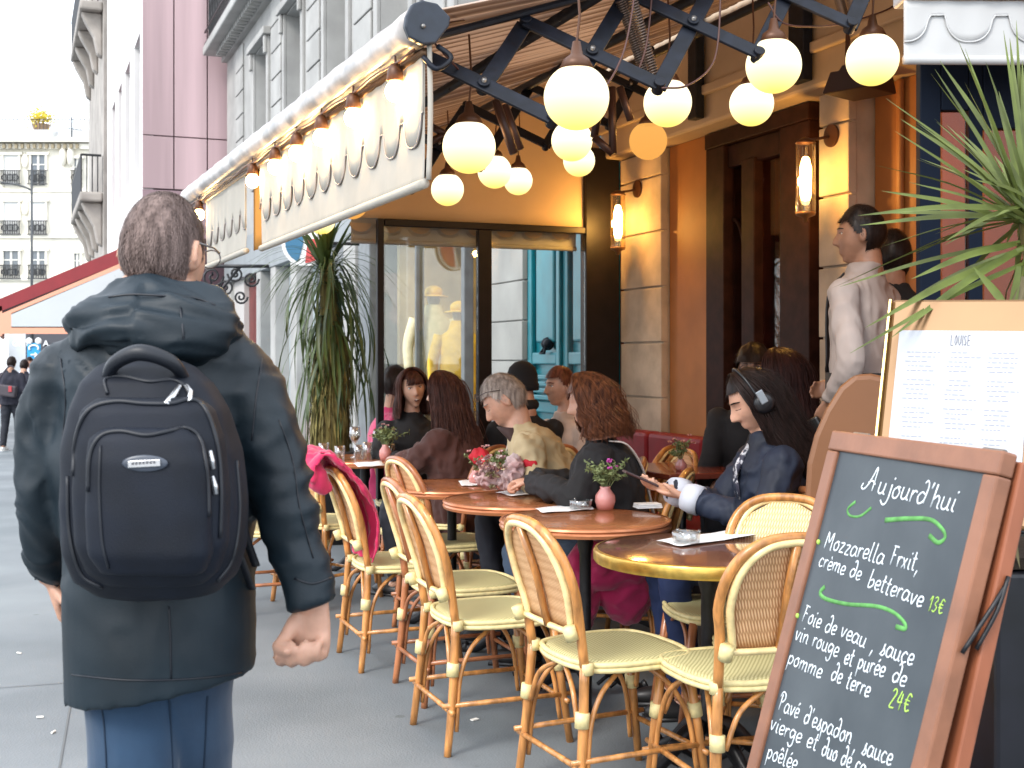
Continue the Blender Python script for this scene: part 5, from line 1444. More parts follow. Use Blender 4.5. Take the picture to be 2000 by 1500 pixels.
# thatch of dead leaves on the trunk
mb = MB()
for k in range(500):
    th = rd.uniform(0, 6.28); z = rd.uniform(0.9, 1.6)
    d = Vector((math.cos(th), math.sin(th), 0)); r0 = 0.11 + rd.uniform(0, 0.04)
    L_ = rd.uniform(0.15, 0.4)
    strap_leaf(mb, [d * r0 + Z * z, d * (r0 + 0.03) + Z * (z - L_ * 0.5), d * (r0 + rd.uniform(-0.01, 0.05)) + Z * (z - L_)], 0.007, 4)
part('dead_leaf_thatch', mb, mat('dead_leaf', (0.19, 0.16, 0.05), 0.8, var=0.4, vscale=9), pal, smooth=True)['kind'] = 'stuff'

# ================================================================ SPIKY PLANT AT THE RIGHT
YD = 3.2
yc = at(2005, 425, YD)
yu = thing('spiky_yucca', 'green spiky yucca with long pointed leaves in a tall black planter at the right edge', 'plant', (yc.x, YD, 0))
YLEAF = mat('yucca_leaf', (0.115, 0.145, 0.035), 0.45, var=0.45, vscale=5, spec=0.3, tl=0.15, stretch=(1, 1, 1))
YTIP = mat('yucca_leaf_brown', (0.20, 0.16, 0.07), 0.6, var=0.4, vscale=8)
part('trunk', MB().tube([(0.1, 0.05, 1.0), (0.09, 0.04, 1.4), (0.04, 0.02, 1.76)], [0.05, 0.045, 0.05], 12), BARK, yu, smooth=True)
tips = [(1885, 95, .1), (1826, 135, -.1), (1835, 118, .2), (1730, 192, -.2), (1758, 232, .2), (1792, 240, -.3), (1748, 256, .1), (1722, 373, -.1), (1726, 416, .2), (1775, 356, -.3), (1676, 421, -.2),
        (1680, 440, .1), (1848, 470, -.3), (1846, 478, .2), (1905, 352, -.2), (1960, 60, .1), (1925, 120, -.2), (1690, 640, -.3), (1660, 690, -.35), (1752, 600, .1), (1740, 660, -.3), (1640, 560, .1), (1880, 330, .3), (1780, 545, -.3), (1985, 40, .2)]
base0 = Vector((0, 0, yc.z))
for i, (px, py, dy) in enumerate(tips):
    tip = at(px, py, YD + dy) - Vector((yc.x, YD, 0))
    b_ = base0 + Vector((rd.uniform(-0.02, 0.03), rd.uniform(-0.03, 0.03), rd.uniform(-0.04, 0.04) - (0.08 if py > 500 else 0)))
    mid = b_.lerp(tip, 0.5) + Vector((0, 0, 0.012))
    mb = MB(); strap_leaf(mb, [b_, mid, tip], 0.0105 if i % 3 else 0.007, 10, up=Vector((0.1, -0.8, 0.6)), fold=0.35)
    part('leaf', mb, YLEAF, yu, smooth=True)
for k in range(70):
    th = rd.uniform(0, 6.28); el = rd.uniform(-0.5, 1.25)
    if -0.9 < math.cos(th) * 1 and math.cos(th) < -0.2 and k % 3: th += 3.14
    d = Vector((math.cos(th) * math.cos(el), math.sin(th) * math.cos(el), math.sin(el)))
    L_ = rd.uniform(0.35, 0.55)
    mb = MB(); strap_leaf(mb, [base0 + d * 0.02, base0 + d * L_ * 0.5 + Z * 0.02, base0 + d * L_], 0.0095, 8, fold=0.35)
    part('leaf', mb, YLEAF, yu, smooth=True)
for i, (x0, y0, x1, y1, x2, y2) in enumerate([(1990, 520, 1965, 700, 1962, 900), (2000, 540, 1975, 760, 1985, 1090), (2010, 560, 1990, 700, 1996, 960), (1995, 560, 1978, 620, 1970, 745), (2000, 600, 1995, 800, 1985, 1000), (2020, 560, 2010, 800, 2005, 1150), (1960, 590, 1935, 560, 1900, 520), (1985, 860, 1975, 1000, 1992, 1110)]):
    dd = YD - 0.12 + 0.05 * (i % 3)
    mb = MB(); strap_leaf(mb, [at(x, y, dd) - Vector((yc.x, YD, 0)) for x, y in ((x0, y0), (x1, y1), (x2, y2))], 0.011, 8, up=Vector((0, -1, 0.2)), fold=0.3)
    part('leaf', mb, YTIP if i % 2 else YLEAF, yu, smooth=True)
for k in range(46):
    th = rd.uniform(2.2, 5.6); r0 = rd.uniform(0.05, 0.22)
    d = Vector((math.cos(th), math.sin(th), 0)); z0_ = yc.z - rd.uniform(0.0, 0.25); L_ = rd.uniform(0.45, 0.8)
    mb = MB(); strap_leaf(mb, [Vector((0.08, 0.03, z0_)), Vector((0.08, 0.03, z0_)) + d * r0 * 0.8 - Z * L_ * 0.25, Vector((0.08, 0.03, z0_)) + d * r0 - Z * L_], 0.008, 7, fold=0.3)
    part('leaf', mb, YTIP if k % 3 else YLEAF, yu, smooth=True)
pl = thing('black_planter', 'tall black square planter with iron scroll ornament under the yucca', 'planter', (1.52, 3.45, 0))
BLK = mat('planter_black', (0.006, 0.006, 0.010), 0.35, spec=0.5, var=0.5, vscale=6)
part('tub', MB().box((0, 0, 0.42), (0.52, 0.5, 0.84)), BLK, pl, bevel=0.012)
part('soil', MB().box((0, 0, 0.86), (0.46, 0.44, 0.03)), mat('soil', (0.03, 0.02, 0.012), 0.95, bump=0.8, bscale=60, dist=0.01), pl)
mb = MB()
for k in range(7):
    cx, cz0, r0, sg = (-0.2 + 0.07 * k), 0.98 + 0.05 * math.sin(k * 2.1), 0.05 + 0.01 * (k % 3), 1 if k % 2 else -1
    mb.tube([Vector((cx + sg * r0 * (1 - t / 26) * math.cos(t * 0.45), -0.27, cz0 + r0 * (1 - t / 26) * math.sin(t * 0.45))) for t in range(22)], 0.006, 5)
part('scrollwork', mb, BLACK_METAL, pl, smooth=True)
ivy = MB()
for k in range(260):
    c = Vector((rd.gauss(0, 0.16), rd.uniform(-0.26, 0.1), 0.92 + abs(rd.gauss(0, 0.16))))
    e = Vector((rd.uniform(-1, 1), rd.uniform(-1, 1), rd.uniform(-1, 1))).normalized() * 0.028; s = e.orthogonal().normalized() * 0.012
    ivy.add([c - e, c + s, c + e, c - s], [(0, 1, 2, 3)])
tag(part('ground_cover', ivy, mat('dark_leaf', (0.02, 0.03, 0.012), 0.5, var=0.6, vscale=20), None), None, None, None, 'stuff').location = (1.52, 3.45, 0)

# ================================================================ MENU STAND
GOLD = mat('gold_board', (0.18, 0.095, 0.035), 0.4, 0.3, var=0.1, vscale=4)
GOLDE = mat('gold_edge', (0.5, 0.36, 0.12), 0.25, 0.4)
mP = at(1757, 645, 3.0)
mr = Vector((0.27, -0.15, -0.006)).normalized()
md = Vector((-0.062, -0.075, -0.25)); md = (md - mr * md.dot(mr)).normalized()
mn = mr.cross(md).normalized()
if mn.y > 0: mn = -mn
ms = thing('menu_stand', 'gold framed menu stand with a brightly lit white menu sheet behind the chalkboard', 'menu stand', (at(1880, 700, 3.02).x, 3.02, 0))
def mpt(u, v, o=0.0): return mP + mr * u + md * v + mn * o
def mslab(name, u0, u1, v0, v1, o0, o1, m_, bv=0.0):
    return part(name, MB().hexa([mpt(u0, v0, o0), mpt(u1, v0, o0), mpt(u1, v1, o0), mpt(u0, v1, o0), mpt(u0, v0, o1), mpt(u1, v0, o1), mpt(u1, v1, o1), mpt(u0, v1, o1)]), m_, ms, world=True, bevel=bv)
mslab('board', -0.025, 0.335, -0.085, 0.47, -0.022, -0.004, GOLD, 0.008)
PAPL = mat('menu_paper', (0.42, 0.435, 0.47), 0.6)
mslab('menu_sheet', 0.0, 0.297, 0.0, 0.42, -0.003, 0.0, PAPL)
mslab('edge_strip', -0.031, -0.026, -0.08, 0.47, -0.02, 0.006, GOLDE); mslab('edge_strip', 0.336, 0.342, -0.08, 0.47, -0.03, 0.008, GOLDE)
INKG = mat('faint_ink', (0.27, 0.28, 0.32), 0.7)
mb = MB(); rdm = random.Random(4)
for row in range(30):
    v = 0.055 + row * 0.0118
    if row % 6 == 5: continue
    for c0, c1 in ((0.02, 0.10), (0.115, 0.19), (0.205, 0.28)):
        u = c0 + rdm.uniform(0, 0.012)
        while u < c1 - rdm.uniform(0, 0.035):
            l_ = rdm.uniform(0.004, 0.014)
            mb.add([mpt(u, v, 0.0006), mpt(u + l_, v, 0.0006), mpt(u + l_, v + 0.0028, 0.0006), mpt(u, v + 0.0028, 0.0006)], [(0, 1, 2, 3)])
            u += l_ + 0.003
part('small_print', mb, INKG, ms, world=True)['kind'] = 'stuff'
mb = MB()
EL = {'L': [[(0, 1), (0, 0), (.6, 0)]], 'O': [[(.3, 1), (.05, .7), (.05, .3), (.3, 0), (.55, .3), (.55, .7), (.3, 1)]], 'U': [[(0, 1), (0, .3), (.3, 0), (.6, .3), (.6, 1)]],
      'I': [[(.1, 1), (.1, 0)]], 'S': [[(.55, .85), (.3, 1), (.05, .8), (.3, .5), (.55, .25), (.3, 0), (.02, .15)]], 'E': [[(.6, 1), (0, 1), (0, 0), (.6, 0)], [(0, .5), (.5, .5)]]}
u = 0.122
for ch in 'LOUISE':
    for st in EL[ch]: mb.tube([mpt(u + x * 0.009, 0.038 - y * 0.026, 0.001) for x, y in st], 0.0008, 4)
    u += 0.004 if ch == 'I' else 0.0085
part('menu_title', mb, mat('menu_ink', (0.15, 0.15, 0.17), 0.6), ms, world=True)
bt = mpt(0.155, 0.46, -0.03)
part('pole', MB().tube([bt, Vector((bt.x + 0.0, bt.y + 0.05, 0.02))], 0.014, 12), mat('pole_beige', (0.50, 0.42, 0.28), 0.4, 0.2), ms, world=True, smooth=True)
part('pole', MB().tube([bt - X * 0.03, Vector((bt.x - 0.03, bt.y + 0.05, 0.02))], 0.005, 8), MATS['pole_beige'], ms, world=True, smooth=True)
part('foot_plate', MB().lathe([(0, 0.02), (0.15, 0.018), (0.16, 0.006), (0.16, 0.0), (0, 0)], (bt.x, bt.y + 0.05, 0), 28), BLACK_METAL, ms, world=True)

# ================================================================ CHALKBOARD
TL = at(1625, 840, 2.63); TR = at(1960, 880, 2.05)
br = (TR - TL).normalized(); BW = (TR - TL).length
hn = Vector((-br.y, br.x, 0)).normalized()
if hn.x > 0: hn = -hn
bd = (hn * 0.28 - Z); bd = (bd - br * bd.dot(br)).normalized()
bn = br.cross(bd).normalized()
if bn.x > 0: bn = -bn
BH = TL.z / -bd.z - 0.0
cbd = thing('chalkboard_sign', 'wood framed pavement chalkboard with the handwritten menu of the day', 'sign', tuple((TL + TR) / 2 + bd * BH * 0.98 - Z * ((TL + TR) / 2 + bd * BH * 0.98).z))
def bp_(u, v, o=0.0): return TL + br * u + bd * v + bn * o
FRW = mat('board_wood', (0.26, 0.085, 0.04), 0.42, var=0.22, vscale=9, stretch=(1, 1, 0.3), bump=0.25, bscale=40, spec=0.5)
FRL = mat('board_wood_light', (0.235, 0.098, 0.052), 0.45, var=0.15, vscale=12, bump=0.2, bscale=40)
def bslab(name, u0, u1, v0, v1, o0, o1, m_, bv=0.004):
    return part(name, MB().hexa([bp_(u0, v0, o0), bp_(u1, v0, o0), bp_(u1, v1, o0), bp_(u0, v1, o0), bp_(u0, v0, o1), bp_(u1, v0, o1), bp_(u1, v1, o1), bp_(u0, v1, o1)]), m_, cbd, world=True, bevel=bv)
fw = 0.042
bslab('frame_rail', 0.0, BW, 0.0, fw, -0.03, 0.0, FRL); 
bslab('frame_stile', 0.0, fw, fw + 0.001, BH, -0.03, 0.0, FRL); bslab('frame_stile', BW - fw, BW, fw + 0.001, BH, -0.03, 0.0, FRL)
bslab('frame_rail', fw + 0.001, BW - fw - 0.001, BH - 0.16, BH - 0.11, -0.03, 0.0, FRL)
CHB = mat('chalk_slate', (0.026, 0.036, 0.045), 0.5, col2=(0.068, 0.082, 0.092), vscale=4.5, detail=7, contrast=(0.3, 0.75), spec=0.5, bump=0.03, bscale=90)
bslab('slate', fw - 0.004, BW - fw + 0.004, fw - 0.004, BH - 0.156, -0.02, -0.008, CHB, 0)
# rear frame hinged at the top, nearly folded
def bslab2(name, u0, u1, v0, v1, o0, o1, m_):
    f = lambda u, v, o: bp_(u, v, o - 0.036 - 0.03 * v)
    return part(name, MB().hexa([f(u0, v0, o0), f(u1, v0, o0), f(u1, v1, o0), f(u0, v1, o0), f(u0, v0, o1), f(u1, v0, o1), f(u1, v1, o1), f(u0, v1, o1)]), m_, cbd, world=True, bevel=0.004)
bslab2('rear_stile', 0.0, fw, 0.01, BH - 0.01, -0.028, 0.0, FRW); bslab2('rear_stile', BW - fw + 0.004, BW + 0.004, 0.01, BH - 0.01, -0.028, 0.0, FRW)
bslab2('rear_rail', fw + 0.001, BW - fw - 0.001, 0.01, 0.055, -0.028, 0.0, FRW); bslab2('rear_slate', fw - 0.004, BW - fw, 0.05, BH - 0.1, -0.02, -0.008, CHB)
for u_ in (0.07, BW - 0.07): part('hinge', MB().tube([bp_(u_ - 0.03, -0.002, -0.032), bp_(u_ + 0.03, -0.002, -0.032)], 0.005, 8), GREY_STEEL, cbd, world=True)
for dv in (0, 0.012):
    part('hook_strap', MB().tube(catmull([bp_(BW + 0.008, 0.20 + dv, -0.06), bp_(BW + 0.014, 0.26, -0.05 + dv), bp_(BW + 0.006, 0.33 + dv, -0.035 + dv * 2)], 5), 0.004, 6), BLACK_METAL, cbd, world=True, smooth=True)
def on_board(px, py):
    ray = Vector(((px - 1000) / F, 1, -(py - 700) / F)); o_ = Vector((0, 0, CAMZ)); P0 = bp_(0, 0, -0.008)
    t = (P0 - o_).dot(bn) / ray.dot(bn); p_ = o_ + ray * t - TL
    return p_.dot(br), p_.dot(bd)
# one-stroke handwriting: glyphs in units of x-height, baseline 0
G = {
 'a': (0.95, [[(.75, .85), (.35, 1), (.05, .6), (.1, .1), (.45, 0), (.75, .4), (.78, .95), (.78, .2), (1.0, .05)]]),
 'b': (0.85, [[(.1, 1.9), (.1, .1), (.4, 0), (.75, .35), (.6, .85), (.15, .7)]]),
 'c': (0.75, [[(.7, .85), (.35, 1), (.05, .5), (.3, 0), (.72, .15)]]),
 'd': (0.95, [[(.75, .8), (.35, .95), (.05, .5), (.3, 0), (.75, .35), (.8, 1.5), (.55, 1.95), (.35, 1.7)], [(.8, 1.2), (.8, .1)]]),
 'e': (0.75, [[(.08, .45), (.65, .55), (.6, .95), (.25, .95), (.05, .5), (.25, 0), (.72, .15)]]),
 'f': (0.6, [[(.6, 1.7), (.35, 1.9), (.2, 1.4), (.2, -.4)], [(0, .95), (.55, .95)]]),
 'g': (0.9, [[(.72, .85), (.3, 1), (.05, .55), (.3, .1), (.72, .5), (.75, .9), (.72, -.5), (.35, -.85), (.05, -.5)]]),
 'h': (0.85, [[(.1, 1.9), (.1, 0)], [(.1, .6), (.45, 1), (.7, .75), (.7, .15), (.88, .02)]]),
 'i': (0.42, [[(.15, 1), (.15, .15), (.35, 0)], [(.2, 1.45), (.28, 1.6)]]),
 'j': (0.55, [[(.4, 1), (.42, -.4), (.1, -.85), (-.35, -.5)], [(.45, 1.45), (.52, 1.6)]]),
 'l': (0.45, [[(.15, 1.9), (.12, .2), (.35, 0)]]),
 'm': (1.3, [[(.08, 1), (.1, 0)], [(.1, .6), (.38, 1), (.58, .8), (.58, 0)], [(.58, .6), (.88, 1), (1.08, .8), (1.08, .12), (1.22, 0)]]),
 'n': (0.88, [[(.08, 1), (.1, 0)], [(.1, .6), (.45, 1), (.7, .75), (.7, .15), (.85, .02)]]),
 'o': (0.82, [[(.4, 1), (.06, .6), (.2, .05), (.6, .08), (.72, .6), (.4, 1), (.7, .95)]]),
 'p': (0.85, [[(.1, 1), (.1, -.8)], [(.1, .7), (.45, 1), (.75, .6), (.5, .05), (.12, .15)]]),
 'r': (0.62, [[(.08, 1), (.12, 0)], [(.1, .55), (.32, .95), (.6, .9)]]),
 's': (0.7, [[(.0, .05), (.3, .5), (.45, 1.15), (.35, .8), (.62, .35), (.4, 0), (.1, .1)]]),
 't': (0.6, [[(.25, 1.7), (.22, .15), (.5, 0)], [(0, 1.05), (.52, 1.1)]]),
 'u': (0.9, [[(.08, 1), (.1, .2), (.4, 0), (.68, .3), (.7, 1), (.7, .15), (.9, .02)]]),
 'v': (0.8, [[(.05, 1), (.35, 0), (.72, 1)]]),
 'x': (0.75, [[(.05, 1), (.6, 0)], [(.6, 1), (.05, 0)]]),
 'z': (0.75, [[(.05, .95), (.6, .95), (.08, .05), (.65, .02)]]),
 'A': (1.3, [[(-.5, .6), (-.55, .2), (-.2, .1), (.2, .7), (.6, 2.2), (.75, 1.2), (.8, .1)], [(.05, .75), (.5, .95), (.95, .7)]]),
 'M': (1.35, [[(.1, 0), (.15, 1.8), (.6, .7), (1.0, 1.8), (1.1, .1), (1.2, 0)]]),
 'F': (0.95, [[(.2, 1.8), (.15, 0)], [(0, 1.85), (.75, 1.8)], [(.18, 1.0), (.6, 1.0)]]),
 'P': (1.0, [[(.2, 1.7), (.15, 0)], [(-.15, 1.4), (.1, 1.95), (.6, 1.9), (.8, 1.4), (.5, .95), (.2, .95)]]),
 "'": (0.3, [[(.15, 1.9), (.08, 1.4)]]),
 ',': (0.5, [[(.25, .15), (.05, -.5)]]),
 '1': (0.55, [[(.05, 1.2), (.35, 1.7), (.3, 0)]]), '2': (0.8, [[(.05, 1.4), (.35, 1.7), (.6, 1.3), (.05, .05), (.65, 0)]]),
 '3': (0.75, [[(.05, 1.5), (.4, 1.7), (.55, 1.3), (.25, .9), (.6, .5), (.3, 0), (0, .15)]]), '4': (0.8, [[(.3, 1.6), (.05, .6), (.6, .65)], [(.5, 1.4), (.45, -.1)]]),
 '€': (0.85, [[(.75, 1.4), (.4, 1.6), (.15, .8), (.35, .05), (.75, .2)], [(0, 1.0), (.6, 1.0)], [(0, .65), (.55, .65)]]),
}
G['è'] = (0.75, G['e'][1] + [[(.2, 1.6), (.4, 1.3)]]); G['é'] = (0.75, G['e'][1] + [[(.3, 1.3), (.5, 1.6)]]); G['ê'] = (0.75, G['e'][1] + [[(.1, 1.3), (.32, 1.6), (.55, 1.3)]])
CHALK = mat('white_chalk', (0.78, 0.84, 0.88), 0.9, var=0.12, vscale=60); GCH = mat('green_chalk', (0.10, 0.30, 0.08), 0.9, var=0.25, vscale=40); YCH = mat('lime_chalk', (0.45, 0.72, 0.12), 0.9, var=0.15, vscale=50)
rdw = random.Random(12)
def write(txt, p0, p1, xh, matl, rw=0.0018):
    (u0, v0), (u1, v1) = on_board(*p0), on_board(*p1)
    adv = sum(G[c][0] + 0.14 if c != ' ' else 0.75 for c in txt)
    L_ = math.hypot(u1 - u0, v1 - v0); ex = Vector(((u1 - u0) / L_, (v1 - v0) / L_)); ey = Vector((ex.y, -ex.x))
    kx = L_ / adv
    mb = MB(); x = 0
    for c in txt:
        if c == ' ': x += 0.75; continue
        j = rdw.uniform(-0.06, 0.06); sk = 0.12
        for st in G[c][1]:
            q_ = catmull([Vector((a_, b_, 0)) for a_, b_ in st], 4)
            pts = []
            for w in q_:
                gx = (x + w.x + sk * w.y + rdw.uniform(-0.012, 0.012)) * kx; gy = (w.y + j) * xh
                pts.append(bp_(u0 + ex.x * gx + ey.x * gy, v0 + ex.y * gx + ey.y * gy, -0.0075))
            mb.tube(pts, [rw * rdw.uniform(0.75, 1.1), rw, rw * rdw.uniform(0.7, 1.1)], 5, flat=0.35, up=bn)
        x += G[c][0] + 0.14
    part('chalk_line', mb, matl, cbd, world=True, smooth=True)
write("Aujourd'hui", (1690, 958), (1866, 1002), 0.0230, CHALK, 0.0021)
write('Mozzarella', (1609, 1070), (1726, 1103), 0.0195, CHALK); write('Frxit,', (1737, 1103), (1796, 1118), 0.0195, CHALK)
write('crème de', (1598, 1106), (1681, 1134), 0.0175, CHALK); write('betterave', (1694, 1146), (1802, 1187), 0.0185, CHALK); write('13€', (1811, 1193), (1843, 1200), 0.0155, YCH, 0.0013)
write('Foie de', (1566, 1212), (1632, 1243), 0.0185, CHALK); write('veau', (1640, 1243), (1690, 1267), 0.0185, CHALK); write(', sauce', (1700, 1272), (1784, 1300), 0.019, CHALK)
write('vin rouge', (1552, 1248), (1637, 1284), 0.0185, CHALK); write('et purée', (1648, 1295), (1727, 1325), 0.0185, CHALK); write('de', (1741, 1330), (1768, 1345), 0.0185, CHALK)
write('pomme', (1538, 1295), (1604, 1327), 0.018, CHALK); write('de terre', (1622, 1328), (1698, 1364), 0.0185, CHALK); write('24€', (1736, 1379), (1777, 1394), 0.0195, YCH, 0.0016)
write('Pavé', (1520, 1385), (1559, 1405), 0.019, CHALK); write("d'espadon", (1569, 1412), (1662, 1455), 0.019, CHALK); write(', sauce', (1666, 1466), (1742, 1497), 0.019, CHALK)
write('vierge et', (1503, 1424), (1596, 1468), 0.0185, CHALK); write('duo de ca', (1604, 1475), (1690, 1516), 0.0185, CHALK); write('poêlée', (1497, 1480), (1556, 1506), 0.0185, CHALK)
def swoosh(pts, r_=0.0046):
    q_ = catmull([bp_(*on_board(*p), -0.0078) for p in pts], 6)
    part('chalk_flourish', MB().tube(q_, [r_ * 1.2, r_, r_ * 0.9, r_ * 1.2], 6, flat=0.25, up=bn), GCH, cbd, world=True, smooth=True)
swoosh([(1671, 980), (1656, 994), (1660, 1007), (1680, 1008), (1702, 992)], 0.0032)
swoosh([(1729, 1016), (1775, 1013), (1817, 1015), (1840, 1033), (1846, 1050), (1832, 1060), (1815, 1046)])
swoosh([(1611, 1146), (1602, 1158), (1614, 1170), (1655, 1180), (1710, 1184), (1745, 1196), (1766, 1216), (1768, 1228), (1750, 1224)])
for px, py in ((1600, 1059), (1559, 1203), (1512, 1375)):
    part('chalk_dot', MB().ell(bp_(*on_board(px, py), -0.0065), 0.0042, 0.0042, 0.0055, n=10, m=6), YCH, cbd, world=True, smooth=True)
# ================================================================ PEOPLE
from mathutils.bvhtree import BVHTree
def rot(yaw=0.0, pitch=0.0, roll=0.0):
    """yaw left positive, pitch down positive; columns: right, forward, up"""
    return (Matrix.Rotation(yaw, 3, 'Z') @ Matrix.Rotation(-pitch, 3, 'X') @ Matrix.Rotation(roll, 3, 'Y'))

def head_point(nx, ny, nz, fem=False, k=1.0):
    g = lambda v, s: math.exp(-(v / s) ** 2)
    x, y, z = 0.073 * nx, 0.094 * ny, 0.118 * nz
    if z < 0.0:
        t = sm(0.0, -0.118, z)
        x *= 1 - (0.33 if fem else 0.24) * t
        if y < 0: y *= 1 - 0.55 * t
        else: y *= 1 - 0.03 * t
    if z > 0 and y > 0: y *= 1 - 0.06 * sm(0, 0.1, z)
    if y > 0:
        f = y / 0.094
        if z < 0.02:
            e_ = math.sqrt(max(1e-6, 1 - nz * nz)); c_ = max(0.0, ny / e_)
            k_ = sm(0.02, -0.03, z)
            y = y * (1 - k_) + k_ * 0.092 * (e_ ** 0.42) * (c_ ** 0.85)
            f = f * (1 - k_) + k_ * c_
        ff = sm(0.3, 0.8, f)
        # nose
        if z < 0.03 and z > -0.05:
            prof = sm(0.03, -0.028, z) ** 1.1 * (1 - sm(-0.030, -0.044, z))
            wid = 0.0085 + 0.006 * sm(0.01, -0.035, z)
            y += 0.029 * prof * g(x, wid) * ff
        y += 0.006 * g(abs(x) - 0.010, 0.007) * g(z + 0.034, 0.008) * ff
        y -= 0.011 * g(abs(x) - 0.031, 0.015) * g(z - 0.010, 0.013) * ff
        y += (0.002 if fem else 0.006) * g(z - 0.031, 0.010) * g(x, 0.05) * ff
        y += 0.007 * g(x, 0.022) * (g(z + 0.061, 0.0065) + 1.1 * g(z + 0.074, 0.007)) * ff
        y -= 0.004 * g(z + 0.067, 0.003) * g(x, 0.02) * ff
        y -= 0.004 * g(z + 0.086, 0.007) * g(x, 0.02) * ff
        y += 0.009 * g(x, 0.02) * g(z + 0.105, 0.014) * ff
        y += 0.003 * g(abs(x) - 0.045, 0.018) * g(z + 0.03, 0.025) * ff
    return Vector((x, y, z)) * k

def face_y(x, z, fem=False):
    nx, nz = x / 0.073, z / 0.118
    return head_point(nx, math.sqrt(max(0.01, 1 - nx * nx - nz * nz)), nz, fem).y

def add_head(mb, c, M, fem=False, k=1.0, neck_to=None, nr=0.055, mouth_open=False):
    n, m_ = 72, 64
    rows = []
    for i in range(m_ + 1):
        ph = math.pi * i / m_
        row = []
        for j in range(n):
            th = 2 * math.pi * j / n
            # more samples towards the face
            tj = th - 0.45 * math.sin(th)
            nx, ny, nz = math.sin(ph) * math.sin(tj), math.sin(ph) * math.cos(tj), math.cos(ph)
            row.append(c + M @ head_point(nx, ny, nz, fem, k))
        rows.append(row)
    mb.grid(rows, closed=True)
    for sx in (-1, 1):
        Me = M @ Matrix.Rotation(R(-12 * 1), 3, 'X') @ Matrix.Rotation(R(sx * -22), 3, 'Z')
        mb.ell(c + M @ (Vector((sx * 0.077, -0.012, -0.008)) * k), 0.008 * k, 0.017 * k, 0.031 * k, Me, 14, 10)
        mb.tube([c + M @ (Vector((sx * (0.080 + 0.006 * math.sin(t * 0.6)), -0.010 - 0.017 * math.sin(t * 0.52), -0.006 + 0.029 * math.cos(t * 0.52))) * k) for t in range(7)], 0.0042 * k, 6)
    if neck_to is not None:
        mb.tube(catmull([neck_to, (neck_to + c) * 0.5 + M @ Vector((0, -0.02, -0.02)), c + M @ Vector((0, -0.018, -0.05))], 5), [nr * 1.25, nr, nr], 16)

def lips_faces(me, c, M, k=1.0):
    Mi = M.transposed()
    n = 0
    for p_ in me.polygons:
        q_ = (Mi @ (p_.center - c)) / k
        if q_.y > 0.05 and abs(q_.x) < 0.023 * (1 - ((q_.z + 0.0675) / 0.02) ** 2) and -0.081 < q_.z < -0.0555:
            p_.material_index = 1; n += 1

def hand(mb, w, d, n, thumb, curl=0.5, L=0.18, tuck=0.0):
    """w wrist, d towards the fingers, n palm normal, thumb +1/-1 side"""
    d = d.normalized(); n = (n - d * n.dot(d)).normalized(); s = d.cross(n) * thumb
    k = L / 0.18
    mb.loft([(w - d * 0.01 * k, s * 0.026 * k, n * 0.018 * k), (w + d * 0.025 * k, s * 0.034 * k, n * 0.016 * k), (w + d * 0.06 * k, s * 0.041 * k, n * 0.015 * k), (w + d * 0.09 * k, s * 0.040 * k, n * 0.012 * k)], 14)
    for i, (o_, l_) in enumerate(((0.030, 0.070), (0.010, 0.080), (-0.010, 0.074), (-0.029, 0.058))):
        p = w + d * (0.088 - 0.006 * (i == 3)) * k + s * o_ * k
        a_ = 0.1; pts = [p - d * 0.02 * k]
        for seg, fr in enumerate((0.45, 0.32, 0.26)):
            a_ += curl * (0.9 + 0.12 * i)
            pts.append(p)
            p = p + (d * math.cos(a_) + n * math.sin(a_) + s * o_ * 0.6 * (seg == 0)).normalized() * l_ * fr * k
        pts.append(p)
        mb.tube(catmull(pts, 3), [0.0098 * k, 0.0095 * k, 0.0088 * k, 0.0072 * k], 8)
    t0 = w + d * (0.02 + 0.022 * tuck) * k + s * 0.026 * k + n * (0.006 + 0.008 * tuck) * k
    td = (d * (0.62 + 0.2 * tuck) + s * (0.62 - 0.5 * tuck) + n * (0.35 + 0.35 * tuck)).normalized()
    mb.tube(catmull([t0 - td * 0.015 * k, t0 + td * 0.03 * k, t0 + td * (0.05 - 0.008 * tuck) * k + n * 0.008 * k * curl, t0 + td * (0.052 - 0.010 * tuck) * k + d * (0.022 - 0.020 * tuck) * k + n * (0.004 + 0.02 * curl) * k - s * 0.03 * tuck * k], 4), [0.015 * k, 0.0125 * k, 0.0105 * k, 0.008 * k], 8)

def local_part(name, me, mats, parent, label=None):
    me.materials.clear()
    for m_ in (mats if isinstance(mats, (list, tuple)) else [mats]): me.materials.append(m_)
    me.name = name
    o = bpy.data.objects.new(name, me); COL.objects.link(o); o.parent = parent
    if label: o['label'] = label
    return o

def wr(amp, sc=9.0, st=(1, 1, 1), seed=0.0, fine=0.35):
    def f(p, n):
        q_ = Vector((p.x * st[0], p.y * st[1], p.z * st[2])) * sc + Vector((seed, seed * 2, 0))
        w_ = noise.noise(q_ * 0.6) * 1.5
        a_ = 1 - abs(noise.noise(q_ + Vector((w_, -w_, w_)))) * 3.0
        b_ = 1 - abs(noise.noise(q_ * 2.3 + Vector((w_, 3, 1)))) * 3.0
        return amp * (0.8 * a_ + fine * b_ - 0.35)
    return f

def fabric(name, col, rough=0.75, var=0.2, sheen=0.0, bump=0.25, bscale=220, **kw):
    return mat(name, col, rough, var=var, vscale=5, bump=bump, bscale=bscale, sheen=sheen, dist=0.0015, **kw)

HAIRM = {}
def hair_mat(name, c1, c2, rough=0.42):
    return mat(name, c1, rough, col2=c2, vscale=70, detail=3, stretch=(1, 1, 0.08), contrast=(0.3, 0.7), spec=0.22)

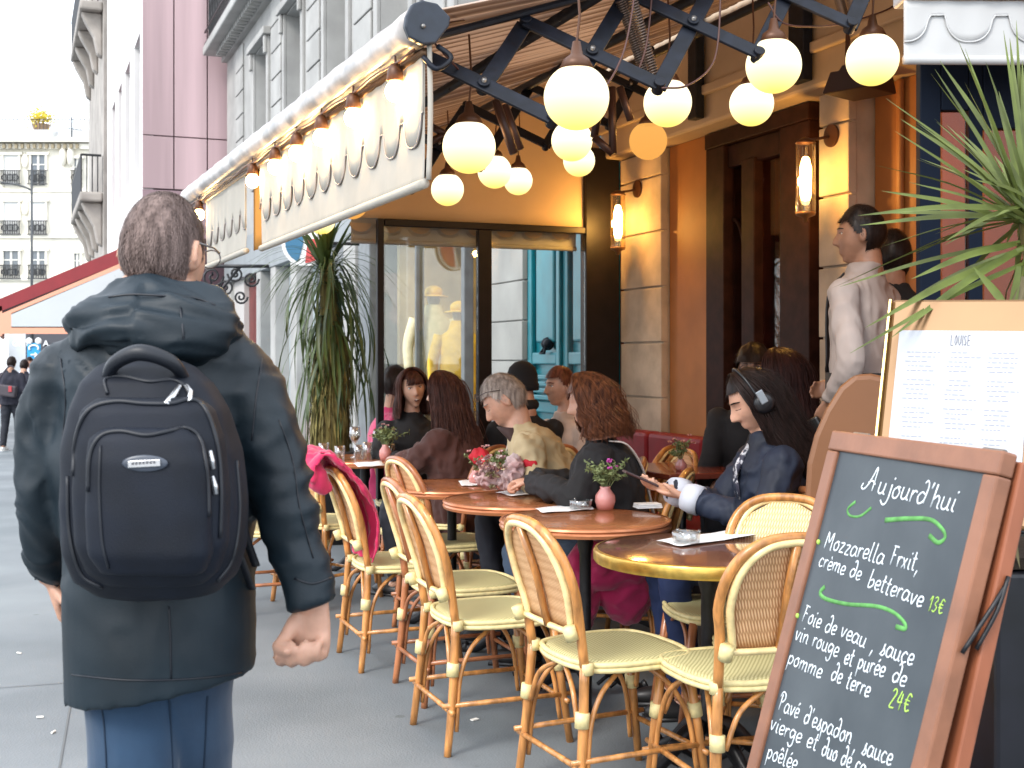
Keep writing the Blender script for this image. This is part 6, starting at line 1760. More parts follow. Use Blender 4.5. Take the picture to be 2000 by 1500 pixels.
def hair_shell(parent, c, M, hm, k=1.0, hairline=0.045, side=0.0, back=-0.085, puff=0.012, fem=False, name='hair', strands=1500, slen=0.02, bald=None, curl=0.0, seed=1):
    """short hair: cap over the scalp plus small strands"""
    rd_ = random.Random(seed)
    def inside(nx, ny, nz):
        p = head_point(nx, ny, nz, fem)
        f = ny
        lim = hairline * sm(-0.1, 0.55, f) + side * (1 - sm(-0.1, 0.55, f)) if f > -0.1 else None
        if f > 0.1: lim = hairline if f > 0.45 else side + (hairline - side) * sm(0.1, 0.45, f)
        elif f > -0.25: lim = side - 0.02 * sm(0.1, -0.25, f)
        else: lim = back
        return p.z > lim
    mb = MB(); n, m_ = (120, 80) if bald else (60, 40)
    idx = {}
    def vert(i, j):
        if (i, j % n) in idx: return idx[(i, j % n)]
        ph = math.pi * i / m_; th = 2 * math.pi * j / n
        v = (math.sin(ph) * math.sin(th), math.sin(ph) * math.cos(th), math.cos(ph))
        q_ = head_point(*v, fem)
        dirn = Vector(v)
        pf = puff * (0.85 + 0.3 * noise.noise(dirn * 3))
        mb.v.append(c + M @ ((q_ + dirn * pf) * k)); idx[(i, j % n)] = len(mb.v) - 1
        return idx[(i, j % n)]
    for i in range(m_):
        for j in range(n):
            ph = math.pi * (i + 0.5) / m_; th = 2 * math.pi * (j + 0.5) / n
            if inside(math.sin(ph) * math.sin(th), math.sin(ph) * math.cos(th), math.cos(ph)):
                mb.f.append([vert(i, j), vert(i, j + 1), vert(i + 1, j + 1), vert(i + 1, j)])
                bq2 = bald(head_point(math.sin(ph) * math.sin(th), math.sin(ph) * math.cos(th), math.cos(ph), fem)) if bald else 9
                mb.m.append(2 if bq2 < 0.75 else (1 if bq2 < 1.7 else 0))
    for _ in range(strands):
        u_ = rd_.uniform(-1, 1); th = rd_.uniform(0, 2 * math.pi); r_ = math.sqrt(1 - u_ * u_)
        v = (r_ * math.sin(th), r_ * math.cos(th), u_)
        if not inside(*v): continue
        q_ = head_point(*v, fem)
        if bald and rd_.random() < 0.86 * (1 - sm(0.4, 2.6, bald(q_))): continue
        dirn = Vector(v)
        p0 = q_ + dirn * (puff * 0.95)
        down = Vector((0, -0.15 if v[1] < 0.3 else 0.5, -1)); tan = (down - dirn * down.dot(dirn))
        tan = tan.normalized() if tan.length > 0.1 else Vector((0, 1, 0))
        tan = (tan + Vector((rd_.gauss(0, 0.16), rd_.gauss(0, 0.16), rd_.gauss(0, 0.1))) + dirn * rd_.uniform(-0.02, 0.06)).normalized()
        s_ = tan.cross(dirn).normalized() * 0.0007
        L_ = slen * rd_.uniform(0.6, 1.3)
        p1 = p0 + tan * L_ * 0.5 + dirn * 0.0015; p2 = p0 + tan * L_ - dirn * 0.001
        q4 = [c + M @ (x * k) for x in (p0 - s_, p0 + s_, p1 + s_, p1 - s_, p2)]
        mb.add(q4, [(0, 1, 2, 3), (3, 2, 4)])
    me = mb.mesh(name, [], True)
    return local_part(name, me, hm, parent)

def long_hair(parent, c, M, hm, length=0.42, wave=0.0, volume=1.0, fem=True, part_x=0.0, seed=2, th_max=118, n=620, sweep=(0, -0.02, 0), drape=0.06, front_in=0.0, name='hair', rs=0.0021, fringe=False):
    rd_ = random.Random(seed)
    g = Vector((0, 0, -1)); sweep = Vector(sweep)
    def path(th, lift, jz, L_):
        pts = []
        ax, ay = 0.078 * volume + lift, 0.098 * volume + lift
        st = math.sin(th); ct = -math.cos(th)
        top = Vector((part_x * 0.3, 0.02 - 0.02 * 0, 0.118 + lift * 0.9))
        for i in range(7):
            f = i / 6
            a_ = f * math.pi / 2 * 1.02
            x = st * ax * math.sin(a_) + part_x * (1 - f)
            y = ct * ay * math.sin(a_) + 0.035 * (1 - f) * (1 if ct > 0 else 1)
            z = 0.118 * math.cos(a_) + lift * math.cos(a_) + 0.004
            pts.append(c + M @ Vector((x, y, z)))
        p = pts[-1]; rem = L_ + jz
        out = (M @ Vector((st, ct, 0))); out.z = 0
        steps = 8
        for i in range(1, steps + 1):
            f = i / steps
            q_ = p + g * rem * f + out * (drape * math.sin(min(1, f * 1.3) * math.pi / 2) * (1.0 if ct < 0.2 else 0.3)) * f + sweep * f
            if wave:
                ph = f * rem / 0.11 * 6.28 + lift * 300 + th * 3
                q_ += out * wave * math.sin(ph) * 0.6 + (M @ Vector((ct, -st, 0))) * wave * math.cos(ph) * 0.8
            pts.append(q_)
        return pts
    # inner volume
    rows = []
    tm = R(th_max - 6)
    for j in range(25):
        th = -tm + 2 * tm * j / 24
        rows.append(path(th, 0.006 * volume, 0.0, length * (0.93 + 0.07 * math.cos(th))))
    mb = MB().sheet(rows, 0.004, Vector((0, 0, 0.001)))
    for _ in range(int(n * 1.6)):
        th = rd_.uniform(-1, 1) * R(th_max); lift = rd_.uniform(0.006, 0.017) * volume
        L_ = length * (0.86 + 0.14 * math.cos(th)) * rd_.uniform(0.82, 1.06)
        pts = catmull(path(th, lift, rd_.gauss(0, 0.015), L_), 1)
        j_ = Vector((rd_.gauss(0, 0.006), rd_.gauss(0, 0.006), 0))
        pts = [p + j_ * (i / len(pts)) for i, p in enumerate(pts)]
        k_r = rs * 0.8
        if rd_.random() < 0.14 and abs(th) < R(th_max) * 0.72:
            fl_ = Vector((rd_.gauss(0, 0.022), rd_.gauss(0, 0.022), rd_.gauss(0, 0.01))); k_r = rs * 0.4
            pts = [p + fl_ * math.sin(i / len(pts) * 2.2) for i, p in enumerate(pts)]
        mb.tube(pts, [k_r * 0.9, k_r * 1.2, k_r * 1.2, k_r * 1.0, k_r * 0.4], 3, caps=False)
    if fringe:
        for _ in range(120):
            x = rd_.uniform(-0.055, 0.055)
            pts = [c + M @ Vector(q_) for q_ in ((x * 0.4, 0.05, 0.115), (x * 0.8, 0.092, 0.085), (x, 0.104, 0.055), (x * 1.1, 0.104, 0.032 + rd_.uniform(-0.006, 0.01)))]
            mb.tube(catmull(pts, 2), [rs, rs, rs * 0.4], 3)
    me = mb.mesh(name, [], True)
    return local_part(name, me, hm, parent)

def face_bits(parent, c, M, browm, k=1.0, closed=False, open_mouth=False, beard=None):
    for sx in (-1, 1):
        e0 = Vector((sx * 0.031, face_y(0.031, 0.009) - 0.0065, 0.009))
        if closed:
            pts = [c + M @ (Vector((sx * (0.031 + t * 0.0062), face_y(0.031 + t * 0.0062, 0.004) + 0.0012, 0.004 - 0.0022 * (1 - (t / 2.0) ** 2))) * k) for t in (-2, -1, 0, 1, 2)]
            part('eyelash', MB().tube(pts, 0.0014 * k, 6), DARKEYE, parent, smooth=True)
        else:
            part('eye', MB().ell(c + M @ (e0 * k), 0.0125 * k, 0.0105 * k, 0.0075 * k, M), EYE, parent, smooth=True)
            part('iris', MB().ell(c + M @ ((e0 + Vector((0, 0.0085, 0))) * k), 0.0052 * k, 0.003 * k, 0.0052 * k, M), DARKEYE, parent, smooth=True)
            pts = [c + M @ (Vector((sx * (0.031 + t * 0.0062), face_y(0.031 + t * 0.0062, 0.016) + 0.0012, 0.0165 - 0.0011 * t * t)) * k) for t in (-2, -1, 0, 1, 2)]
            part('eyelash', MB().tube(pts, 0.0016 * k, 6), DARKEYE, parent, smooth=True)
        pts = [c + M @ (Vector((sx * (0.016 + 0.0085 * t), face_y(0.016 + 0.0085 * t, 0.031) + 0.001, 0.031 + 0.002 * t - 0.0007 * t * t)) * k) for t in range(5)]
        part('eyebrow', MB().tube(pts, [0.0028 * k, 0.003 * k, 0.0016 * k], 6), browm, parent, smooth=True)
    if open_mouth:
        part('mouth', MB().ell(c + M @ (Vector((0, face_y(0, -0.068) - 0.001, -0.068)) * k), 0.016 * k, 0.007 * k, 0.008 * k, M), mat('mouth_dark', (0.08, 0.01, 0.01), 0.5), parent, smooth=True)
        part('teeth', MB().ell(c + M @ (Vector((0, face_y(0, -0.068) + 0.003, -0.0645)) * k), 0.011 * k, 0.004 * k, 0.0028 * k, M), EYE, parent, smooth=True)

def seated(label, x, y, f_, seat=0.46, lean=0.1, side=0.0, head=(0, 0, 0), hk=1.0, fem=True, arms=None, skin=SKIN, jacket=None, trousers=None, wrinkle=0.006,
           thick=1.0, vox=0.011, turn=0.0, neckf=0.03, hands=True, curl=0.5, shoes=True, hvec=(0, 0, -1), legs=None, jl=1.0, z0=0.0, bvox=0.0085, feet_y=0.40):
    t = thing('person', label, 'person', (x, y, z0), facing(*f_))
    hip = Vector((0, 0, seat + 0.05))
    ax = Vector((math.sin(side), math.sin(lean), math.cos(lean) * math.cos(side))).normalized()
    Rt = Matrix.Rotation(turn, 3, 'Z')
    rt = (Rt @ X); rt = (rt - ax * rt.dot(ax)).normalized(); fw_ = ax.cross(rt)
    sh_w = 0.165 if fem else 0.19
    def tp_(h, sx=0.0, f2=0.0): return hip + ax * h + rt * sx + fw_ * f2
    neck = tp_(0.50, 0, 0.0)
    hM = Matrix.Rotation(turn, 3, 'Z') @ rot(*head)
    hc = neck + Vector((0, 0, 0.138)) + ax * 0.035 + hM @ Vector((0, neckf, 0.02))
    B = MB()
    add_head(B, hc, hM, fem, hk, neck, 0.048 if fem else 0.058)
    B.loft([(tp_(0.0), rt * 0.15, fw_ * 0.10), (tp_(0.2), rt * 0.12, fw_ * 0.085), (tp_(0.38), rt * 0.145, fw_ * 0.095), (tp_(0.47), rt * 0.09, fw_ * 0.06), (tp_(0.51), rt * 0.05, fw_ * 0.05)], 16)
    J = MB()
    J.loft([(tp_(-0.10 * jl), rt * 0.19 * thick, fw_ * 0.145 * thick), (tp_(0.05), rt * 0.185 * thick, fw_ * 0.14 * thick), (tp_(0.2), rt * 0.165 * thick, fw_ * 0.125 * thick), (tp_(0.34), rt * (0.175 + 0.0) * thick, fw_ * 0.13 * thick), (tp_(0.42), rt * sh_w * thick, fw_ * 0.11 * thick), (tp_(0.475), rt * 0.12 * thick, fw_ * 0.085), (tp_(0.505), rt * 0.075, fw_ * 0.07), (tp_(0.54), rt * 0.062, fw_ * 0.062)], 22)
    Tm = MB()
    for i, sx in enumerate((-1, 1)):
        el, wr_ = (arms or {}).get(sx, (Vector((sx * 0.24, 0.12, 0.76)), Vector((sx * 0.12, 0.36, 0.78))))
        el, wr_ = Vector(el), Vector(wr_)
        S_ = tp_(0.415, sx * sh_w)
        B.tube([S_, el, wr_], [0.04, 0.034, 0.024], 10)
        J.ell(S_ , 0.068 * thick, 0.068 * thick, 0.068 * thick)
        J.tube(catmull([S_, S_.lerp(el, 0.55), el, el.lerp(wr_, 0.5), el.lerp(wr_, 0.97)], 4), [0.066 * thick, 0.06 * thick, 0.056 * thick, 0.047 * thick, 0.042 * thick], 14)
        if hands:
            hd = (wr_ - el).normalized()
            hn_ = Vector(hvec)
            hand(B, wr_, (hd + Vector((0, 0, -0.15))).normalized(), hn_, -sx if hn_.z < 0 else sx, curl, 0.165 if fem else 0.185)
        # legs
        h0 = hip + Vector((sx * 0.09, 0.03, -0.02)); kn = Vector((sx * 0.11, 0.44, seat + 0.07)); an_ = Vector((sx * 0.11, feet_y, 0.09 - z0))
        if legs and sx in legs: kn, an_ = Vector(legs[sx][0]), Vector(legs[sx][1])
        B.tube([h0, kn, an_, an_ + Vector((0, 0.03, -0.04))], [0.06, 0.045, 0.035, 0.035], 10)
        Tm.tube(catmull([h0 + Vector((0, -0.08, 0)), h0.lerp(kn, 0.5), kn + Vector((0, 0.0, 0.0)), kn.lerp(an_, 0.5), an_], 4), [0.095, 0.085, 0.068, 0.058, 0.05], 14)
        if shoes:
            sh_ = MB(); sh_.ell(an_ + Vector((0, 0.05, -0.055)), 0.045, 0.125, 0.04)
            sh_.box(an_ + Vector((0, 0.05, -0.082)), (0.08, 0.24, 0.014))
            part('shoe', sh_, mat('shoe_black', (0.015, 0.014, 0.014), 0.4), t, smooth=True)
    bm_ = remesh(B, bvox, 1); lips_faces(bm_, hc, hM, hk)
    local_part('body', bm_, [skin, LIP], t)
    jm_ = remesh(J, vox, 2, wr(wrinkle, 9, (1, 1, 0.8), x * 3)); local_part('jacket', jm_, jacket, t)
    tm_ = remesh(Tm, 0.013, 1, wr(0.005, 10, (1, 1, 1), x * 7)); local_part('trousers', tm_, trousers, t)
    return t, hc, hM, tp_

# ---------------------------------------------------------------- the walking man
DM = 2.3
mP1 = at(310, 700, DM)
p1 = thing('person', 'balding man in a dark hooded coat and jeans walking away with a black backpack', 'person', (mP1.x, DM, 0))
def w1(px, py, dy=0.0): return at(px, py, DM + dy) - Vector((mP1.x, DM, 0))
PXM = DM / F
COAT = mat('dark_coat', (0.006, 0.0135, 0.020), 0.52, var=0.35, vscale=3, spec=0.35, bump=0.25, bscale=180, dist=0.001)
PACK = mat('pack_nylon', (0.0028, 0.0052, 0.0115), 0.65, var=0.3, vscale=9, spec=0.3, bump=0.5, bscale=420, dist=0.001)
PACKT = mat('pack_trim', (0.006, 0.008, 0.013), 0.45, spec=0.45, var=0.2)
JEAN = mat('blue_jeans', (0.007, 0.026, 0.06), 0.85, col2=(0.018, 0.052, 0.105), vscale=5, detail=6, bump=0.35, bscale=300, dist=0.001, sheen=0.2)
hM1 = rot(R(-15), R(4))
hc1 = w1(320, 497, 0.02)
B = MB(); add_head(B, hc1, hM1, False, 0.96, w1(318, 640, 0.03), 0.068)
B.loft([(w1(313, 1300), X * 0.15, Y * 0.10), (w1(313, 1000), X * 0.14, Y * 0.1), (w1(313, 740), X * 0.17, Y * 0.1), (w1(316, 640), X * 0.09, Y * 0.07)], 16)
# arms and hands
AL = [w1(140, 742, 0.01), w1(86, 965, 0.02), w1(102, 1128, 0.12)]
AR = [w1(466, 742, 0.0), w1(556, 985, -0.04), w1(613, 1188, -0.06)]
B.tube(AL, [0.045, 0.04, 0.028], 12); B.tube(AR, [0.045, 0.04, 0.028], 12)
hand(B, AL[-1] + Vector((0.0, 0, 0.0)), Vector((0.25, 0.2, -1)), Vector((1, 0.2, 0)), 1, 0.75, 0.16)
hand(B, AR[-1] + Vector((0, 0, 0.012)), Vector((-0.12, -0.05, -1)), Vector((-0.30, -0.95, 0)), 1, 1.12, 0.195, 1.0)
for hx in (w1(262, 1330, 0.0), ): pass
LL = [w1(258, 1290, 0.0), w1(264, 1700, -0.02), w1(272, 2050, -0.30)]
LR = [w1(368, 1290, 0.02), w1(372, 1690, 0.22), w1(366, 2085, 0.32)]
for lg in (LL, LR): B.tube(lg, [0.08, 0.055, 0.04], 12)
me = remesh(B, 0.0065, 1); local_part('body', me, [SKIN, LIP], p1)
# coat
J = MB()
secs = [(575, 318, 92, .085, .02), (605, 318, 112, .095, .02), (632, 314, 150, .105, .01), (665, 310, 178, .115, 0), (720, 306, 196, .13, 0), (800, 305, 200, .14, 0), (900, 306, 202, .15, 0),
        (1000, 308, 194, .15, 0), (1120, 312, 186, .155, 0), (1250, 314, 186, .16, 0), (1338, 314, 184, .155, 0)]
J.loft([(w1(cx, y, dy) + Vector((0, 0, 0)), X * hw * PXM + (Z * 0.028 if y > 1300 else Z * 0), Y * hd) for y, cx, hw, hd, dy in secs], 40)
for S_ in (AL, AR):
    J.ell(S_[0], 0.074, 0.08, 0.08)
    J.tube(catmull([S_[0], S_[0].lerp(S_[1], 0.5) + Vector((0.012 if S_ is AR else -0.012, 0, 0)), S_[1], S_[1].lerp(S_[2], 0.5), S_[2] - (S_[2] - S_[1]).normalized() * 0.005], 6), [0.076, 0.067, 0.058, 0.049, 0.046], 20)
def ridge(q_):
    w_ = noise.noise(q_ * 0.55 + Vector((7, 1, 3))) * 1.6
    return 1 - abs(noise.noise(q_ + Vector((w_, w_ * 0.5, -w_)))) * 3.0
def coat_wr(p, n):
    s_ = 1 if p.x > 0 else -1
    q1 = Vector((p.x * 7 + s_ * p.z * 4, p.y * 4, p.z * 9 - s_ * p.x * 6))
    q2 = Vector((p.x * 15 + s_ * p.z * 8, p.y * 8, p.z * 20 - s_ * p.x * 10 + 4))
    arm = sm(0.17, 0.23, abs(p.x))
    low = 1 - 0.75 * sm(1.05, 0.95, p.z) * (1 - arm)
    return (0.0065 * ridge(q1) + 0.0032 * ridge(q2) * (0.35 + 0.65 * arm)) * low - 0.003
me = remesh(J, 0.0085, 2, coat_wr); coat = local_part('coat', me, COAT, p1)
# seams of the coat
def on_mesh(me_obj):
    bv = BVHTree.FromPolygons([v.co for v in me_obj.data.vertices], [list(p.vertices) for p in me_obj.data.polygons])
    cl = Vector((0, 0, CAMZ)) - Vector((mP1.x, DM, 0))
    def f(px, py, lift=0.0):
        d = Vector(((px - 1000) / F, 1, -(py - 700) / F)).normalized()
        hit, nrm, _, _ = bv.ray_cast(cl, d)
        if hit is None: return None
        return hit - d * lift
    return f
fc = on_mesh(coat)
def coat_line(pts, r_=0.0016):
    c = catmull([Vector((x, y, 0)) for x, y in pts], 5)
    q_ = [fc(v.x, v.y, 0.0008) for v in c]; q_ = [v for v in q_ if v]
    if len(q_) > 2: part('seam', MB().tube(q_, r_, 6), PACKT, p1, smooth=True)
coat_line([(512, 700), (500, 780), (492, 860)]); coat_line([(118, 700), (128, 780), (122, 860)])
coat_line([(575, 1130), (610, 1140), (648, 1128)], 0.002); coat_line([(330, 1185), (333, 1250), (334, 1325)]); coat_line([(140, 1318), (240, 1328), (330, 1328), (420, 1322), (485, 1312)], 0.0018)
coat_line([(545, 820), (572, 900), (585, 990), (612, 1090)], 0.0014)
# hood lying on the back
H = MB()
hood = [(548, 320, 100, .035, -.04), (566, 320, 118, .045, -.055), (592, 312, 148, .06, -.075), (622, 300, 168, .07, -.09), (650, 292, 166, .072, -.10), (680, 300, 136, .066, -.11), (706, 314, 92, .05, -.11), (722, 328, 46, .03, -.10)]
H.loft([(w1(cx, y, dy), X * hw * PXM, Y * hd + Z * -0.012) for y, cx, hw, hd, dy in hood], 36)
H.ell(w1(172, 648, -0.05), 0.05, 0.07, 0.045); H.ell(w1(415, 640, -0.04), 0.055, 0.07, 0.05)
def hood_wr(p, n):
    q_ = Vector((p.x * 5 + p.z * 5 * (1 if p.x > 0 else -1), p.y * 4, p.z * 15))
    return 0.008 * ridge(q_) + 0.0035 * ridge(q_ * 2.3) - 0.007
me = remesh(H, 0.007, 2, hood_wr); hoodo = local_part('hood', me, COAT, p1)
# stand collar round the neck
K = MB()
rows = []
for i in range(9):
    f = i / 8
    rows.append([w1(320, 600 - 78 * f, 0.035) + Vector((math.cos(R(t)) * (0.096 - 0.008 * f + 0.002 * math.sin(t * 0.2 + f * 4)), math.sin(R(t)) * (0.098 - 0.006 * f), 0.012 * math.sin(R(t)))) for t in range(0, 361, 8)])
K.sheet(rows, 0.006, Vector((0, 0, 0)) + Vector((0.0, -0.004, 0.001)))
me = remesh(K, 0.005, 1, wr(0.003, 20, (1, 1, 0.3))); local_part('collar', me, COAT, p1)
fh = on_mesh(hoodo)
for pts in ([(212, 580), (260, 575), (320, 578), (380, 582), (420, 596)], [(350, 545), (352, 600), (358, 660), (352, 712)]):
    q_ = [fh(x, y, 0.001) for x, y in pts]; q_ = [v for v in q_ if v]
    if len(q_) > 2: part('seam', MB().tube(catmull(q_, 5), 0.0018, 6), PACKT, p1, smooth=True)
# backpack, worn: a thing of its own
bk = thing('backpack', 'black backpack with a curved handle, two zip pockets and a small silver badge', 'backpack', (mP1.x, DM - 0.25, 0.93))
off = Vector((mP1.x, DM, 0)) - Vector((mP1.x, DM - 0.25, 0.93))
def wb(px, py, dy=0.0): return w1(px, py, dy) + off
def pack_loft(rows_, n=40, p_=0.62):
    mb = MB(); mb.loft([(wb(cx, y, dy), X * hw * PXM * (1 + dy / DM), Y * hd) for y, cx, hw, hd, dy in rows_], n, 0, True, p_); return mb
main = pack_loft([(702, 285, 62, .035, -.20), (716, 286, 92, .06, -.215), (745, 288, 122, .078, -.23), (800, 294, 148, .09, -.235), (880, 300, 166, .097, -.24), (980, 304, 174, .10, -.24), (1070, 306, 170, .10, -.24), (1125, 308, 152, .092, -.235), (1155, 312, 118, .072, -.225), (1166, 312, 70, .045, -.22)])
me = remesh(main, 0.008, 3, lambda p, n: 0.004 * noise.noise(p * 7) + 0.0015 * noise.noise(p * 22)); pm = local_part('main_compartment', me, PACK, bk)
mid = pack_loft([(775, 290, 95, .04, -.30), (800, 290, 128, .05, -.305), (860, 294, 143, .055, -.31), (960, 298, 150, .055, -.315), (1060, 300, 148, .055, -.315), (1115, 302, 128, .05, -.305), (1142, 304, 95, .035, -.30)])
me = remesh(mid, 0.007, 3, lambda p, n: 0.003 * noise.noise(p * 9)); pmid = local_part('middle_pocket', me, PACK, bk)
frt = pack_loft([(835, 285, 80, .03, -.352), (855, 285, 108, .038, -.355), (900, 290, 118, .042, -.36), (1000, 293, 122, .042, -.362), (1080, 296, 120, .042, -.36), (1120, 300, 98, .034, -.35)])
me = remesh(frt, 0.007, 3, lambda p, n: 0.0025 * noise.noise(p * 8 + Vector((3, 0, 0)))); pfr = local_part('front_pocket', me, PACK, bk)
hl = catmull([wb(206, 752, -.27), wb(222, 712, -.30), wb(262, 690, -.315), (wb(300, 693, -.315)), wb(340, 712, -.30), wb(362, 742, -.27)], 7)
part('handle', MB().tube(hl, [0.009, 0.0125, 0.014, 0.0125, 0.009], 12), PACKT, bk, smooth=True)
cl_ = Vector((0, 0, CAMZ)) - Vector((mP1.x, DM - 0.25, 0.93))
packs = []
for o_ in (pm, pmid, pfr):
    packs.append(BVHTree.FromPolygons([v.co for v in o_.data.vertices], [list(p.vertices) for p in o_.data.polygons]))
def on_pack(px, py, lift=0.002):
    d = Vector(((px - 1000) / F, 1, -(py - 700) / F)).normalized(); best = None
    for bv in packs:
        h_ = bv.ray_cast(cl_, d)
        if h_[0] is not None and (best is None or h_[3] < best[1]): best = (h_[0], h_[3])
    return None if best is None else best[0] - d * lift
def pack_line(name, pts, r_, m_, lift=0.001):
    c = catmull([Vector((x, y, 0)) for x, y in pts], 6)
    q_ = [on_pack(v.x, v.y, lift) for v in c]; q_ = [v for v in q_ if v]
    if len(q_) > 2: part(name, MB().tube(q_, r_, 8), m_, bk, smooth=True)
pack_line('zip', [(143, 930), (150, 850), (175, 800), (225, 784), (280, 788), (335, 788), (372, 780), (402, 800), (425, 870), (432, 960), (430, 1050)], 0.0042, PACKT)
pack_line('zip', [(172, 960), (176, 890), (196, 852), (235, 842), (285, 850), (330, 842), (365, 836), (392, 860), (405, 930), (408, 1010)], 0.0038, PACKT)
pack_line('piping', [(132, 930), (136, 1040), (158, 1120), (200, 1148)], 0.0035, PACKT)
pack_line('piping', [(462, 900), (468, 1000), (455, 1090), (425, 1135)], 0.0035, PACKT)
pack_line('seam', [(196, 870), (194, 960), (200, 1060), (212, 1110)], 0.0022, PACKT)
pack_line('seam', [(210, 770), (206, 740), (240, 735), (290, 745), (340, 742), (368, 760)], 0.003, PACKT)
SILV = mat('silver_zip', (0.55, 0.55, 0.56), 0.25, 0.9)
for pts in ([(352, 752), (338, 772), (325, 788)], [(362, 752), (372, 766), (370, 782)], [(410, 880), (413, 900), (416, 916)], [(414, 930), (419, 950), (421, 966)]):
    q_ = [on_pack(x, y, 0.006) for x, y in pts]; q_ = [v for v in q_ if v]
    if len(q_) == 3: part('zip_pull', MB().tube(q_, [0.0035, 0.0055, 0.0045], 8, flat=0.5, up=Y), SILV, bk, smooth=True)
pb_ = on_pack(283, 905, 0.002)
part('badge_backing', MB().ell(pb_, 0.036, 0.003, 0.013), mat('badge_grey', (0.05, 0.06, 0.08), 0.3), bk, smooth=True)
part('badge', MB().box(pb_ - Y * 0.004, (0.050, 0.003, 0.011), rot(0, 0, R(-3))), SILV, bk, bevel=0.001)
part('badge_script', (lambda mb: [mb.box(pb_ + Vector((-0.017 + 0.0055 * k, -0.0062, 0.0004 * k)), (0.0035, 0.0008, 0.004)) for k in range(7)] and mb)(MB()), mat('badge_dark', (0.08, 0.08, 0.09), 0.5), bk)['kind'] = 'stuff'
for pts in ([(150, 1060, -.12), (140, 980, -.15), (160, 900, -.2)], [(500, 1105, -.05), (478, 1040, -.12), (470, 980, -.18)], [(492, 1150, -.02), (470, 1090, -.14), (455, 1060, -.22)]):
    part('strap', MB().tube(catmull([wb(*p) for p in pts], 5), 0.008, 8, flat=0.35, up=Y), PACKT, bk, smooth=True)
# jeans and shoes
Jn = MB()
Jn.tube(catmull([w1(256, 1280, 0), w1(262, 1500, -0.01), LL[1], LL[1].lerp(LL[2], 0.5), LL[2]], 5), [0.092, 0.080, 0.070, 0.062, 0.06], 20)
Jn.tube(catmull([w1(362, 1280, 0.02), w1(372, 1500, 0.13), LR[1], LR[1].lerp(LR[2], 0.5), LR[2]], 5), [0.092, 0.078, 0.068, 0.06, 0.058], 20)
me = remesh(Jn, 0.009, 2, lambda p, n: 0.009 * (0.5 - abs(noise.noise(Vector((p.x * 7 + p.z * 3, p.y * 6, p.z * 6))))) ); local_part('jeans', me, JEAN, p1)
jo = [o for o in p1.children if o.name.startswith('jeans')][0]
fj = on_mesh(jo)
for pts in ([(196, 1365), (204, 1430), (208, 1510)], [(330, 1360), (334, 1420), (338, 1510)], [(405, 1360), (402, 1430), (398, 1510)]):
    q_ = [fj(x, y, 0.0008) for x, y in pts]; q_ = [v for v in q_ if v]
    if len(q_) > 2: part('seam', MB().tube(catmull(q_, 6), 0.0016, 6), mat('jean_seam', (0.006, 0.02, 0.045), 0.8), p1, smooth=True)
for A_, pit in ((LL[2], 0.5), (LR[2], 0.0)):
    s_ = MB(); Mr = rot(0, R(30) * (pit * 1.6), 0)
    s_.ell(A_ + Mr @ Vector((0, 0.06, -0.05)), 0.05, 0.14, 0.045, Mr); s_.box(A_ + Mr @ Vector((0, 0.06, -0.085)), (0.09, 0.27, 0.02), Mr)
    part('shoe', s_, mat('shoe_black', (0.015, 0.014, 0.014), 0.4), p1, smooth=True)
GREYH = hair_mat('greying_hair', (0.075, 0.05, 0.043), (0.23, 0.165, 0.145), 0.6)
def bald1(q_):
    d = ((q_.x - 0.012) / 0.045) ** 2 + ((q_.y + 0.070) / 0.045) ** 2 + ((q_.z - 0.070) / 0.042) ** 2
    return d + 0.5 * noise.noise(q_ * 45)
hair_shell(p1, hc1, hM1, [GREYH, mat('thin_hair', (0.20, 0.135, 0.115), 0.55, var=0.15, vscale=60), mat('scalp', (0.33, 0.215, 0.185), 0.5, var=0.08, vscale=60)], 0.96, 0.055, -0.01, -0.088, 0.005, False, 'hair', 22000, 0.011, bald1, seed=3)
gl = MB()
gl.tube([hc1 + hM1 @ Vector((0.080, -0.01, 0.018)), hc1 + hM1 @ Vector((0.077, 0.05, 0.018)), hc1 + hM1 @ Vector((0.063, 0.098, 0.016))], 0.0018, 6)
gl.tube([hc1 + hM1 @ Vector((0.042 + 0.024 * math.cos(t * 0.5), 0.101 - 0.004 * math.cos(t * .5), 0.005 + 0.018 * math.sin(t * 0.5))) for t in range(14)], 0.0016, 6)
tag(part('glasses', gl, GREY_STEEL, None, smooth=True), 'thin metal glasses worn by the walking man, seen past his right ear', 'glasses').location = (mP1.x, DM, 0)

# ---------------------------------------------------------------- woman with headphones
DENIM = fabric('navy_denim_jacket', (0.004, 0.009, 0.024), 0.7, var=0.35)
NAVYJ = fabric('deep_blue_jeans', (0.004, 0.014, 0.06), 0.8)
px0 = at(1518, 700, 4.93)
arms2 = {1: ((0.13, 0.20, 0.80), (0.04, 0.43, 0.875)), -1: ((-0.24, 0.14, 0.78), (-0.05, 0.40, 0.86))}
p2, hc2, hM2, tp2 = seated('dark haired woman with black headphones and navy jacket looking down at a phone', px0.x, px0.y, (-0.99, -0.12), 0.52, 0.08, 0, (R(-2), R(30), 0), 1.08, True, arms2, SKIN, DENIM, NAVYJ, 0.012, 1.12, 0.009, hands=True, curl=0.35, hvec=(0.1, -0.2, 1), bvox=0.006, neckf=0.045)
HB = hair_mat('dark_brown_hair', (0.006, 0.0035, 0.003), (0.026, 0.014, 0.012), 0.42)
hair_shell(p2, hc2, hM2, HB, 1.08, 0.062, 0.0, -0.1, 0.010, True, 'hair', 1200, 0.03, seed=5)
long_hair(p2, hc2, hM2, HB, 0.38, 0.004, 1.10, True, 0.0, 6, 116, 1000, (0, -0.17, 0), 0.05)
face_bits(p2, hc2, hM2, HB, 1.08, closed=True)
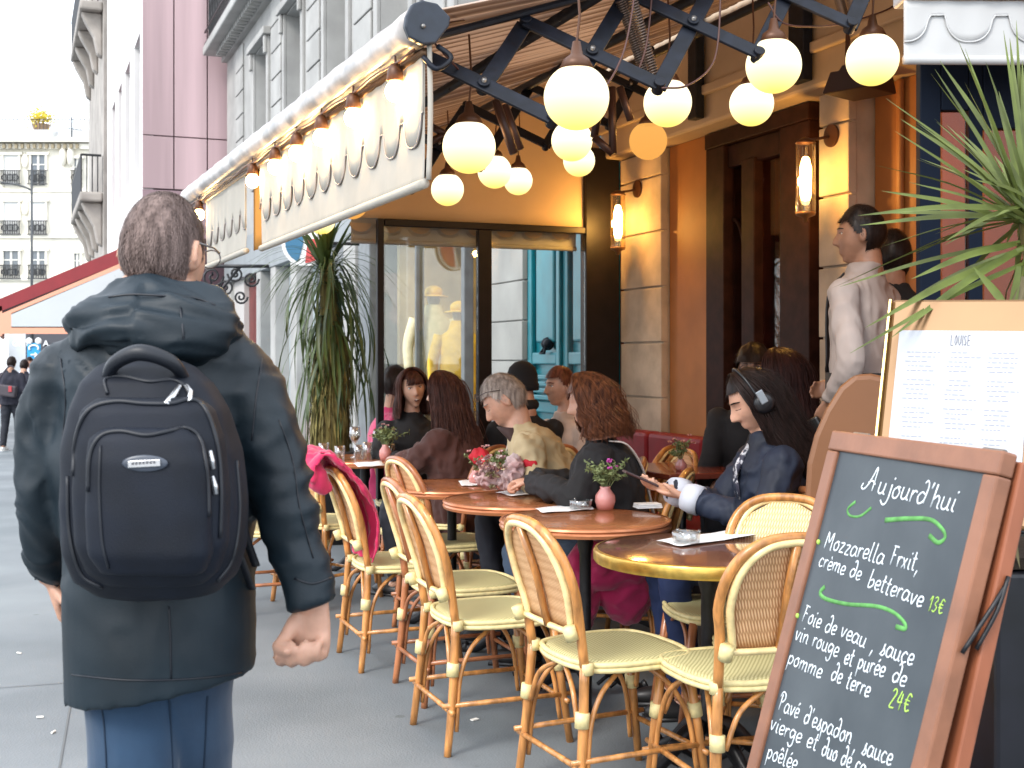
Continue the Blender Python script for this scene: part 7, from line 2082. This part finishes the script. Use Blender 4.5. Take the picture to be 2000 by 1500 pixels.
# headphones, worn
hp = thing('headphones', 'black over ear headphones with a silver grey cup worn by the seated woman', 'headphones', tuple(Vector((px0.x, px0.y, 0))), facing(-0.99, -0.12))
band = [hc2 + hM2 @ (Vector((0.102 * math.cos(R(t)), 0.012, -0.012 + 0.152 * math.sin(R(t)))) ) for t in range(-5, 186, 10)]
part('headband', MB().tube(band, 0.013, 10, flat=0.5, up=Y), mat('phone_black', (0.008, 0.008, 0.01), 0.35), hp, smooth=True)
for sx in (-1, 1):
    c_ = hc2 + hM2 @ Vector((sx * 0.106, 0.0, -0.012))
    Ms = hM2 @ Matrix.Rotation(R(90), 3, 'Y')
    part('ear_cushion', MB().lathe([(0, -0.02), (0.028, -0.022), (0.04, -0.014), (0.043, 0.0), (0.04, 0.014), (0.028, 0.02), (0, 0.021)], c_, 24, 0, Ms), MATS['phone_black'], hp, smooth=True)
    part('ear_plate', MB().box(hc2 + hM2 @ Vector((sx * 0.129, 0.002, 0.016)), (0.008, 0.03, 0.055), hM2), mat('phone_silver', (0.30, 0.33, 0.36), 0.3, 0.6), hp, bevel=0.003)
# white cuff, phone, cigarette
el, wq = Vector(arms2[1][0]), Vector(arms2[1][1])
for s_, (e_, w_) in arms2.items():
    e_, w_ = Vector(e_), Vector(w_); dd_ = (w_ - e_).normalized()
    part('cuff', MB().tube([w_ - dd_ * 0.075, w_ - dd_ * 0.04, w_ - dd_ * 0.005], [0.060, 0.060, 0.052], 18), fabric('white_cuff', (0.45, 0.47, 0.53), 0.8, var=0.05), p2, smooth=True)
ph = thing('mobile_phone', 'slim dark mobile phone with a pale edge in the headphone woman\'s hand', 'phone', tuple(Vector((px0.x, px0.y, 0))), facing(-0.99, -0.12))
part('case', MB().box((0.0, 0.56, 0.925), (0.072, 0.145, 0.009), rot(0, R(-24), 0)), mat('phone_case', (0.05, 0.02, 0.02), 0.3), ph, bevel=0.003)
part('screen', MB().box(Vector((0.0, 0.56, 0.925)) + rot(0, R(-24), 0) @ Vector((0, 0, 0.0055)), (0.066, 0.138, 0.001), rot(0, R(-24), 0)), mat('phone_screen', (0.05, 0.05, 0.06), 0.1), ph)
sc_ = MB(); sc_.loft([(tp2(0.30, 0, 0.14), X * 0.035, Z * 0.05), (tp2(0.38, 0, 0.145), X * 0.03, Z * 0.04), (tp2(0.48, 0, 0.085), X * 0.02, Z * 0.02)], 10)
part('necktie_scarf', sc_, mat('printed_scarf', (0.03, 0.03, 0.05), 0.7, col2=(0.55, 0.55, 0.58), vscale=45, contrast=(0.48, 0.56)), p2, smooth=True)

# ---------------------------------------------------------------- older man leaning over the table
BEIGE = fabric('khaki_jacket', (0.44, 0.355, 0.21), 0.85, var=0.12)
DKT = fabric('dark_trousers', (0.012, 0.014, 0.022), 0.8)
px3 = at(1128, 700, 6.15)
p3, hc3, hM3, tp3 = seated('grey haired man in a khaki jacket leaning over the table with glasses pushed up', px3.x, px3.y, (-1.0, 0.03), 0.58, 0.62, 0.0, (R(-6), R(36), 0), 1.14, False,
    {1: ((0.22, 0.25, 0.80), (0.05, 0.38, 0.86)), -1: ((-0.26, 0.20, 0.80), (-0.10, 0.36, 0.84))}, SKIN, BEIGE, DKT, 0.012, 1.1, 0.01, hands=True, bvox=0.0065, neckf=0.05, z0=0.0)
GRH = hair_mat('silver_hair', (0.16, 0.12, 0.10), (0.50, 0.42, 0.36), 0.5)
hair_shell(p3, hc3, hM3, GRH, 1.14, 0.056, 0.012, -0.055, 0.011, False, 'hair', 5000, 0.024, seed=9)
face_bits(p3, hc3, hM3, GRH, 1.14, closed=True)
gl = MB()
for sx in (-1, 1):
    gl.tube([hc3 + hM3 @ (Vector((sx * 0.087, -0.02, 0.045)) * 1.1), hc3 + hM3 @ (Vector((sx * 0.088, 0.04, 0.075)) * 1.1), hc3 + hM3 @ (Vector((sx * 0.06, 0.098, 0.085)) * 1.1)], 0.0022, 6)
    gl.tube([hc3 + hM3 @ (Vector((sx * 0.033 + 0.022 * math.cos(t * 0.5), 0.102 - 0.01 * math.sin(t * 0.5), 0.085 + 0.016 * math.sin(t * 0.5))) * 1.1) for t in range(14)], 0.002, 6)
g_ = part('glasses', gl, mat('specs_dark', (0.04, 0.03, 0.03), 0.3), None, smooth=True)
tag(g_, 'thin dark glasses pushed up onto the older man\'s grey hair', 'glasses'); g_.location = (px3.x, px3.y, 0); g_.rotation_euler = (0, 0, facing(-1.0, 0.03))
col_ = MB(); col_.loft([(tp3(0.44, 0, 0.06), X * 0.085, Y * 0.05 + Z * 0.05), (tp3(0.50, 0, 0.05), X * 0.078, Y * 0.06 + Z * 0.03), (tp3(0.545, 0, 0.03), X * 0.07, Y * 0.065)], 16)
part('collar', col_, fabric('dark_brown_collar', (0.04, 0.02, 0.018), 0.8), p3, smooth=True)
part('shirt_front', MB().loft([(tp3(0.22, 0.02, 0.145), X * 0.03, Z * 0.05), (tp3(0.36, 0.0, 0.15), X * 0.045, Z * 0.05), (tp3(0.45, 0, 0.10), X * 0.03, Z * 0.03)], 10), fabric('teal_shirt', (0.02, 0.24, 0.28), 0.8), p3, smooth=True)
part('lapel', MB().tube(catmull([tp3(0.50, 0.09, 0.03), tp3(0.42, 0.085, 0.125), tp3(0.28, 0.07, 0.165), tp3(0.12, 0.06, 0.165)], 5), 0.02, 8, flat=0.3), fabric('pale_lapel', (0.52, 0.46, 0.36), 0.85), p3, smooth=True)

# ---------------------------------------------------------------- woman in black with auburn hair
BLKC = fabric('black_coat', (0.011, 0.0105, 0.012), 0.85, var=0.4)
px4 = at(1205, 700, 5.62)
p4, hc4, hM4, tp4 = seated('auburn haired woman in a black coat with a white bag strap leaning on the table', px4.x, px4.y, (-0.96, 0.22), 0.48, 0.16, -0.03, (R(14), R(16), 0), 1.0, True,
    {1: ((0.22, 0.20, 0.80), (0.06, 0.40, 0.83)), -1: ((-0.24, 0.14, 0.79), (-0.05, 0.40, 0.83))}, SKIN, BLKC, fabric('grey_blue_jeans', (0.05, 0.08, 0.13), 0.8), 0.012, 1.3, 0.01, hands=True)
AUB = hair_mat('auburn_hair', (0.03, 0.009, 0.006), (0.24, 0.085, 0.035), 0.42)
hair_shell(p4, hc4, hM4, AUB, 1.02, 0.05, 0.0, -0.09, 0.014, True, 'hair', 1500, 0.04, seed=7)
long_hair(p4, hc4, hM4, AUB, 0.18, 0.018, 1.1, True, 0.0, 8, 122, 900, (0, -0.03, 0), 0.045, rs=0.0026)
part('bag_strap', MB().tube(catmull([tp4(0.50, -0.10, -0.06), tp4(0.47, -0.08, -0.135), tp4(0.36, -0.02, -0.175), tp4(0.20, 0.06, -0.18), tp4(0.02, 0.14, -0.175)], 6), 0.014, 8, flat=0.3), fabric('white_strap', (0.70, 0.62, 0.56), 0.7, var=0.05), p4, smooth=True)

# ---------------------------------------------------------------- woman in the brown coat, her two companions
BRC = fabric('brown_coat', (0.055, 0.016, 0.011), 0.85, var=0.15, sheen=0.1)
px5 = at(908, 700, 7.15)
p5, hc5, hM5, tp5 = seated('woman in a loose brown coat with long chestnut hair seen from behind', px5.x, px5.y, (-0.88, 0.47), 0.46, 0.16, -0.05, (R(10), R(4), 0), 1.0, True,
    {1: ((0.28, 0.22, 0.86), (0.14, 0.46, 0.82)), -1: ((-0.24, 0.2, 0.80), (-0.03, 0.42, 0.80))}, SKIN, BRC, DKT, 0.016, 1.32, 0.013, hands=True)
CHN = hair_mat('chestnut_hair', (0.028, 0.010, 0.008), (0.12, 0.045, 0.03), 0.4)
hair_shell(p5, hc5, hM5, CHN, 1.02, 0.05, 0.0, -0.1, 0.012, True, 'hair', 1000, 0.04, seed=8)
long_hair(p5, hc5, hM5, CHN, 0.40, 0.004, 1.1, True, 0.0, 9, 125, 620, (0, -0.05, 0), 0.06, rs=0.0028)
px6 = at(802, 700, 8.1)
p6, hc6, hM6, tp6 = seated('woman with a dark bob and fringe talking, in a black turtleneck', px6.x, px6.y, (0.22, -0.97), 0.47, 0.12, 0.0, (R(4), R(4), R(8)), 1.05, True, None, SKIN, BLKC, DKT, 0.006, 1.0, 0.013)
face_bits(p6, hc6, hM6, CHN, 1.05, False, True)
hair_shell(p6, hc6, hM6, CHN, 1.02, 0.06, 0.02, -0.1, 0.012, True, 'hair', 600, 0.04, seed=11)
long_hair(p6, hc6, hM6, CHN, 0.20, 0.002, 1.12, True, 0.0, 10, 116, 420, (0, 0, 0), 0.02, fringe=True, rs=0.0028)
px7 = at(752, 700, 8.5)
PNK = fabric('magenta_coat', (0.55, 0.02, 0.12), 0.85, var=0.1, sheen=0.5)
p7, hc7, hM7, tp7 = seated('person in a magenta pink coat with black hair at the far end of the table', px7.x, px7.y, (0.9, 0.3), 0.48, 0.1, 0, (R(30), 0, 0), 1.0, True, None, SKIN, PNK, DKT, 0.006, 1.15, 0.014)
hair_shell(p7, hc7, hM7, HB, 1.03, 0.04, -0.04, -0.11, 0.018, True, 'hair', 600, 0.04, seed=12)
# ---------------------------------------------------------------- behind: beanie, fair haired one, spectacled man, dark haired woman
px8 = at(1030, 700, 7.35)
p8, hc8, hM8, tp8 = seated('person in a black knitted beanie and black coat seen from behind', px8.x, px8.y, (-0.5, 0.86), 0.50, 0.05, 0, (R(20), 0, 0), 1.0, False, None, SKIN, BLKC, DKT, 0.006, 1.05, 0.014, z0=0.0)
be = MB()
be.lathe([(0.094, -0.045), (0.102, -0.04), (0.102, -0.005), (0.096, 0.0), (0.094, 0.05), (0.078, 0.095), (0.045, 0.125), (0, 0.135)], (0, 0, 0), 28)
bo = part('beanie', be, fabric('black_knit', (0.006, 0.006, 0.008), 0.95), p8, smooth=True); bo.location = tuple(hc8 + hM8 @ Vector((0, -0.008, 0.01)))
part('neck_scarf', MB().tube([hc8 + Vector((0.075 * math.cos(R(t)), 0.075 * math.sin(R(t)), -0.12)) for t in range(0, 361, 20)], 0.035, 10), BLKC, p8, smooth=True)
px9 = at(1116, 700, 7.6)
p9, hc9, hM9, tp9 = seated('fair skinned person with reddish hair tied up, half hidden behind the woman in black', px9.x, px9.y, (-0.75, -0.6), 0.49, 0.1, 0, (R(-15), R(5), 0), 0.98, True, None, SKIN, fabric('fluffy_cream', (0.55, 0.42, 0.34), 0.95, sheen=0.6), DKT, 0.008, 1.0, 0.014)
RDH = hair_mat('reddish_hair', (0.05, 0.015, 0.01), (0.18, 0.06, 0.035))
hair_shell(p9, hc9, hM9, RDH, 1.0, 0.055, 0.01, -0.09, 0.014, True, 'hair', 900, 0.03, seed=13)
face_bits(p9, hc9, hM9, RDH, 0.98)
px10 = at(1476, 700, 6.5)
p10, hc10, hM10, tp10 = seated('man with round glasses and black hair facing the street at the inner table', px10.x, px10.y, (-0.35, -0.93), 0.61, 0.05, 0, (R(0), R(6), 0), 1.0, False, None, SKIN_DARK, BLKC, DKT, 0.006, 1.0, 0.014)
hair_shell(p10, hc10, hM10, HB, 1.03, 0.035, 0.0, -0.09, 0.02, False, 'hair', 1500, 0.03, seed=14)
face_bits(p10, hc10, hM10, HB, 1.0)
gl = MB()
for sx in (-1, 1):
    gl.tube([hc10 + hM10 @ Vector((sx * 0.032 + 0.023 * math.cos(t * 0.5), 0.104, 0.006 + 0.02 * math.sin(t * 0.5))) for t in range(14)], 0.0022, 6)
    gl.tube([hc10 + hM10 @ Vector((sx * 0.055, 0.104, 0.01)), hc10 + hM10 @ Vector((sx * 0.085, 0.0, 0.012))], 0.002, 6)
gl.tube([hc10 + hM10 @ Vector((-0.009, 0.106, 0.01)), hc10 + hM10 @ Vector((0.009, 0.106, 0.01))], 0.002, 6)
g_ = part('glasses', gl, MATS['specs_dark'], None, smooth=True)
tag(g_, 'round glasses on the man facing the street at the inner table', 'glasses'); g_.location = (px10.x, px10.y, 0); g_.rotation_euler = (0, 0, facing(-0.35, -0.93))
px11 = at(1552, 700, 5.9)
p11, hc11, hM11, tp11 = seated('woman with very long dark red brown hair in black, turned from the camera', px11.x, px11.y, (-0.55, 0.83), 0.58, 0.05, 0, (R(20), R(8), 0), 1.0, True, None, SKIN, BLKC, DKT, 0.008, 1.1, 0.014)
MAH = hair_mat('mahogany_hair', (0.015, 0.005, 0.005), (0.06, 0.02, 0.016), 0.4)
hair_shell(p11, hc11, hM11, MAH, 1.02, 0.05, 0.0, -0.1, 0.012, True, 'hair', 900, 0.04, seed=15)
long_hair(p11, hc11, hM11, MAH, 0.36, 0.004, 1.12, True, 0.0, 16, 122, 560, (0, -0.03, 0), 0.05, rs=0.0027)

# chairs under the sitters
for (px_, d_, f_, lab) in ((1128, 6.15, (-1.0, 0.03), 'rattan chair the man in khaki sits on'), (1205, 5.62, (-0.93, 0.30), 'rattan chair the woman in black sits on'),
                            (875, 7.15, (-0.88, 0.47), 'rattan chair under the woman in the brown coat'), (800, 8.15, (0.22, -0.97), 'rattan chair under the woman with the bob'), (1552, 5.9, (-0.55, 0.83), 'rattan chair under the woman with very long dark hair'),
                            (1030, 7.35, (-0.5, 0.86), 'rattan chair under the person in the beanie')):
    p_ = at(px_, 700, d_)
    copy_tree(chD if px_ != 1205 else ch0, (p_.x, p_.y, 0), facing(*f_), lab)
stp = struct('terrace_step', MB().fbox(T, 4.4, 7.6, 3.98, 4.05, 0.0, 0.012), mat('step_stone', (0.2, 0.17, 0.14), 0.8))

# ---------------------------------------------------------------- standing figures
def standing(label, x, y, f_, H=1.75, base=0.0, head=(0, 0, 0), fem=False, skin=SKIN, top=None, trousers=None, arms=None, stride=0.0, wrinkle=0.006, vox=0.012, hands=True, thick=1.0, hvec=(0, 1, 0), curl=0.5, shoem=None, tail=0.0):
    t = thing('person', label, 'person', (x, y, base), facing(*f_))
    k = H / 1.75
    hM = rot(*head); hc = Vector((0, 0.015, 1.63)) * k
    B = MB(); add_head(B, hc, hM, fem, 0.98 * k, Vector((0, -0.01, 1.46)) * k, 0.055)
    def V_(a_, b_, c_): return Vector((a_, b_, c_)) * k
    B.loft([(V_(0, 0, 0.95), X * 0.14, Y * 0.09), (V_(0, 0, 1.15), X * 0.125, Y * 0.085), (V_(0, 0, 1.35), X * 0.15, Y * 0.09), (V_(0, 0, 1.46), X * 0.07, Y * 0.05)], 16)
    Jk = MB()
    Jk.loft([(V_(0, 0, 0.93 - tail), X * 0.178 * thick, Y * 0.125 * thick), (V_(0, 0, 1.05), X * 0.17 * thick, Y * 0.12 * thick), (V_(0, 0, 1.18), X * 0.165 * thick, Y * 0.12 * thick), (V_(0, 0, 1.32), X * 0.18 * thick, Y * 0.12 * thick), (V_(0, 0, 1.41), X * 0.165 * thick, Y * 0.095), (V_(0, 0, 1.47), X * 0.095, Y * 0.075), (V_(0, -0.005, 1.515), X * 0.068, Y * 0.068)], 22)
    Tm = MB()
    for sx in (-1, 1):
        S_ = V_(sx * 0.185, 0, 1.38)
        el, wr_ = (arms or {}).get(sx, ((sx * 0.25, 0.0, 1.12), (sx * 0.24, 0.06, 0.88)))
        el, wr_ = V_(*el), V_(*wr_)
        B.tube([S_, el, wr_], [0.04, 0.034, 0.025], 10)
        Jk.ell(S_, 0.062 * thick, 0.062 * thick, 0.062 * thick); Jk.tube(catmull([S_, S_.lerp(el, 0.5), el, el.lerp(wr_, 0.5), el.lerp(wr_, 0.95)], 4), [0.062 * thick, 0.058 * thick, 0.052 * thick, 0.044 * thick, 0.038 * thick], 14)
        if hands: hand(B, wr_, (wr_ - el), Vector(hvec) if abs(hvec[0]) > 2 else Vector((-sx, 0.3, 0)), -sx, curl, 0.18)
        st_ = sx * stride
        h0 = V_(sx * 0.09, 0, 0.94); kn = V_(sx * 0.095, 0.03 + st_ * 0.6, 0.50); an_ = V_(sx * 0.095, st_ - 0.02, 0.09)
        B.tube([h0, kn, an_, an_ + Vector((0, 0.03, -0.03))], [0.07, 0.05, 0.036, 0.034], 10)
        Tm.tube(catmull([h0, h0.lerp(kn, 0.5), kn, kn.lerp(an_, 0.5), an_], 4), [0.095, 0.085, 0.068, 0.06, 0.056], 14)
        s_ = MB(); s_.ell(an_ + Vector((0, 0.055, -0.05)), 0.046, 0.13, 0.042); s_.box(an_ + Vector((0, 0.055, -0.08)), (0.085, 0.26, 0.018))
        part('shoe', s_, shoem or mat('shoe_black', (0.015, 0.014, 0.014), 0.4), t, smooth=True)
    me = remesh(B, 0.008, 1); lips_faces(me, hc, hM, k); local_part('body', me, [skin, LIP], t)
    local_part('top', remesh(Jk, vox, 2, wr(wrinkle, 8, (1, 1, 0.6), x)), top, t)
    local_part('trousers', remesh(Tm, 0.013, 1, wr(0.004, 9)), trousers, t)
    return t, hc, hM
SHIRT = fabric('white_shirt', (0.31, 0.255, 0.23), 0.8, var=0.06, bump=0.1)
w_ = at(1688, 700, 5.15)
pw, hcw, hMw = standing('waiter in a pale shirt and dark apron standing by the doorway looking left', w_.x, w_.y, (-0.75, 0.66), 1.80, 0.24, (R(22), R(2), 0), False, SKIN_DARK, SHIRT, DKT,
    {1: ((0.26, -0.05, 1.10), (0.2, 0.20, 1.02)), -1: ((-0.26, -0.07, 1.12), (-0.2, 0.05, 0.95))}, 0.0, 0.008, 0.010, True, 1.06)
BKH = hair_mat('black_hair', (0.006, 0.004, 0.004), (0.02, 0.012, 0.01), 0.4)
hair_shell(pw, hcw, hMw, BKH, 1.02, 0.05, 0.005, -0.085, 0.013, False, 'hair', 3500, 0.012, seed=17)
face_bits(pw, hcw, hMw, BKH, 1.0)
part('tie', MB().tube(catmull([Vector((0, 0.085, 1.52)), Vector((0, 0.16, 1.42)), Vector((0, 0.165, 1.1))], 5), 0.02, 8, flat=0.35), mat('black_tie', (0.01, 0.008, 0.01), 0.5), pw, smooth=True)
part('apron', MB().loft([(Vector((0, 0, 0.55)), X * 0.2, Y * 0.16), (Vector((0, 0, 0.9)), X * 0.195, Y * 0.15), (Vector((0, -0.01, 1.10)), X * 0.212, Y * 0.155)], 24), fabric('black_apron', (0.01, 0.01, 0.012), 0.85), pw, smooth=True)
wal = thing('order_pouch', 'small black order pouch held at hip height by the waiter', 'pouch', (w_.x, w_.y, 0.24), facing(-0.75, 0.66))
part('pouch_body', MB().box((-0.2, 0.12, 0.84), (0.05, 0.1, 0.14), rot(0.2, 0.5, 0)), mat('pouch_black', (0.01, 0.01, 0.01), 0.4), wal, bevel=0.01)
w2 = at(1744, 700, 5.6)
pv, hcv, hMv = standing('second waiter dressed in black standing close behind the pale shirted one', w2.x, w2.y, (0.3, 0.95), 1.74, 0.24, (0, 0, 0), False, SKIN_DARK, BLKC, DKT, None, 0.0, 0.006, 0.014, True)
hair_shell(pv, hcv, hMv, BKH, 1.02, 0.05, 0.0, -0.085, 0.014, False, 'hair', 2500, 0.012, seed=18)
struct('cafe_step', MB().fbox(T, 3.6, 5.25, 3.0, 4.1, 0.0, 0.24), MATS['step_stone'])

# pedestrians in the distance
WSH = mat('white_trainer', (0.7, 0.7, 0.68), 0.6)
PED = 21.5
a_ = at(22, 700, PED)
pa, hca, hMa = standing('distant pedestrian in dark clothes and white trainers with a small shoulder bag', a_.x, PED, (0.05, 1), 1.64, gz(PED), (0, 0, 0), False, SKIN, fabric('ped_black', (0.018, 0.018, 0.03), 0.85), DKT, None, 0.12, 0.01, 0.02, True, 1.15, shoem=WSH, tail=0.08)
hair_shell(pa, hca, hMa, HB, 0.95, 0.04, 0.0, -0.09, 0.014, False, 'hair', 600, 0.02, seed=20)
sbg = thing('shoulder_bag', 'grey and red shoulder bag on the distant pedestrian\'s back', 'bag', (a_.x, PED - 0.22, gz(PED) + 1.05))
part('bag_body', MB().box((0, 0, 0), (0.36, 0.13, 0.20), rot(0, 0, R(8))), mat('bag_grey', (0.06, 0.05, 0.06), 0.7), sbg, bevel=0.03)
part('red_tag', MB().box((0.1, -0.075, 0.03), (0.06, 0.02, 0.1)), mat('bag_red', (0.4, 0.04, 0.05), 0.6), sbg, bevel=0.005)
part('strap', MB().tube(catmull([(-0.16, 0, 0.08), (-0.1, 0.02, 0.25), (0.02, 0.08, 0.42), (0.1, 0.1, 0.40)], 5), 0.015, 6), mat('bag_grey', (0.06, 0.05, 0.06)), sbg, smooth=True)
b2 = at(47, 700, PED + 1.5)
pb2, hcb, hMb = standing('distant pedestrian in dark jacket just right of the one with the bag', b2.x, PED + 1.5, (0.0, 1), 1.60, gz(PED + 1.5), (0, 0, 0), False, SKIN, MATS['ped_black'], DKT, None, -0.1, 0.01, 0.02, True, 1.1)
hair_shell(pb2, hcb, hMb, HB, 0.95, 0.04, 0.0, -0.09, 0.014, False, 'hair', 500, 0.02, seed=22)
c3 = at(58, 700, 27)
pc3, hcc, hMc = standing('distant figure in a pale jacket partly hidden behind the dark dressed pair', c3.x, 27, (0.0, -1), 1.72, gz(27), (0, 0, 0), True, SKIN, mat('pale_jacket', (0.55, 0.58, 0.65), 0.8), DKT, None, 0.1, 0.01, 0.02, True, 1.1)
hair_shell(pc3, hcc, hMc, HB, 0.95, 0.04, 0.0, -0.09, 0.014, True, 'hair', 500, 0.02, seed=23)

# ---------------------------------------------------------------- things people left about
# pink coat over the chair back
PC = fabric('pink_wool', (0.55, 0.018, 0.09), 0.9, var=0.12, sheen=0.3)
cf = (0.93, 0.37); cl0 = Vector((-0.52, 5.75, 0)); rz_ = facing(*cf)
pc = thing('pink_coat', 'bright pink wool coat slung over the back of a rattan chair', 'coat', cl0, rz_)
mb = MB()
rows = []
def bq_(x, s, o=0.0):
    return Vector((x, -0.225 - 0.04 * s - 0.085 * s * s + o, 0.46 + 0.435 * s))
for i in range(27):
    x = -0.17 + 0.34 * i / 26
    row = []
    for j in range(22):
        f = j / 21
        if f < 0.62:        # inside (front) face of the back, down to the seat
            s = f / 0.62; p_ = bq_(x * (1.15 - 0.25 * s), 0.05 + 0.95 * s, 0.035 + 0.075 * math.sin(math.pi * s * 0.9) * (0.4 + 0.6 * (i / 26)))
        else:               # over the top and a short roll behind
            s = (f - 0.62) / 0.38; th = s * math.pi
            p_ = bq_(x, 1.0, 0.0) + Vector((0, -0.055 + 0.06 * math.cos(th), 0.03 + 0.055 * math.sin(th) - 0.15 * max(0, s - 0.5)))
        p_ = p_ + Vector((0.01 * math.sin(j * 0.5 + i), 0.012 * math.sin(i * 0.9 + j * 0.15), 0.006 * math.sin(i * 0.7)))
        row.append(p_)
    rows.append(row)
mb.sheet(rows, 0.016, Vector((0, 1, 0.3)).normalized())
mb.tube(catmull([Vector((-0.16, -0.33, 0.92)), Vector((-0.08, -0.40, 0.945)), Vector((0.0, -0.43, 0.93)), Vector((0.06, -0.44, 0.90)), Vector((0.10, -0.42, 0.86)), Vector((0.09, -0.37, 0.80))], 6), [0.045, 0.055, 0.058, 0.055, 0.05, 0.03], 16)
me = remesh(mb, 0.009, 2, wr(0.007, 14, (1, 1, 0.5))); local_part('wool', me, PC, pc)
# magenta coat tails and red cloth under the second table
rc = thing('magenta_bag', 'crumpled magenta coat heaped on the seat below the copper tables', 'coat', (0.42, 5.35, 0.0))
mb = MB(); mb.ell((0, 0, 0.50), 0.2, 0.13, 0.12); mb.ell((0.08, 0.02, 0.40), 0.12, 0.1, 0.16); mb.ell((-0.12, 0, 0.36), 0.08, 0.09, 0.15); mb.ell((0.1, 0.0, 0.60), 0.1, 0.08, 0.07)
me = remesh(mb, 0.012, 2, wr(0.014, 9)); local_part('cloth', me, PNK, rc)
# bouquet wrapped in pink paper, handed across
bqt = thing('bouquet', 'bouquet of dusty pink flowers with crumpled white paper before the older man', 'bouquet', at(962, 915, 5.85))
mb = MB(); mb.ell((0.10, 0.02, -0.01), 0.045, 0.04, 0.075); mb.ell((0.07, 0.0, -0.05), 0.05, 0.04, 0.05); mb.ell((-0.02, 0.03, -0.05), 0.06, 0.04, 0.045)
me = remesh(mb, 0.006, 0, lambda p, n: 0.016 * ridge(p * 26) - 0.004); local_part('paper_wrap', me, mat('crumpled_paper', (0.50, 0.42, 0.42), 0.8, col2=(0.42, 0.26, 0.26), vscale=12), bqt)
rd_ = random.Random(31)
for k in range(34):
    c = Vector((rd_.gauss(0, 0.042) - 0.01, rd_.gauss(0, 0.03) - 0.03, rd_.gauss(0.005, 0.024)))
    fl = MB()
    for j in range(14):
        d = Vector((rd_.uniform(-1, 1), rd_.uniform(-1, 1), rd_.uniform(-0.3, 1))).normalized() * rd_.uniform(0.012, 0.022); s = d.orthogonal().normalized() * 0.006
        fl.add([c, c + d * 0.6 + s, c + d, c + d * 0.6 - s], [(0, 1, 2, 3)])
    part('flower', fl, mat('dusty_petal_%d' % (k % 4), ((0.28, 0.15, 0.15), (0.46, 0.36, 0.34), (0.20, 0.17, 0.09), (0.34, 0.2, 0.2))[k % 4], 0.7), bqt)
rj = thing('red_scarf', 'bright red scarf between the brown coat and the bouquet', 'scarf', at(938, 884, 6.3))
mb = MB(); mb.ell((0, 0, -0.02), 0.06, 0.05, 0.045); mb.ell((0.26, -0.42, -0.03), 0.035, 0.02, 0.03); mb.tube([(0.0, 0, -0.03), (0.12, -0.25, -0.06), (0.24, -0.42, -0.02)], 0.022, 10)
me = remesh(mb, 0.01, 2, wr(0.008, 14)); local_part('cloth', me, fabric('bright_red', (0.40, 0.008, 0.02), 0.8), rj)
bpy.context.view_layer.update()
